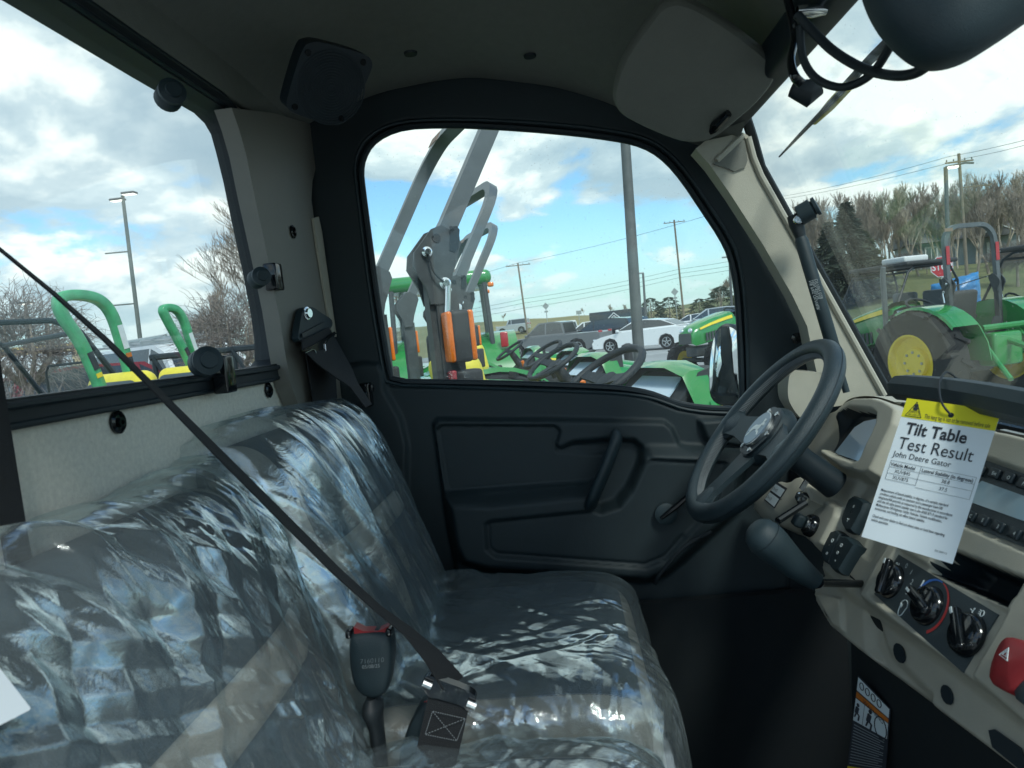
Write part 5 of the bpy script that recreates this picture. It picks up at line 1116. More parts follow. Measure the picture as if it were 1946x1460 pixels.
    MB().lathe([(0.05, -0.03), (0.045, -0.015), (0.02, -0.012)], sc_, sn, 18).build('hub', 'rubber', w, world=False)
    MB().tube([sc_-sn*0.02, sc_-sn*0.28], [0.035, 0.05], 12).build('column', 'canopy_black', T, world=False)
    # seat, fenders
    sb = MB(); sb.rbox((0.32, 0, 0.92), (0.44, 0.46, 0.10), 0.04); sb.rbox((0.08, 0, 1.19), (0.10, 0.44, 0.50), 0.045, rot=Matrix.Rotation(R(-10), 3, 'Y')); se = sb.build('seat', seat, T, world=False)
    for sg in (-1, 1): MB().rbox((0.27, sg*0.26, 1.10), (0.34, 0.055, 0.05), 0.02).build('armrest', 'canopy_black', se, world=False)
    for sg in (-1, 1):
        vs = []; fs = []
        for i in range(13):
            a = R(10+i*11.0); rr = rw+0.09
            x = rr*math.cos(a)*0.98; z = rw+rr*math.sin(a)*0.95
            vs += [(x, sg*0.38, z), (x, sg*(wy+0.02), z), (x, sg*(wy+0.035), z-0.035)]
        for i in range(12):
            for j in range(2): fs.append((i*3+j, i*3+j+1, (i+1)*3+j+1, (i+1)*3+j))
        f = MB().add(vs, fs); f.prism([Vector(((rw+0.088)*math.cos(R(a_))*0.98, sg*0.38, rw+(rw+0.088)*math.sin(R(a_))*0.95)) for a_ in range(0, 181, 18)], (0, sg*0.012, 0)); f.build('fender', 'tractor_green', T, world=False)
    MB().box((0.35, 0, 0.70), (0.8, 0.84, 0.03)).build('platform', 'canopy_black', T, world=False)
    # roll bar
    xr, zh = -0.13, 1.74+tall; le = R(lean); ud = Vector((math.sin(le), 0, math.cos(le))); xd = Vector((math.cos(le), 0, -math.sin(le)))
    L1 = 0.50
    pts = []
    for k in range(7):
        a = R(90)*k/6; pts.append((yr-0.20*(1-math.cos(a)), L1+0.20*math.sin(a)))
    prof = [(yr, -0.04)]+pts; prof = prof+[(-y, z) for y, z in prof[::-1]]
    base = Vector((xr, 0, zh)); hw, hdd = tube_, tube_; vs = []; fs = []; n = len(prof)
    for i, (y, l) in enumerate(prof):
        a = prof[max(i-1, 0)]; b = prof[min(i+1, n-1)]; t2 = Vector((0, b[0]-a[0], 0))+ud*(b[1]-a[1]); t2.normalize(); nn = t2.cross(xd).normalized(); p = base+Vector((0, y, 0))+ud*l
        vs += [p+xd*hw+nn*hdd, p-xd*hw+nn*hdd, p-xd*hw-nn*hdd, p+xd*hw-nn*hdd]
    for i in range(n-1):
        for k in range(4): fs.append((i*4+k, i*4+(k+1) % 4, (i+1)*4+(k+1) % 4, (i+1)*4+k))
    rb = MB().add(vs, fs).build('roll_bar', 'rops_grey', T, world=False, angle=50)
    MB().box(base+ud*(L1+0.16)-xd*0.037+Vector((0, 0.32, 0)), (0.003, 0.12, 0.04), rot=Matrix((xd, Vector((0, 1, 0)), ud)).transposed()).build('warning_label', 'hotel_brown', rb, world=False)
    for sg in (-1, 1):
        p = MB(); p.box((xr+0.0, sg*yr, (0.75+zh)/2), (0.066, 0.055, zh-0.75)); p.build('lower_post', 'rops_dark', rb, world=False)
        hp_ = [(-0.105, -0.03), (-0.095, 0.03), (-0.01, 0.125), (0.035, 0.14), (0.105, 0.10), (0.115, 0.06), (0.055, -0.09), (0.03, -0.19), (-0.045, -0.19), (-0.06, -0.12)]
        for s2 in (-1, 1):
            MB().prism([Vector((xr+x, sg*yr+s2*0.040-0.006, zh+z)) for x, z in [(q[0]*0.70, q[1]*0.70) for q in hp_]], (0, 0.012, 0)).build('hinge_plate', 'rops_dark', rb, world=False)
        for (x, z, r_) in ((-0.03, 0.02, 0.016), (0.015, -0.075, 0.018)):
            MB().lathe([(r_, 0), (r_, 0.010), (r_*0.55, 0.012), (r_*0.55, 0.022), (r_*0.2, 0.022)], Vector((xr+x, sg*(yr+0.046), zh+z)), (0, sg, 0), 14).build('hinge_pin', 'chrome', rb, world=False)
        MB().lathe([(0.013, 0), (0.013, 0.003)], Vector((xr+0.005, sg*(yr+0.0465), zh+0.06)), (0, sg, 0), 12).build('hinge_hole', 'frame_black', rb, world=False)
        MB().prism([Vector((xr+0.056+x, sg*(yr+0.0465), zh+0.055+z)) for x, z in ((-0.014, -0.034), (0.002, -0.040), (0.014, -0.028), (0.024, 0.026), (0.016, 0.038), (0.002, 0.036), (-0.006, 0.026))], (0, sg*0.002, 0)).build('hinge_slot', 'frame_black', rb, world=False)
        MB().tube([Vector((xr+0.02, sg*(yr+0.062), zh-0.085)), Vector((xr+0.005, sg*(yr+0.062), zh-0.20))], 0.010, 10).build('lock_pin', 'chrome', rb, world=False)
        MB().tube(spline([Vector((xr-0.03, sg*(yr+0.06), zh+0.02)), Vector((xr-0.02, sg*(yr+0.065), zh-0.04)), Vector((xr+0.012, sg*(yr+0.065), zh-0.075))], 4), 0.003, 5).build('pin_lanyard', 'rubber', rb, world=False)
        if rops == 'folding':
            z1, z2 = zh-0.235, zh-0.395
            lh = MB().rbox((xr+0.034, sg*(yr+0.075), z1), (0.060, 0.065, 0.155), 0.014, 3).build('signal_housing', 'canopy_black', rb, world=False)
            for s2, x in ((-1, xr+0.0005), (1, xr+0.067)):
                l = MB().rbox((x, sg*(yr+0.075), z1), (0.018, 0.064, 0.150), 0.008, 3)
                for q in range(14): l.tube([Vector((x+s2*0.0085, sg*(yr+0.075)-0.020, z1-0.065+q*0.010)), Vector((x+s2*0.0085, sg*(yr+0.075)+0.020, z1-0.065+q*0.010))], 0.0022, 4)
                l.build('signal_lens', 'lens_orange', rb, world=False)
            MB().rbox((xr+0.045, sg*(yr+0.075), z2-0.01), (0.085, 0.062, 0.14), 0.012, 3).build('tail_housing', 'canopy_black', rb, world=False)
            l = MB().rbox((xr+0.0005, sg*(yr+0.075), z2), (0.016, 0.054, 0.125), 0.008, 3)
            for q in range(12): l.tube([Vector((xr-0.008, sg*(yr+0.075)-0.020, z2-0.055+q*0.010)), Vector((xr-0.008, sg*(yr+0.075)+0.020, z2-0.055+q*0.010))], 0.0022, 4)
            l.build('tail_lens', 'lens_red', rb, world=False)
            MB().box((xr+0.02, sg*(yr+0.035), (z1+z2)/2), (0.07, 0.012, 0.42)).build('light_bracket', 'rops_dark', rb, world=False)
        else:
            MB().rbox((xr-0.03, sg*(yr+0.09), zh-0.36), (0.06, 0.085, 0.12), 0.02, 3).build('signal_lens', 'lens_orange', rb, world=False)
            MB().rbox((xr-0.01, sg*(yr+0.09), zh-0.40), (0.055, 0.09, 0.20), 0.02, 3).build('signal_housing', 'canopy_black', rb, world=False)
            MB().rbox((xr-0.03, sg*(yr+0.09), zh-0.455), (0.06, 0.08, 0.05), 0.015, 3).build('tail_lens', 'lens_red', rb, world=False)
            MB().box(base+Vector((-0.038, sg*yr, 0))+ud*0.36, (0.004, 0.05, 0.22)).build('reflector_strip', 'lens_red', rb, world=False)
    MB().tube([base+ud*0.10+Vector((0, -yr-0.06, 0)), base+ud*0.09+Vector((0.05, -yr+0.02, -0.01)), base+ud*0.02+Vector((0.14, 0.1, -0.03))], 0.006, 6).build('tie_strap', 'rubber', rb, world=False)
    return T
TH_ = R(26)
def place(o, x, y, rot, s=1.0, z=GZ): o.location = (x, y, z); o.rotation_euler = (0, 0, rot); o.scale = (s, s, s); return o
tr0 = make_tractor('compact_tractor', 'nearest compact tractor outside the door window with grey folded roll bar', 'compact tractors in the row beside the cab')
row = [(-0.46, 2.62, 'nearest compact tractor outside the door window with grey folding roll bar'), (-0.68, 4.30, 'second green compact tractor from the cab in the parked row'), (-0.80, 5.80, 'third compact tractor from the cab, half hidden by the second'), (-1.30, 8.35, 'farthest compact tractor of the row, its yellow striped hood showing')]
for i, (x, y, lb) in enumerate(row):
    o = tr0 if i == 0 else copy_tree(tr0); place(o, x, y, TH_+R((0, 1.5, -1, -8)[i])); o['label'] = lb
# the two larger tractors
t2 = make_tractor('utility_tractor', 'green tractor with upright roll bar and yellow wheels in front of the windshield', lean=2.0, rops='fixed', seat='canopy_black', tall=-0.23, hd=0.12, rw=0.62, wy=0.72, yr=0.36)
p = onY(1832, 545, 9.1); place(t2, p.x, p.y, R(107), 1.0)
hb_ = MB(); lk = hb_
lk.tube([Vector((-0.55, -0.3, 0.75)), Vector((-0.95, -0.42, 0.42))], 0.03, 8); lk.tube([Vector((-0.55, 0.3, 0.75)), Vector((-0.95, 0.42, 0.42))], 0.03, 8); lk.tube([Vector((-0.45, 0, 0.85)), Vector((-0.85, 0, 0.72))], 0.035, 8)
lk.tube([Vector((-0.40, -0.28, 0.95)), Vector((-0.75, -0.36, 0.60))], 0.022, 8); lk.tube([Vector((-0.40, 0.28, 0.95)), Vector((-0.75, 0.36, 0.60))], 0.022, 8); lk.rbox((-0.45, 0, 0.72), (0.25, 0.42, 0.4), 0.05); lk.tube([Vector((-0.5, -0.3, 0.98)), Vector((-0.5, 0.3, 0.98))], 0.04, 8)
lk.build('hitch_linkage', 'tractor_green', t2, world=False)
MB().tube([Vector((0.95, 0.33, 0.9)), Vector((0.95, 0.33, 1.75)), Vector((0.93, 0.33, 1.85))], [0.035, 0.035, 0.03], 12).build('exhaust_stack', 'rops_grey', t2, world=False)
MB().prism([Vector((-0.42, -0.16, 0.86)), Vector((-0.42, 0.16, 0.86)), Vector((-0.42, 0.04, 1.10)), Vector((-0.42, -0.04, 1.10))], (-0.01, 0, 0)).build('slow_vehicle_bracket', 'rubber', t2, world=False)
t3 = make_tractor('utility_tractor', 'green tractor facing the white sedan with a yellow front wheel showing', lean=2.0, rops='fixed', seat='canopy_black', hd=0.07)
p = onY(1375, 600, 17.2); place(t3, p.x+0.9, p.y+0.6, R(213), 1.12)
# cab tractor
def cab_tractor():
    p = onY(835, 560, 9.8); T = thing('cab_tractor', 'green tractor with an enclosed glass cab behind the roll bars', 'tractor', (p.x, 9.8, GZ), R(98))
    for x, r, w in ((0, 0.72, 0.42), (2.0, 0.46, 0.3)):
        for sg in (-1, 1): tyre(T, (x, sg*0.75, r), r, w, r*0.55, 24)
    MB().rbox((1.0, 0, 0.85), (2.4, 0.5, 0.5), 0.06).build('chassis', 'rops_dark', T, world=False)
    MB().rbox((1.75, 0, 1.28), (1.3, 0.62, 0.5), 0.12, 4).build('hood', 'tractor_green', T, world=False)
    rf = MB().rbox((0.25, 0, 2.28), (1.5, 1.45, 0.20), 0.09, 4).build('cab_roof', 'tractor_green', T, world=False)
    for x in (-0.45, 0.98):
        for sg in (-1, 1):
            MB().tube([Vector((x-0.02, sg*0.66, 1.15)), Vector((x, sg*0.62, 2.2))], 0.035, 8).build('cab_post', 'rops_dark', T, world=False)
            MB().rbox((x-0.08, sg*0.70, 2.16), (0.10, 0.08, 0.06), 0.02).build('work_lamp', 'lens_orange', rf, world=False)
    for sg in (-1, 1): MB().box((0.26, sg*0.645, 1.68), (1.36, 0.008, 0.98)).build('cab_glass', 'rear_glass', T, world=False)
    MB().box((-0.46, 0, 1.7), (0.008, 1.22, 0.9)).build('cab_glass', 'rear_glass', T, world=False); MB().box((0.99, 0, 1.7), (0.008, 1.2, 0.95)).build('cab_glass', 'rear_glass', T, world=False)
    for sg in (-1, 1):
        vs = []; fs = []
        for i in range(11):
            a = R(10+i*16); vs += [(0.84*math.cos(a), sg*0.5, 0.72+0.82*math.sin(a)), (0.84*math.cos(a), sg*0.98, 0.72+0.82*math.sin(a))]
        MB().add(vs, [(2*i, 2*i+1, 2*i+3, 2*i+2) for i in range(10)]).build('fender', 'tractor_green', T, world=False)
        MB().rbox((-0.62, sg*0.8, 1.42), (0.05, 0.10, 0.2), 0.015).build('tail_lamp', 'lens_red', T, world=False)
    MB().rbox((0.1, 0, 1.35), (0.5, 0.5, 0.5), 0.08).build('seat', 'canopy_black', T, world=False); MB().box((0.2, 0, 1.05), (1.3, 1.1, 0.25)).build('cab_base', 'tractor_green', T, world=False)
cab_tractor()
# ================================================================ mowers behind the rear window
def mower(label, hoop_px, Yc, nrm, seat_px, body_rot):
    c0 = onY(*hoop_px[len(hoop_px)//2], Yc); n = Vector(nrm).normalized()
    pts = [onP(x, y, c0, n) for x, y in hoop_px]; bx_ = (pts[0]+pts[-1])/2
    T = thing('zero_turn_mower', label, 'mower', (bx_.x, bx_.y, GZ), 0, 'green mowers with roll hoops')
    sp = spline(pts, 6); vs = []; fs = []; m = len(sp)
    for i, p in enumerate(sp):
        t = (sp[min(i+1, m-1)]-sp[max(i-1, 0)]).normalized(); q = t.cross(n).normalized(); a, b, c_ = 0.022, 0.022, 0.017
        vs += [p+n*x_+q*y_ for x_, y_ in ((a, c_), (c_, b), (-c_, b), (-a, c_), (-a, -c_), (-c_, -b), (c_, -b), (a, -c_))]
    for i in range(m-1):
        for k in range(8): fs.append((i*8+k, i*8+(k+1) % 8, (i+1)*8+(k+1) % 8, (i+1)*8+k))
    h = MB().add(vs, fs).build('roll_hoop', 'hoop_green', T, angle=50)
    for fr_, m_, l_ in ((0.80, 'print_white', 0.11), (0.885, 'ink', 0.10), (0.86, 'print_orange', 0.02), (0.12, 'ink', 0.08), (0.085, 'machine_yellow', 0.02)):
        i = int(fr_*m); t = (sp[i+1]-sp[i-1]).normalized(); q = t.cross(n).normalized(); c = sp[i]+(n*0.0235 if n.dot(sp[i]) < 0 else -n*0.0235)
        MB().box(c, (0.030, l_, 0.002), rot=Matrix((q, t, n)).transposed()).build('warning_label', m_, h)
    for e in (sp[0], sp[-1]): MB().tube([e, Vector((e.x, e.y, GZ+0.75)), Vector((e.x, e.y, GZ+0.5))], 0.04, 8).build('hoop_foot', 'tractor_green', h)
    f = Vector((math.cos(body_rot), math.sin(body_rot), 0)); l = Vector((-f.y, f.x, 0)); M = Matrix((f, l, Vector((0, 0, 1)))).transposed()
    sc = onP(*seat_px, c0+f*0.35, n)
    s_ = MB(); s_.rbox(Vector((sc.x, sc.y, GZ+1.29)), (0.11, 0.40, 0.44), 0.06, 4, rot=M @ Matrix.Rotation(R(-14), 3, 'Y')); s_.rbox(Vector((sc.x, sc.y, GZ+1.04))+f*0.22, (0.42, 0.42, 0.12), 0.05, 4, rot=M); se = s_.build('seat', 'seat_yellow', T)
    MB().rbox(Vector((sc.x, sc.y, GZ+1.29))+f*0.040, (0.09, 0.33, 0.36), 0.04, 3, rot=M @ Matrix.Rotation(R(-14), 3, 'Y')).build('seat_insert', 'seat_dark', se)
    b = bx_; b0 = Vector((sc.x, sc.y, GZ))
    MB().rbox(b0+Vector((0, 0, 0.55)), (1.5, 0.62, 0.28), 0.08, 4, rot=M).build('body', 'tractor_green', T)
    MB().rbox(b0+f*0.35+Vector((0, 0, 0.30)), (1.0, 1.35, 0.16), 0.05, 3, rot=M).build('mower_deck', 'tractor_green', T)
    for sg in (-1, 1):
        for fx_, r_, w_ in ((-0.45, 0.30, 0.24), (0.95, 0.16, 0.14)):
            c = b0+f*fx_+l*sg*0.5+Vector((0, 0, r_)); MB().lathe([(r_*0.5, -w_/2), (r_*0.9, -w_/2), (r_, -w_*0.3), (r_, w_*0.3), (r_*0.9, w_/2), (r_*0.5, w_/2)], c, l, 24).build('wheel', 'tyre', T)
    return T
mower('green mower with a wide green roll hoop and yellow seat behind the rear window', [(196, 752), (178, 705), (152, 650), (122, 605), (112, 578), (122, 563), (160, 562), (190, 572), (212, 598), (230, 650), (244, 700), (254, 745)], 2.95, (0.97, -0.24, 0), (215, 712), R(-110))
mower('green mower with the narrow green hoop in front of the white van', [(372, 722), (356, 680), (335, 640), (316, 605), (310, 590), (318, 585), (336, 590), (350, 612), (362, 650), (378, 690), (390, 718)], 4.0, (0.97, -0.25, 0), (350, 705), R(-100))
# ================================================================ cars
def make_car(name, label, kind, paint, pos, rot, group='cars parked in the lot', detail=True, scale=1.0):
    K = dict(
      sedan=(4.8, 1.83, [(-2.4, .42), (-2.38, .78), (-2.25, .98), (-1.7, 1.03), (-0.2, .98), (0.9, .95), (1.9, .80), (2.25, .68), (2.4, .52), (2.38, .25)], [(-1.95, 1.02), (-1.2, 1.36), (-0.35, 1.46), (0.25, 1.42), (1.15, .95)], .34),
      suv=(4.6, 1.85, [(-2.3, .45), (-2.3, .95), (-2.2, 1.08), (-0.5, 1.08), (0.95, 1.06), (1.9, .98), (2.2, .85), (2.3, .6), (2.28, .3)], [(-2.22, 1.08), (-2.0, 1.62), (-1.0, 1.72), (0.2, 1.68), (1.1, 1.06)], .37),
      van=(5.6, 2.0, [(-2.8, .4), (-2.8, 1.15), (-2.5, 1.2), (0.9, 1.2), (1.9, 1.1), (2.65, .95), (2.8, .7), (2.78, .35)], [(-2.78, 1.2), (-2.7, 1.95), (-2.3, 2.05), (0.7, 2.02), (1.2, 1.85), (2.0, 1.12)], .38),
      pickup=(5.8, 2.0, [(-2.9, .55), (-2.9, 1.05), (-2.75, 1.12), (-1.0, 1.12), (0.9, 1.12), (2.3, 1.06), (2.8, .95), (2.9, .7), (2.85, .4)], [(-1.0, 1.12), (-0.85, 1.75), (-0.4, 1.82), (0.45, 1.8), (1.25, 1.12)], .42),
      offroad=(4.4, 1.85, [(-2.15, .5), (-2.15, 1.1), (-2.1, 1.15), (0.7, 1.12), (2.0, 1.05), (2.1, .95), (2.15, .5)], [(-2.1, 1.14), (-2.05, 1.8), (-1.9, 1.84), (0.45, 1.82), (0.75, 1.13)], .40))[kind]
    Lc, W, body, cab, wr = K; T = thing(name, label, 'truck' if kind == 'pickup' else ('van' if kind == 'van' else 'car'), pos, rot, group); T.scale = (scale,)*3
    fx_, rx = Lc*0.30, -Lc*0.285
    # lower body with wheel arches
    prof = list(body); z0 = 0.24; bot = []
    for cxw in (fx_, rx):
        bot.append((cxw+wr*1.15, z0)); bot += [(cxw+wr*1.15*math.cos(R(a)), max(z0, wr+wr*1.15*math.sin(R(a)))) for a in (20, 50, 90, 130, 160)]; bot.append((cxw-wr*1.15, z0))
    poly = prof+bot; vs = []; fs = []; n = len(poly); cz = 0.7
    for y, s_ in ((-W/2+0.05, 0.975), (-W/2, 1.0), (-W/2+0.0, 1.0), (W/2, 1.0), (W/2-0.0, 1.0), (W/2-0.05, 0.975)): pass
    m = MB(); inner = [Vector((x, -W/2+0.09, z)) for x, z in poly]
    m.prism(inner, (0, W-0.18, 0))
    for sg in (-1, 1):
        k0 = len(m.v); mid = [(x*0.995, (z-cz)*0.985+cz) for x, z in poly]; out = [(x*0.985, (z-cz)*0.93+cz if z > 0.5 else z) for x, z in poly]
        ring = [(sg*(W/2-0.09), poly), (sg*(W/2-0.035), mid), (sg*W/2, out)]; vv = []
        for y, pl in ring: vv += [(x, y, z) for x, z in pl]
        ff = [(i*n+j, i*n+(j+1) % n, (i+1)*n+(j+1) % n, (i+1)*n+j) for i in range(2) for j in range(n)]
        tri = tessellate_polygon([[Vector((x, 0, z)) for x, z in out]]); ff += [tuple(2*n+i for i in t) for t in tri]; m.add(vv, ff)
    m.build('body', paint, T, world=False, angle=35)
    # greenhouse, narrowing to the roof
    def cy_(z): return (W/2-0.06)-(z-cab[0][1])*0.24
    m = MB(); n = len(cab); vs = [(x, sg*cy_(z), z) for sg in (-1, 1) for x, z in cab]; fs = [tuple(range(n)), tuple(n+i for i in range(n))]+[(i, (i+1) % n, n+(i+1) % n, n+i) for i in range(n)]
    m.add(vs, fs).build('cabin', paint, T, world=False, angle=25)
    if detail:
        xs0, zs0 = cab[0]; xt = [c for c in cab]; zr = max(z for _, z in cab)
        cxm = sum(x for x, _ in cab)/n; czm = (cab[0][1]+zr)/2
        win = [(cxm+(x-cxm)*0.90, czm+(z-czm)*0.80+0.01) for x, z in cab]
        xsplit = (0.05 if kind != 'van' else 0.55)
        def clip(pl, xa, xb):
            def cut(pl, xc, keep):
                o = []
                for i in range(len(pl)):
                    a, b = pl[i], pl[(i+1) % len(pl)]; ia, ib = keep(a[0], xc), keep(b[0], xc)
                    if ia: o.append(a)
                    if ia != ib: t = (xc-a[0])/(b[0]-a[0]); o.append((xc, a[1]+(b[1]-a[1])*t))
                return o
            return cut(cut(pl, xa, lambda x, c: x >= c), xb, lambda x, c: x <= c)
        for sg in (-1, 1):
            for xa, xb in ((-3, xsplit-0.04), (xsplit+0.04, 3)):
                pl = clip(win, xa, xb)
                if len(pl) > 2: MB().prism([Vector((x, sg*(cy_(z)+0.004), z)) for x, z in pl], (0, -sg*0.012, 0)).build('window', 'car_glass', T, world=False)
            MB().rbox((cab[-1][0]-0.18, sg*(W/2+0.07), cab[-1][1]+0.08), (0.12, 0.18, 0.12), 0.03).build('door_mirror', paint, T, world=False)
            MB().rbox((-Lc/2+0.06, sg*(W/2-0.24), body[1][1]+0.02), (0.10, 0.42, 0.16), 0.03).build('tail_lamp', 'lens_red', T, world=False)
            MB().rbox((Lc/2-0.14, sg*(W/2-0.28), body[-3][1]-0.02), (0.20, 0.40, 0.14), 0.04).build('headlamp', 'chrome', T, world=False)
        for (a, b) in ((cab[-1], cab[-2]), (cab[0], cab[1])):
            q = [Vector((a[0]+(b[0]-a[0])*t, sg*(cy_(a[1]+(b[1]-a[1])*t)-0.10), a[1]+(b[1]-a[1])*t)) for t, sg in ((0.12, -1), (0.12, 1), (0.9, 1), (0.9, -1))]
            nn = Vector((b[1]-a[1], 0, -(b[0]-a[0]))).normalized(); nn = nn if nn.z > 0 else -nn
            MB().prism([p+nn*0.008 for p in q], -nn*0.015).build('window', 'car_glass', T, world=False)
        MB().box((-Lc/2-0.005, 0, 0.62), (0.02, 0.42, 0.13)).build('number_plate', 'white_trim', T, world=False)
    for x in (fx_, rx):
        for sg in (-1, 1):
            w = MB().lathe([(wr*0.62, -0.10), (wr*0.92, -0.11), (wr, -0.08), (wr, 0.08), (wr*0.92, 0.11), (wr*0.62, 0.10)], Vector((x, sg*(W/2-0.10), wr)), (0, 1, 0), 22).build('wheel', 'tyre', T, world=False)
            if detail:
                m = MB(); m.lathe([(wr*0.62, 0.02), (wr*0.64, 0.112), (wr*0.58, 0.105), (wr*0.55, 0.03)], Vector((x, sg*(W/2-0.10), wr)), (0, sg, 0), 22, cap=False); m.lathe([(wr*0.16, 0.03), (wr*0.12, 0.10)], Vector((x, sg*(W/2-0.10), wr)), (0, sg, 0), 12)
                for q in range(5):
                    a = q*2*math.pi/5+0.3; d = Vector((math.cos(a), 0, math.sin(a))); m.tube([Vector((x, sg*(W/2-0.012), wr))+d*wr*0.08, Vector((x, sg*(W/2-0.005), wr))+d*wr*0.6], [0.035, 0.028], 4)
                m.build('rim', 'car_silver', w, world=False)
    return T
def gp(px, py, Y): q = onY(px, py, Y); return (q.x, q.y, GZ+0.011)
sd = make_car('sedan', 'white sedan standing on the road beyond the thick lamp pole', 'sedan', 'car_white', gp(1226, 640, 34), R(152))
pu = make_car('pickup_truck', 'dark grey pickup truck left of the white sedan', 'pickup', 'car_grey', gp(1052, 640, 37), R(158))
make_car('suv', 'silver wagon half hidden behind the green tractor hood', 'suv', 'car_silver', gp(1350, 600, 44), R(165)); make_car('sedan', 'white car behind the rear of the white sedan', 'sedan', 'car_white', gp(1318, 605, 50), R(160))
make_car('suv', 'black car between the pickup and the dark trailer', 'suv', 'car_black', gp(1143, 632, 41), R(150)); make_car('suv', 'white crossover parked behind the black car', 'suv', 'car_white', gp(1120, 622, 50), R(155))
make_car('suv', 'dark car just left of the white sedan bonnet', 'suv', 'car_black', gp(1168, 628, 46), R(150))
jp = make_car('off_road_car', 'small grey off-road car up on the grass bank', 'offroad', 'car_silver', (*onY(975, 615, 92)[:2], bankz(onY(975, 615, 92).x, 92)), R(170)); make_car('van', 'small white van parked below the bank', 'van', 'van_white', gp(1075, 617, 70), R(95))
vn_ = make_car('van', 'white work van with roof racks behind the second mower', 'van', 'van_white', gp(335, 700, 15.5), R(-35))
rk = MB(); [rk.tube([Vector((x, -0.8, 2.12)), Vector((x, 0.8, 2.12))], 0.03, 6) for x in (-2.2, -1.0, 0.2)]; [rk.tube([Vector((-2.5, y, 2.2)), Vector((0.8, y, 2.2))], 0.035, 6) for y in (-0.5, -0.1, 0.4)]; rk.build('ladder_rack', 'steel', vn_, world=False)
make_car('suv', 'dark red hatchback parked behind the first mower seat', 'suv', 'car_red', gp(225, 735, 13.5), R(60))
cols = ['car_white', 'car_silver', 'car_black', 'car_grey', 'car_blue', 'car_white', 'car_red', 'car_silver', 'car_grey', 'car_white']
names = ['white', 'silver', 'black', 'grey', 'blue', 'white', 'red', 'silver', 'grey', 'white']
lots = [(10, 42), (42, 46), (72, 40), (102, 44), (128, 38), (152, 45), (182, 41), (205, 50), (60, 58), (120, 60)]
ordn = ['first', 'second', 'third', 'fourth', 'fifth', 'sixth', 'seventh', 'eighth', 'ninth', 'tenth']
order = sorted(range(10), key=lambda i: lots[i][0])
for rank, i in enumerate(order):
    px, Y = lots[i]; make_car('parked_car', '%s far car in front of the tan hotel, %s from the left' % (names[i], ordn[rank]), ('sedan', 'suv', 'suv', 'sedan')[i % 4], cols[i], gp(px, 728, Y), R(20+35*(i % 3)), 'distant cars in front of the hotel')
# dark enclosed trailer with a diamond mark
p = gp(1178, 612, 62); tl_ = thing('enclosed_trailer', 'black enclosed trailer with a white diamond emblem on its side', 'trailer', p, R(-14)); m = MB().rbox((0, 0, 1.45), (4.9, 2.0, 2.0), 0.08, 2); m.build('box', 'car_black', tl_, world=False)
for a, w in ((0.75, 0.06), (0.52, 0.05)): MB().tube([Vector((-0.3+a*1.15, -1.012, 1.5)), Vector((-0.3, -1.012, 1.5+a)), Vector((-0.3-a*1.15, -1.012, 1.5)), Vector((-0.3, -1.012, 1.5-a))], w, 4, closed=True, up=(0, 1, 0)).build('emblem', 'white_trim', tl_, world=False)
MB().lathe([(0.26, 0), (0.26, 0.015)], Vector((-0.3, -1.004, 1.5)), (0, -1, 0), 20).build('emblem', 'white_trim', tl_, world=False)
for x in (-0.5, 0.5): MB().lathe([(0.2, -0.1), (0.34, -0.1), (0.34, 0.1), (0.2, 0.1)], Vector((x, -0.95, 0.34)), (0, 1, 0), 18).build('wheel', 'tyre', tl_, world=False)
MB().tube([Vector((2.4, 0, 0.5)), Vector((3.4, 0, 0.45))], 0.06, 6).build('drawbar', 'rops_dark', tl_, world=False)
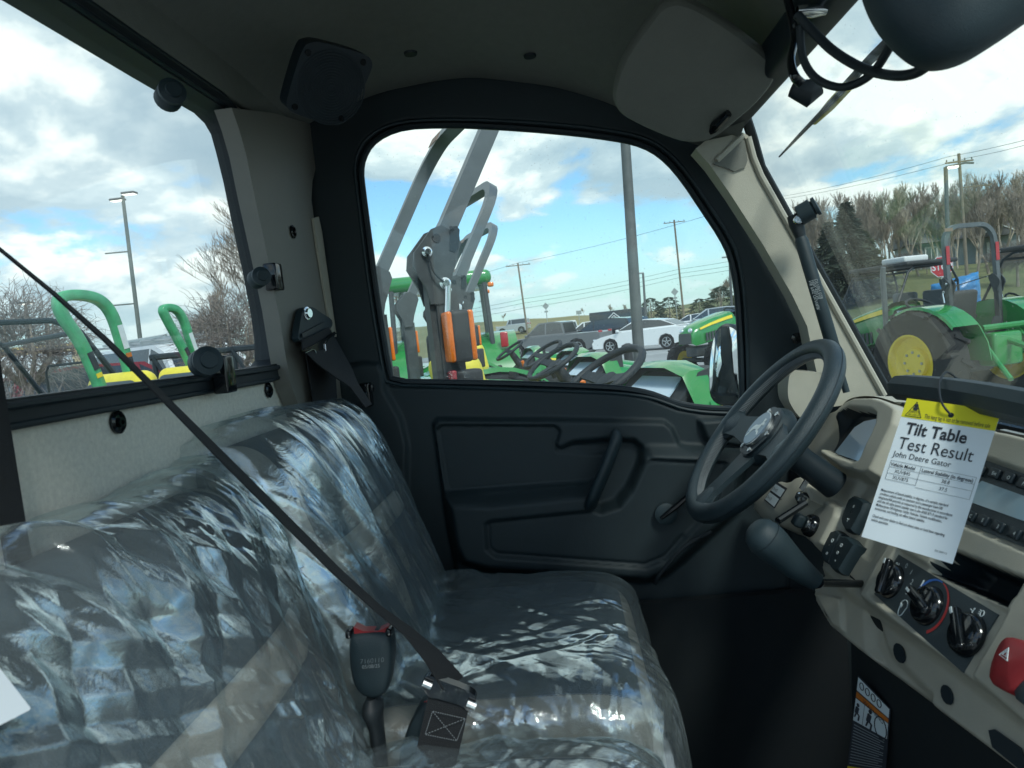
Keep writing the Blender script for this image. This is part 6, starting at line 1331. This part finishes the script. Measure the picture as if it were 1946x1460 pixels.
# ================================================================ black utility vehicles outside
def side_by_side(label, pos, rot, body='canopy_black', windscreen=True, roof_=True):
    T = thing('side_by_side', label, 'utility vehicle', pos, rot, 'parked side-by-side vehicles')
    b = MB(); b.rbox((0.1, 0, 0.62), (2.6, 1.35, 0.42), 0.10, 3); b.rbox((1.15, 0, 0.86), (0.75, 1.2, 0.26), 0.10, 3); b.rbox((-1.05, 0, 0.95), (1.0, 1.4, 0.32), 0.05, 3); b.build('body', body, T, world=False)
    fr_ = MB()
    for sg in (-1, 1):
        fr_.tube([Vector((0.85, sg*0.66, 0.9)), Vector((0.35, sg*0.60, 1.80)), Vector((0.2, sg*0.58, 1.88)), Vector((-0.5, sg*0.58, 1.88)), Vector((-0.62, sg*0.62, 1.6)), Vector((-0.62, sg*0.66, 0.8))], 0.019, 8)
    for x, z in ((0.35, 1.80), (-0.5, 1.88)): fr_.tube([Vector((x, -0.6, z)), Vector((x, 0.6, z))], 0.018, 8)
    fr_.tube([Vector((-0.62, -0.62, 0.9)), Vector((-0.6, 0.62, 1.6))], 0.02, 6); fr_.build('cage', 'frame_black', T, world=False)
    if roof_: MB().rbox((-0.12, 0, 1.93), (1.05, 1.28, 0.07), 0.03, 3).build('canopy', 'canopy_black', T, world=False)
    if windscreen: MB().prism([Vector((0.82, -0.6, 0.98)), Vector((0.82, 0.6, 0.98)), Vector((0.38, 0.56, 1.76)), Vector((0.38, -0.56, 1.76))], (0.006, 0, 0.003)).build('windscreen', 'rear_glass', T, world=False)
    for sg in (-1, 1): s_ = MB().rbox((-0.2, sg*0.32, 0.90), (0.5, 0.5, 0.12), 0.04); s_.rbox((-0.48, sg*0.32, 1.2), (0.12, 0.48, 0.55), 0.05); s_.build('seat', 'seat_dark', T, world=False)
    MB().tube([Vector((0.42, 0.32, 1.18))+Vector((0.09*math.sin(t*0.5236), 0.16*math.cos(t*0.5236), 0.13*math.sin(t*0.5236))) for t in range(12)], 0.015, 6, closed=True).build('steering_wheel', 'rubber', T, world=False)
    for x in (1.05, -0.98):
        for sg in (-1, 1): MB().lathe([(0.15, -0.12), (0.28, -0.12), (0.32, -0.07), (0.32, 0.07), (0.28, 0.12), (0.15, 0.12)], Vector((x, sg*0.62, 0.32)), (0, 1, 0), 20).build('wheel', 'tyre', T, world=False)
    return T
p = onY(1705, 560, 12.5); sbs = side_by_side('black roofed utility vehicle beyond the green tractor ahead', (p.x, p.y, GZ), R(200))
MB().rbox((-0.1, 0.1, 2.02), (0.5, 0.5, 0.10), 0.03).build('roof_box', 'white_trim', sbs, world=False)
p = onY(1945, 545, 10.5); side_by_side('dark caged vehicle at the right edge beyond the tractor wheel', (p.x+0.5, p.y, GZ), R(110))
p = onY(28, 720, 4.4); side_by_side('black open caged vehicle at the far left behind the glass', (p.x-0.2, p.y, GZ), R(60), windscreen=False, roof_=False)
p = onY(90, 745, 5.4); q = thing('green_engine_unit', 'small green machine cover low behind the first mower', 'machine', (p.x, p.y, GZ), R(30)); m = MB().rbox((0, 0, 0.95), (0.55, 0.45, 0.7), 0.10, 4); m.build('cover', 'hoop_green', q, world=False); MB().rbox((0, 0, 0.35), (0.7, 0.6, 0.5), 0.06).build('base', 'canopy_black', q, world=False); MB().box((0.2, -0.228, 1.05), (0.12, 0.01, 0.2)).build('stripe', 'machine_yellow', q, world=False)
# black lattice rack seen through the lower right of the rear window
p = onY(480, 668, 5.6); rk = thing('lattice_rack', 'black lattice steel rack in the corner of the rear window', 'rack', (p.x, p.y, GZ), R(15))
m = MB()
for i in range(6): m.tube([Vector((-0.75+i*0.3, 0, 0)), Vector((-0.75+i*0.3, 0, 1.62))], 0.022, 6)
for z in (0.9, 1.25, 1.6): m.tube([Vector((-0.78, 0, z)), Vector((0.78, 0, z))], 0.025, 6)
for i in range(5): m.tube([Vector((-0.75+i*0.3, 0.02, 0.9)), Vector((-0.45+i*0.3, 0.02, 1.6))], 0.016, 5); m.tube([Vector((-0.45+i*0.3, -0.02, 0.9)), Vector((-0.75+i*0.3, -0.02, 1.6))], 0.016, 5)
m.build('frame', 'frame_black', rk, world=False); MB().rbox((0.35, 0, 1.78), (0.5, 0.3, 0.16), 0.06).build('head_rest', 'canopy_black', rk, world=False); MB().tube([Vector((0.35, 0, 1.55)), Vector((0.35, 0, 1.75))], 0.03, 6).build('post', 'frame_black', rk, world=False)
# white sheet-like small trailer window frame and white box far left
p = onY(128, 702, 9.0); wsn = thing('clear_windscreen', 'clear framed windscreen standing beyond the first mower', 'windscreen', (p.x, p.y, GZ), R(-20))
MB().tube([Vector((-0.45, 0, 0.9)), Vector((-0.45, 0, 1.62)), Vector((-0.38, 0, 1.70)), Vector((0.5, 0, 1.70)), Vector((0.55, 0, 1.62)), Vector((0.55, 0, 0.9))], 0.016, 6).build('frame', 'frame_black', wsn, world=False)
MB().prism([Vector((-0.44, 0, 0.9)), Vector((0.54, 0, 0.9)), Vector((0.54, 0, 1.69)), Vector((-0.44, 0, 1.69))], (0, 0.006, 0)).build('pane', 'rear_glass', wsn, world=False)
MB().box((0.05, 0, 0.5), (1.1, 0.5, 0.8)).build('base', 'canopy_black', wsn, world=False)
p = onY(20, 718, 36); bt = thing('box_truck', 'white box truck parked before the hotel at far left', 'truck', (p.x, p.y, GZ), R(15)); MB().rbox((0, 0, 1.9), (5.5, 2.3, 2.2), 0.08).build('box', 'van_white', bt, world=False); MB().rbox((3.6, 0, 1.2), (1.7, 2.1, 1.6), 0.2).build('cab', 'van_white', bt, world=False); MB().box((4.2, 0, 1.6), (0.55, 1.9, 0.6)).build('windscreen', 'car_glass', bt, world=False)
[MB().lathe([(0.2, -0.15), (0.42, -0.15), (0.42, 0.15), (0.2, 0.15)], Vector((x, sg*0.95, 0.42)), (0, 1, 0), 16).build('wheel', 'tyre', bt, world=False) for x in (-1.6, 3.3) for sg in (-1, 1)]
# blue wrapped implement behind the tractor ahead
p = onY(1808, 550, 13.6); bw = thing('wrapped_implement', 'blue plastic wrapped machine part behind the roll bar ahead', 'implement', (p.x, p.y, GZ), R(20)); gx1 = np.linspace(-1, 1, 26); S_, T__ = np.meshgrid(gx1, gx1, indexing='ij')
d_ = np.clip((1-np.abs(S_)**3)*(1-np.abs(T__)**3), 0, 1)**0.5; Pz = np.stack([S_*0.42+p.x, -0.12+p.y-d_*0.2+T__*0.0, GZ+1.28+T__*0.36+S_*0.08+0.05*pnoise(np.stack([S_*3, T__*3, S_*0], -1))], -1); Pz[..., 1] += 0.05*pnoise(np.stack([S_*5, T__*5, S_*0+3], -1)); grid_mesh('wrap', Pz, None, 'blue_wrap', bw)
MB().box((0, 0.02, 0.6), (0.7, 0.12, 1.2)).build('stand', 'rops_dark', bw, world=False); MB().rbox((-0.02, 0.05, 1.28), (0.6, 0.18, 0.4), 0.05).build('core', 'blue_wrap', bw, world=False)
# ================================================================ poles, wires, signs
def pole(name, label, cat, px0, px1, Y, r0, r1, m, group=None):
    a = onY(*px0, Y); b = onY(*px1, Y); d = a-b; base = b+d*((GZ-b.z)/d.z); T = thing(name, label, cat, (base.x, base.y, GZ), 0, group)
    MB().tube([base, a], [r0, r1], 12).build('shaft', m, T); return T, a, base
L1_, top, b_ = pole('lamp_post', 'lit double lamp post with banner arms seen through the rear window', 'lamp post', (233, 372), (275, 715), 21.0, 0.075, 0.05, 'pole_green')
for dx, dz in ((0.22, 0.05), (-0.18, -0.10)):
    hd_ = MB().rbox(top+Vector((dx, 0, dz)), (0.42, 0.26, 0.07), 0.03); h_ = hd_.build('lamp_head', 'pole_grey', L1_); MB().box(top+Vector((dx, 0, dz-0.04)), (0.36, 0.2, 0.02)).build('lamp_panel', 'lamp_lit', h_)
for px, py, ln_ in ((246, 478, 0.80), (258, 577, 0.85)):
    c = onY(px, py, 21.0); MB().tube([c, c+Vector((-ln_*0.98, 0, 0.02))], 0.022, 6).build('banner_arm', 'pole_green', L1_)
pole('lamp_post', 'thick grey lamp pole rising past the white sedan', 'lamp post', (1187, 250), (1213, 655), 10.8, 0.092, 0.072, 'pole_grey')
L3, top3, _ = pole('lamp_post', 'small dark lamp post with one lit head far left of the hotel', 'lamp post', (48, 576), (62, 720), 46, 0.14, 0.10, 'pole_wood'); h_ = MB().box(top3+Vector((0, 0, 0)), (0.9, 0.5, 0.12)).build('lamp_head', 'pole_grey', L3); MB().box(top3+Vector((0, 0, -0.09)), (0.7, 0.4, 0.04)).build('lamp_panel', 'lamp_lit', h_)
wires_from = {}
for nm, lb, p0, p1, Y, arm, r_ in (('left', 'utility pole with crossarm left of the thick lamp pole', (984, 500), (1001, 622), 75, 2.6, 0.11), ('mid', 'tall utility pole with crossarm right of the thick lamp pole', (1281, 418), (1298, 586), 75, 2.2, 0.11), ('right', 'wooden utility pole with double crossarms above the bare trees', (1822, 292), (1836, 500), 42, 1.5, 0.10)):
    T, a, b = pole('utility_pole', lb, 'utility pole', p0, p1, Y, r_, r_*0.8, 'pole_wood', 'utility poles'); wires_from[nm] = a
    for k, dz in enumerate((-0.25,) if nm != 'right' else (-0.45, -1.9)):
        MB().box(a+Vector((0.9 if k else 0, 0, dz)), (arm, 0.08, 0.08)).build('crossarm', 'pole_wood', T)
        for s_ in (-0.9, -0.4, 0.4, 0.9): MB().lathe([(0.03, 0), (0.04, 0.05), (0.02, 0.12)], a+Vector((0.9 if k else 0, 0, dz+0.06))+Vector((s_*arm/2, 0, 0)), (0, 0, 1), 8).build('insulator', 'pole_grey', T)
T, a, b = pole('lamp_post', 'lamp post with a lit arm beside the wooden utility pole', 'lamp post', (1797, 318), (1803, 500), 36, 0.11, 0.09, 'pole_grey'); MB().tube([a, a+Vector((0.9, 0, 0.1)), a+Vector((1.3, 0, 0.05))], 0.05, 6).build('lamp_arm', 'pole_grey', T); MB().rbox(a+Vector((0.30, 0, -0.05)), (0.5, 0.25, 0.10), 0.03).build('lamp_head', 'lamp_lit', T)
for lb, p0, p1, Y in (('thin road lamp just right of the thick pole', (1222, 519), (1228, 615), 55), ('thin pole with tiny lamp left on the bank', (923, 572), (928, 628), 60), ('pale thin pole in the front corner of the door window', (1386, 488), (1391, 585), 55)):
    T, a, b = pole('lamp_post', lb, 'lamp post', p0, p1, Y, 0.11, 0.08, 'pole_grey'); MB().rbox(a+Vector((-0.25, 0, 0)), (0.6, 0.25, 0.12), 0.04).build('lamp_head', 'sign_back', T)
for lb, p0, p1, Y, s_ in (('diamond road sign on the bank left of the trailer', (1037, 582), (1040, 610), 95, 0.55), ('diamond road sign beside the evergreen bushes', (1282, 555), (1286, 595), 80, 0.5), ('small plate sign on the bank behind the trailer', (1100, 594), (1101, 612), 95, 0.3)):
    T, a, b = pole('road_sign', lb, 'road sign', p0, p1, Y, 0.05, 0.05, 'sign_back', 'signs on the grass bank')
    if s_ > 0.4:
        MB().prism([a+Vector((0, -0.05, 0.9*s_)), a+Vector((0.8*s_, -0.05, 0)), a+Vector((0, -0.05, -0.9*s_)), a+Vector((-0.8*s_, -0.05, 0))], (0, 0.04, 0)).build('plate', 'sign_back', T); MB().box(a+Vector((0, -0.03, -1.35*s_)), (0.9*s_, 0.04, 0.4*s_)).build('plate', 'sign_back', T)
    else: MB().box(a, (0.7, 0.04, 0.5)).build('plate', 'sign_back', T)
def wire(label, pts, r=0.03):
    T = thing('power_line', label, 'power line', pts[0], 0, 'overhead wires'); m = MB()
    for a, b in zip(pts[:-1], pts[1:]):
        a, b = Vector(a), Vector(b); sag = (b-a).length*0.012; m.tube([a.lerp(b, t/10)-Vector((0, 0, sag*4*(t/10)*(1-t/10))) for t in range(11)], r, 4)
    m.build('strand', 'wire', T); return T
lf, md, rt = wires_from['left'], wires_from['mid'], wires_from['right']
wire('highest overhead wire across the door window', [onY(700, 570, 90), lf, onY(1400, 393, 60)], 0.018)
for i, (ya, yb, yc) in enumerate(((592, 556, 489), (599, 564, 496), (607, 574, 504))):
    wire('%s of the three low wires across the door window' % ('top', 'middle', 'bottom')[i], [onY(860, ya, 78), onY(996, yb+12, 75), onY(1290, (512, 520, 528)[i], 75), onY(1500, (474, 484, 492)[i], 72)], 0.020)
wire('upper overhead wire across the windshield', [onY(1450, 379, 60), rt+Vector((-0.5, 0, -0.1)), onY(2050, 238, 34)], 0.013)
wire('lower overhead wire across the windshield', [onY(1450, 384, 60), rt+Vector((0.5, 0, -0.3)), onY(2050, 246, 34)], 0.013)
# bollard by the pole
p = onY(1193, 662, 11.6); q = thing('bollard', 'black bollard with a cap beside the thick lamp pole', 'bollard', (p.x, p.y, GZ)); MB().tube([Vector((0, 0, 0)), Vector((0, 0, 1.06))], 0.075, 12).build('post', 'canopy_black', q, world=False); MB().lathe([(0.10, 1.02), (0.10, 1.10), (0.03, 1.13)], Vector((0, 0, 0)), (0, 0, 1), 12).build('cap', 'canopy_black', q, world=False)
# stop sign
p = onY(1790, 507, 27); q = thing('stop_sign', 'red octagonal STOP sign partly behind the roll bar ahead', 'road sign', (p.x, p.y, GZ), R(-8)); zc_s = p.z-GZ
MB().box((0, 0.03, zc_s/2), (0.06, 0.05, zc_s)).build('post', 'sign_back', q, world=False)
MB().prism([Vector((0.40*math.cos(R(22.5+45*k)), 0, zc_s+0.40*math.sin(R(22.5+45*k)))) for k in range(8)], (0, 0.02, 0)).build('border', 'print_white', q, world=False)
MB().prism([Vector((0.375*math.cos(R(22.5+45*k)), -0.006, zc_s+0.375*math.sin(R(22.5+45*k)))) for k in range(8)], (0, 0.008, 0)).build('plate', 'sign_red', q, world=False)
text('STOP', 0.33, Vector((p.x, p.y, p.z-0.115))+Vector((0, -0.012, 0)), Matrix.Rotation(R(-8), 3, 'Z') @ Vector((1, 0, 0)), (0, 0, 1), 'print_white', q, align='CENTER', xs=0.85, bold=0.006)
# ================================================================ buildings
p = onY(85, 705, 190); ht = thing('hotel', 'tan four storey hotel with brown and gold bands in the far left', 'building', (p.x, p.y, GZ), R(22))
MB().box((0, 0, 5.0), (22, 14, 10.0)).build('wall', 'hotel_tan', ht, world=False)
MB().box((-6, -7.1, 4.2), (9, 0.5, 8.4)).build('wall_bay', 'hotel_brown', ht, world=False)
MB().box((0, 0, 10.35), (22.6, 14.6, 0.8)).build('band', 'hotel_brown', ht, world=False); MB().box((0, 0, 11.1), (23.2, 15.2, 0.7)).build('parapet', 'hotel_gold', ht, world=False)
for ix in range(7):
    for iz in range(4):
        x = -9+ix*3.0; w = MB().box((x, -7.05 if x > -1 or x < -11 else -7.38, 1.5+iz*2.4), (1.1, 0.12, 1.3)).build('window', 'car_glass', ht, world=False); MB().box((x, -7.06 if x > -1 else -7.39, 0.78+iz*2.4), (1.2, 0.16, 0.1)).build('sill', 'hotel_brown', w, world=False)
p = onY(1850, 510, 84); hs = thing('house', 'grey single storey house with a white porch behind the stop sign', 'house', (p.x, p.y, lawnz(p.x, p.y)-0.1), R(-12))
MB().box((0, 0, 1.5), (14, 8, 3.0)).build('wall', 'house_grey', hs, world=False)
MB().prism([Vector((-7.6, -4.6, 2.95)), Vector((-7.6, 0, 5.8)), Vector((-7.6, 4.6, 2.95))], (15.2, 0, 0)).build('roof', 'shingle', hs, world=False)
MB().prism([Vector((-1.4, -6.2, 2.75)), Vector((0.6, -6.2, 3.9)), Vector((2.6, -6.2, 2.75))], (0, 3.0, 0)).build('porch_roof', 'shingle', hs, world=False)
for sg in (-1, 1): MB().tube([Vector((0.6, -6.22, 3.92)), Vector((0.6+sg*2.1, -6.22, 2.72))], 0.08, 4).build('porch_trim', 'white_trim', hs, world=False)
for x in (-1.2, 0.6, 2.4): MB().box((x, -6.0, 1.4), (0.16, 0.16, 2.7)).build('porch_post', 'white_trim', hs, world=False)
for x in (-5.2, -3.4, 4.2, 5.6): w = MB().box((x, -4.03, 1.7), (1.0, 0.1, 1.4)).build('window', 'car_glass', hs, world=False); f = MB(); f.box((x, -4.06, 2.45), (1.25, 0.12, 0.14)); f.box((x, -4.06, 0.95), (1.25, 0.12, 0.14)); f.box((x-0.56, -4.06, 1.7), (0.12, 0.12, 1.4)); f.box((x+0.56, -4.06, 1.7), (0.12, 0.12, 1.4)); f.box((x, -4.08, 1.7), (0.06, 0.08, 1.4)); f.build('window_frame', 'white_trim', w, world=False)
MB().box((0.6, -4.05, 1.2), (1.0, 0.1, 2.1)).build('door', 'white_trim', hs, world=False)
# ================================================================ trees
def branch_tree(seed, h, spread, levels, up=0.35, trunk_frac=0.28, nb=(4, 6), minr=0.012, droop=0.0, r0=None, round_=False):
    rn = random.Random(seed); TV, TF, CV, CF = [], [], [], []
    def seg(a, b, ra, rb, big):
        V_, F_ = (TV, TF) if big else (CV, CF); n = 6 if big else 3; x, y, z = frame(b-a); o = len(V_)
        for p, r in ((a, ra), (b, rb)):
            for k in range(n): t = 2*math.pi*k/n; V_.append(tuple(p+(x*math.cos(t)+y*math.sin(t))*r))
        for k in range(n): F_.append((o+k, o+(k+1) % n, o+n+(k+1) % n, o+n+k))
    def grow(p, d, L, r, lev):
        n = 4 if lev < 2 else 3; q = p; dd = d.copy(); pts = [p]; rr = [r]
        for i in range(n):
            dd = (dd+Vector((rn.gauss(0, 0.13), rn.gauss(0, 0.13), rn.gauss(0, 0.10)+up*0.12-droop*0.1*lev))).normalized(); q2 = q+dd*L/n; r2 = max(minr, r*(1-0.62*(i+1)/n)); seg(q, q2, rr[-1], r2, lev <= 1); q = q2; pts.append(q); rr.append(r2)
        if lev >= levels: return
        k = rn.randint(*nb)
        for j in range(k):
            t = trunk_frac+(1-trunk_frac)*(j+rn.random())/k if lev == 0 else 0.2+0.8*(j+rn.random())/k; t = min(t, 0.999); i = int(t*n); b = pts[i].lerp(pts[i+1], t*n-i)
            ax = Vector((rn.gauss(0, 1), rn.gauss(0, 1), 0)).normalized(); ang = rn.uniform(0.45, 0.95)*spread; nd = (dd*math.cos(ang)+ax*math.sin(ang)+Vector((0, 0, up*0.35))).normalized()
            grow(b, nd, L*rn.uniform(0.42, 0.66)*(1.05 if lev else 1.0), max(minr, rr[i]*0.55), lev+1)
        grow(q, dd, L*0.45, rr[-1], lev+1)
    grow(Vector((0, 0, 0)), Vector((0, 0, 1)), h*0.62, r0 or h*0.018, 0)
    zmax = max(v[2] for v in CV); s_ = h/zmax
    return [tuple(c*s_ for c in v) for v in TV], TF, [tuple(c*s_ for c in v) for v in CV], CF
def mesh_of(name, V_, F_, m):
    me = bpy.data.meshes.new(name); me.from_pydata(V_, [], F_); me.materials.append(MATS[m]); me.update(); return me
def tree_thing(name, label, meshes, pos, rot, s, group):
    T = thing(name, label, 'tree', pos, rot, group); T.scale = (s[0], s[0], s[1])
    for nm, me in zip(('trunk', 'crown'), meshes): o = bpy.data.objects.new(nm, me); COL.objects.link(o); o.parent = T
    return T
bare = []
for k, (sd_, up_, sp_) in enumerate(((3, 0.9, 0.62), (8, 0.8, 0.70), (21, 1.0, 0.55))):
    a, b, c, d = branch_tree(sd_, 10.0, sp_, 4, up_, 0.30, (4, 6), 0.020); mt_ = ('bark', 'bark_pale', 'bark')[k]; bare.append((mesh_of('trunk', a, b, mt_), mesh_of('crown', c, d, mt_)))
a, b, c, d = branch_tree(5, 10.0, 0.8, 5, 0.5, 0.25, (4, 6), 0.007); fine = (mesh_of('trunk', a, b, 'bark'), mesh_of('crown', c, d, 'bark'))
a, b, c, d = branch_tree(14, 4.0, 1.5, 5, 0.05, 0.35, (5, 6), 0.004, 0.5, 0.09); weep = (mesh_of('trunk', a, b, 'bark'), mesh_of('crown', c, d, 'twig_red'))
def round_crown(seed, h, rad, n=1500):
    rn = random.Random(seed); V_ = []; F_ = []; c = Vector((0, 0, h-rad*0.95))
    def seg(a, b, ra, rb):
        x, y, z = frame(b-a); o = len(V_)
        for p, r in ((a, ra), (b, rb)):
            for k in range(3): t = 2.094*k; V_.append(tuple(p+(x*math.cos(t)+y*math.sin(t))*r))
        for k in range(3): F_.append((o+k, o+(k+1) % 3, o+3+(k+1) % 3, o+3+k))
    for i in range(n):
        d = Vector((rn.gauss(0, 1), rn.gauss(0, 1), rn.gauss(0.25, 0.9))).normalized(); p = c+d*rad*rn.uniform(0.15, 0.85); dd = (d+Vector((rn.gauss(0, 0.5), rn.gauss(0, 0.5), rn.gauss(0.1, 0.5)))).normalized(); L = rad*rn.uniform(0.22, 0.5)
        for k in range(4):
            q = p+dd*L/4; seg(p, q, 0.007-0.0012*k, 0.0058-0.0012*k); p = q; dd = (dd+Vector((rn.gauss(0, 0.25), rn.gauss(0, 0.25), rn.gauss(-0.16, 0.2)))).normalized()
            if k == 1: e = (dd+Vector((rn.gauss(0, 0.8), rn.gauss(0, 0.8), rn.gauss(0, 0.8)))).normalized(); seg(p, p+e*L*0.35, 0.005, 0.003)
    tm = MB().tube([Vector((0, 0, 0)), Vector((0.03, 0.02, h-rad*1.5))], [0.10, 0.07], 8)
    for k in range(9): d = Vector((rn.gauss(0, 1), rn.gauss(0, 1), 0.9)).normalized(); tm.tube([Vector((0.03, 0.02, h-rad*1.6)), Vector((0, 0, h-rad*1.45))+d*rad*0.5, c+d*rad*0.55], [0.05, 0.035, 0.012], 5)
    return mesh_of('trunk', tm.v, tm.f, 'bark'), mesh_of('crown', V_, F_, 'twig_red')
rcm = round_crown(9, 4.0, 1.35, 1700)
def conifer(seed, h, w, m, n=5200, shape=1.0):
    rn = np.random.default_rng(seed); z = rn.random(n)**1.25; rad = (1-z)**shape*w*(0.55+0.45*rn.random(n)**0.5)*(1+0.25*np.sin(z*40+rn.random(n))); t = rn.random(n)*2*np.pi
    P = np.stack([np.cos(t)*rad, np.sin(t)*rad, 0.04*h+z*h*0.96], -1); V_ = []; F_ = []
    for i in range(n):
        d = Vector((math.cos(t[i]), math.sin(t[i]), rn.normal()*0.35-0.15)).normalized(); sd2 = Vector((rn.normal(), rn.normal(), rn.normal())).cross(d).normalized(); l = h*0.045*(0.5+rn.random()); q = Vector(P[i]); o = len(V_)
        V_ += [tuple(q-d*l*0.5+sd2*l*0.28), tuple(q-d*l*0.5-sd2*l*0.28), tuple(q+d*l)]; F_.append((o, o+1, o+2))
    tm = MB().tube([Vector((0, 0, 0)), Vector((0, 0, h*0.9))], [w*0.07, w*0.01], 8); return mesh_of('trunk', tm.v, tm.f, 'bark'), mesh_of('crown', V_, F_, m)
con = [conifer(1, 10.0, 2.9, 'needles'), conifer(2, 10.0, 3.4, 'needles_yellow', shape=0.8), conifer(4, 4.0, 2.4, 'needles', 2600, 0.5)]
rnd = random.Random(4); G1 = 'bare trees along the road ahead'
tl = [(1462, 430, 60), (1500, 400, 66), (1548, 372, 62), (1575, 395, 70), (1615, 380, 78), (1645, 375, 84), (1672, 370, 76), (1705, 380, 80), (1738, 378, 74), (1765, 380, 82), (1792, 385, 76), (1845, 345, 58), (1868, 312, 60), (1895, 330, 64), (1925, 352, 56), (1950, 345, 60), (1990, 330, 62), (2040, 330, 60)]
wh = ['leftmost bare tree beside the windshield pillar', 'second bare tree from the windshield pillar', 'third bare tree from the pillar, left of the dark evergreen', 'bare tree directly behind the dark evergreen tip', 'bare tree just right of the evergreen tip', 'second bare tree right of the evergreen', 'third bare tree right of the evergreen', 'fourth bare tree right of the evergreen', 'fifth bare tree right of the evergreen', 'sixth bare tree right of the evergreen, near the lamp arm', 'bare tree behind the lit lamp arm post', 'bare tree just right of the wooden utility pole', 'tallest bare tree right of the wooden utility pole', 'bare tree right of the tallest one', 'second bare tree from the right edge of the windshield view', 'bare tree at the right edge of the windshield view', 'bare tree cut by the right edge', 'bare tree beyond the right edge']
for i, (px, py, Y) in enumerate(tl):
    a = onY(px, py, Y); h = a.z-lawnz(a.x, a.y)+0.1; me = bare[i % 3] if i not in (12,) else fine
    if px > 1960: continue
    tree_thing('bare_tree', wh[i], me, (a.x, a.y, lawnz(a.x, a.y)-0.1), rnd.random()*6.28, (h/10*rnd.uniform(0.85, 1.1), h/10), G1)
def ordinal(k):
    on = 'first second third fourth fifth sixth seventh eighth ninth tenth eleventh twelfth thirteenth fourteenth fifteenth sixteenth seventeenth eighteenth nineteenth'.split()
    if k < 19: return on[k]
    t, u = divmod(k+1, 10); return ('twentieth', 'thirtieth', 'fortieth')[t-2] if u == 0 else ('twenty', 'thirty', 'forty')[t-2]+'-'+on[u-1]
for i in range(38):
    px = 1500+i*12.4+rnd.uniform(-4, 4); Y = rnd.uniform(64, 83); py = 372-0.12*(px-1600)+rnd.uniform(-14, 26); a = onY(px, py, Y); zb_ = lawnz(a.x, a.y)-0.1; h = a.z-zb_
    tree_thing('bare_tree', 'bare tree in the back row of the wood, %s from the left' % ordinal(i), bare[i % 3], (a.x, a.y, zb_), rnd.random()*6.28, (h/10*rnd.uniform(0.85, 1.15), h/10), 'bare trees in the back row of the wood')
und = [(1540, 500, 57), (1650, 480, 66), (1715, 480, 64), (1760, 490, 66), (1900, 470, 52), (1930, 455, 50)]
for i, (px, py, Y) in enumerate(und):
    a = onY(px, py, Y); zb_ = lawnz(a.x, a.y)-0.1; h = a.z-zb_; tree_thing('thicket_tree', 'low twiggy undergrowth tree, %s from the left under the bare trees' % ordn[i], rcm, (a.x, a.y, zb_), i*1.3, (h/4*1.3, h/4), 'low twiggy trees under the tree line')
for i, (px, py, Y, k, lb) in enumerate(((1606, 388, 54, 0, 'tall dark evergreen standing beside the bare trees ahead'), (1572, 425, 58, 0, 'dark evergreen just left of the tallest evergreen'), (1640, 440, 58, 1, 'olive evergreen just right of the tallest evergreen'))):
    a = onY(px, py, Y); zb_ = lawnz(a.x, a.y)-0.1; h = a.z-zb_; tree_thing('evergreen_tree', lb, con[k], (a.x, a.y, zb_), i, (h/10*1.2, h/10), 'evergreens ahead')
for i, (px, py, Y, lb) in enumerate(((1235, 567, 80, 'round dark evergreen bush right of the thick lamp pole'), (1270, 565, 82, 'second round evergreen bush right of the thick lamp pole'), (1328, 568, 78, 'low pointed evergreen bush above the white car'), (1368, 545, 76, 'large evergreen bush under the bare tree by the door frame'))):
    a = onY(px, py, Y); zb_ = bankz(a.x, a.y)-0.05; h = a.z-zb_; tree_thing('evergreen_bush', lb, con[2], (a.x, a.y, zb_), i, (h/4*1.1, h/4), 'evergreen bushes on the bank')
for i, (px, py, Y, lb) in enumerate(((1362, 524, 84, 'bare tree behind the evergreen bush by the door frame'), (1165, 577, 110, 'small bare tree on the bank left of the thick pole'), (1185, 578, 112, 'second small bare tree on the bank beside the thick pole'), (955, 595, 130, 'tiny bare tree far left on the bank'), (1110, 588, 130, 'tiny bare tree behind the trailer on the bank'))):
    a = onY(px, py, Y); zb_ = bankz(a.x, a.y)-0.05; h = max(1.5, a.z-zb_); tree_thing('bare_tree', lb, bare[i % 3], (a.x, a.y, zb_), i*2.1, (h/10*1.4, h/10), 'bare trees on the bank')
a = onY(448, 352, 13.0); tree_thing('bare_tree', 'tall bare tree against the sky beside the rear window frame', fine, (a.x, a.y, GZ), 2.2, ((a.z-GZ)/10*1.05, (a.z-GZ)/10), 'trees behind the rear window')
a = onY(375, 520, 19.0); tree_thing('bare_tree', 'thin bare tree between the hoop and the reddish round tree', bare[0], (a.x, a.y, GZ), 1.0, ((a.z-GZ)/10*0.9, (a.z-GZ)/10), 'trees behind the rear window')
for px, py, Y, lb, s_, r_ in ((428, 552, 11.0, 'round reddish leafless tree behind the second hoop', 1.05, 0.4), (25, 538, 10.0, 'round leafless tree at the left edge of the rear window', 1.05, 2.0)):
    a = onY(px, py, Y); h = a.z-GZ; tree_thing('round_tree', lb, rcm, (a.x, a.y, GZ), r_, (h/4*s_, h/4), 'trees behind the rear window')
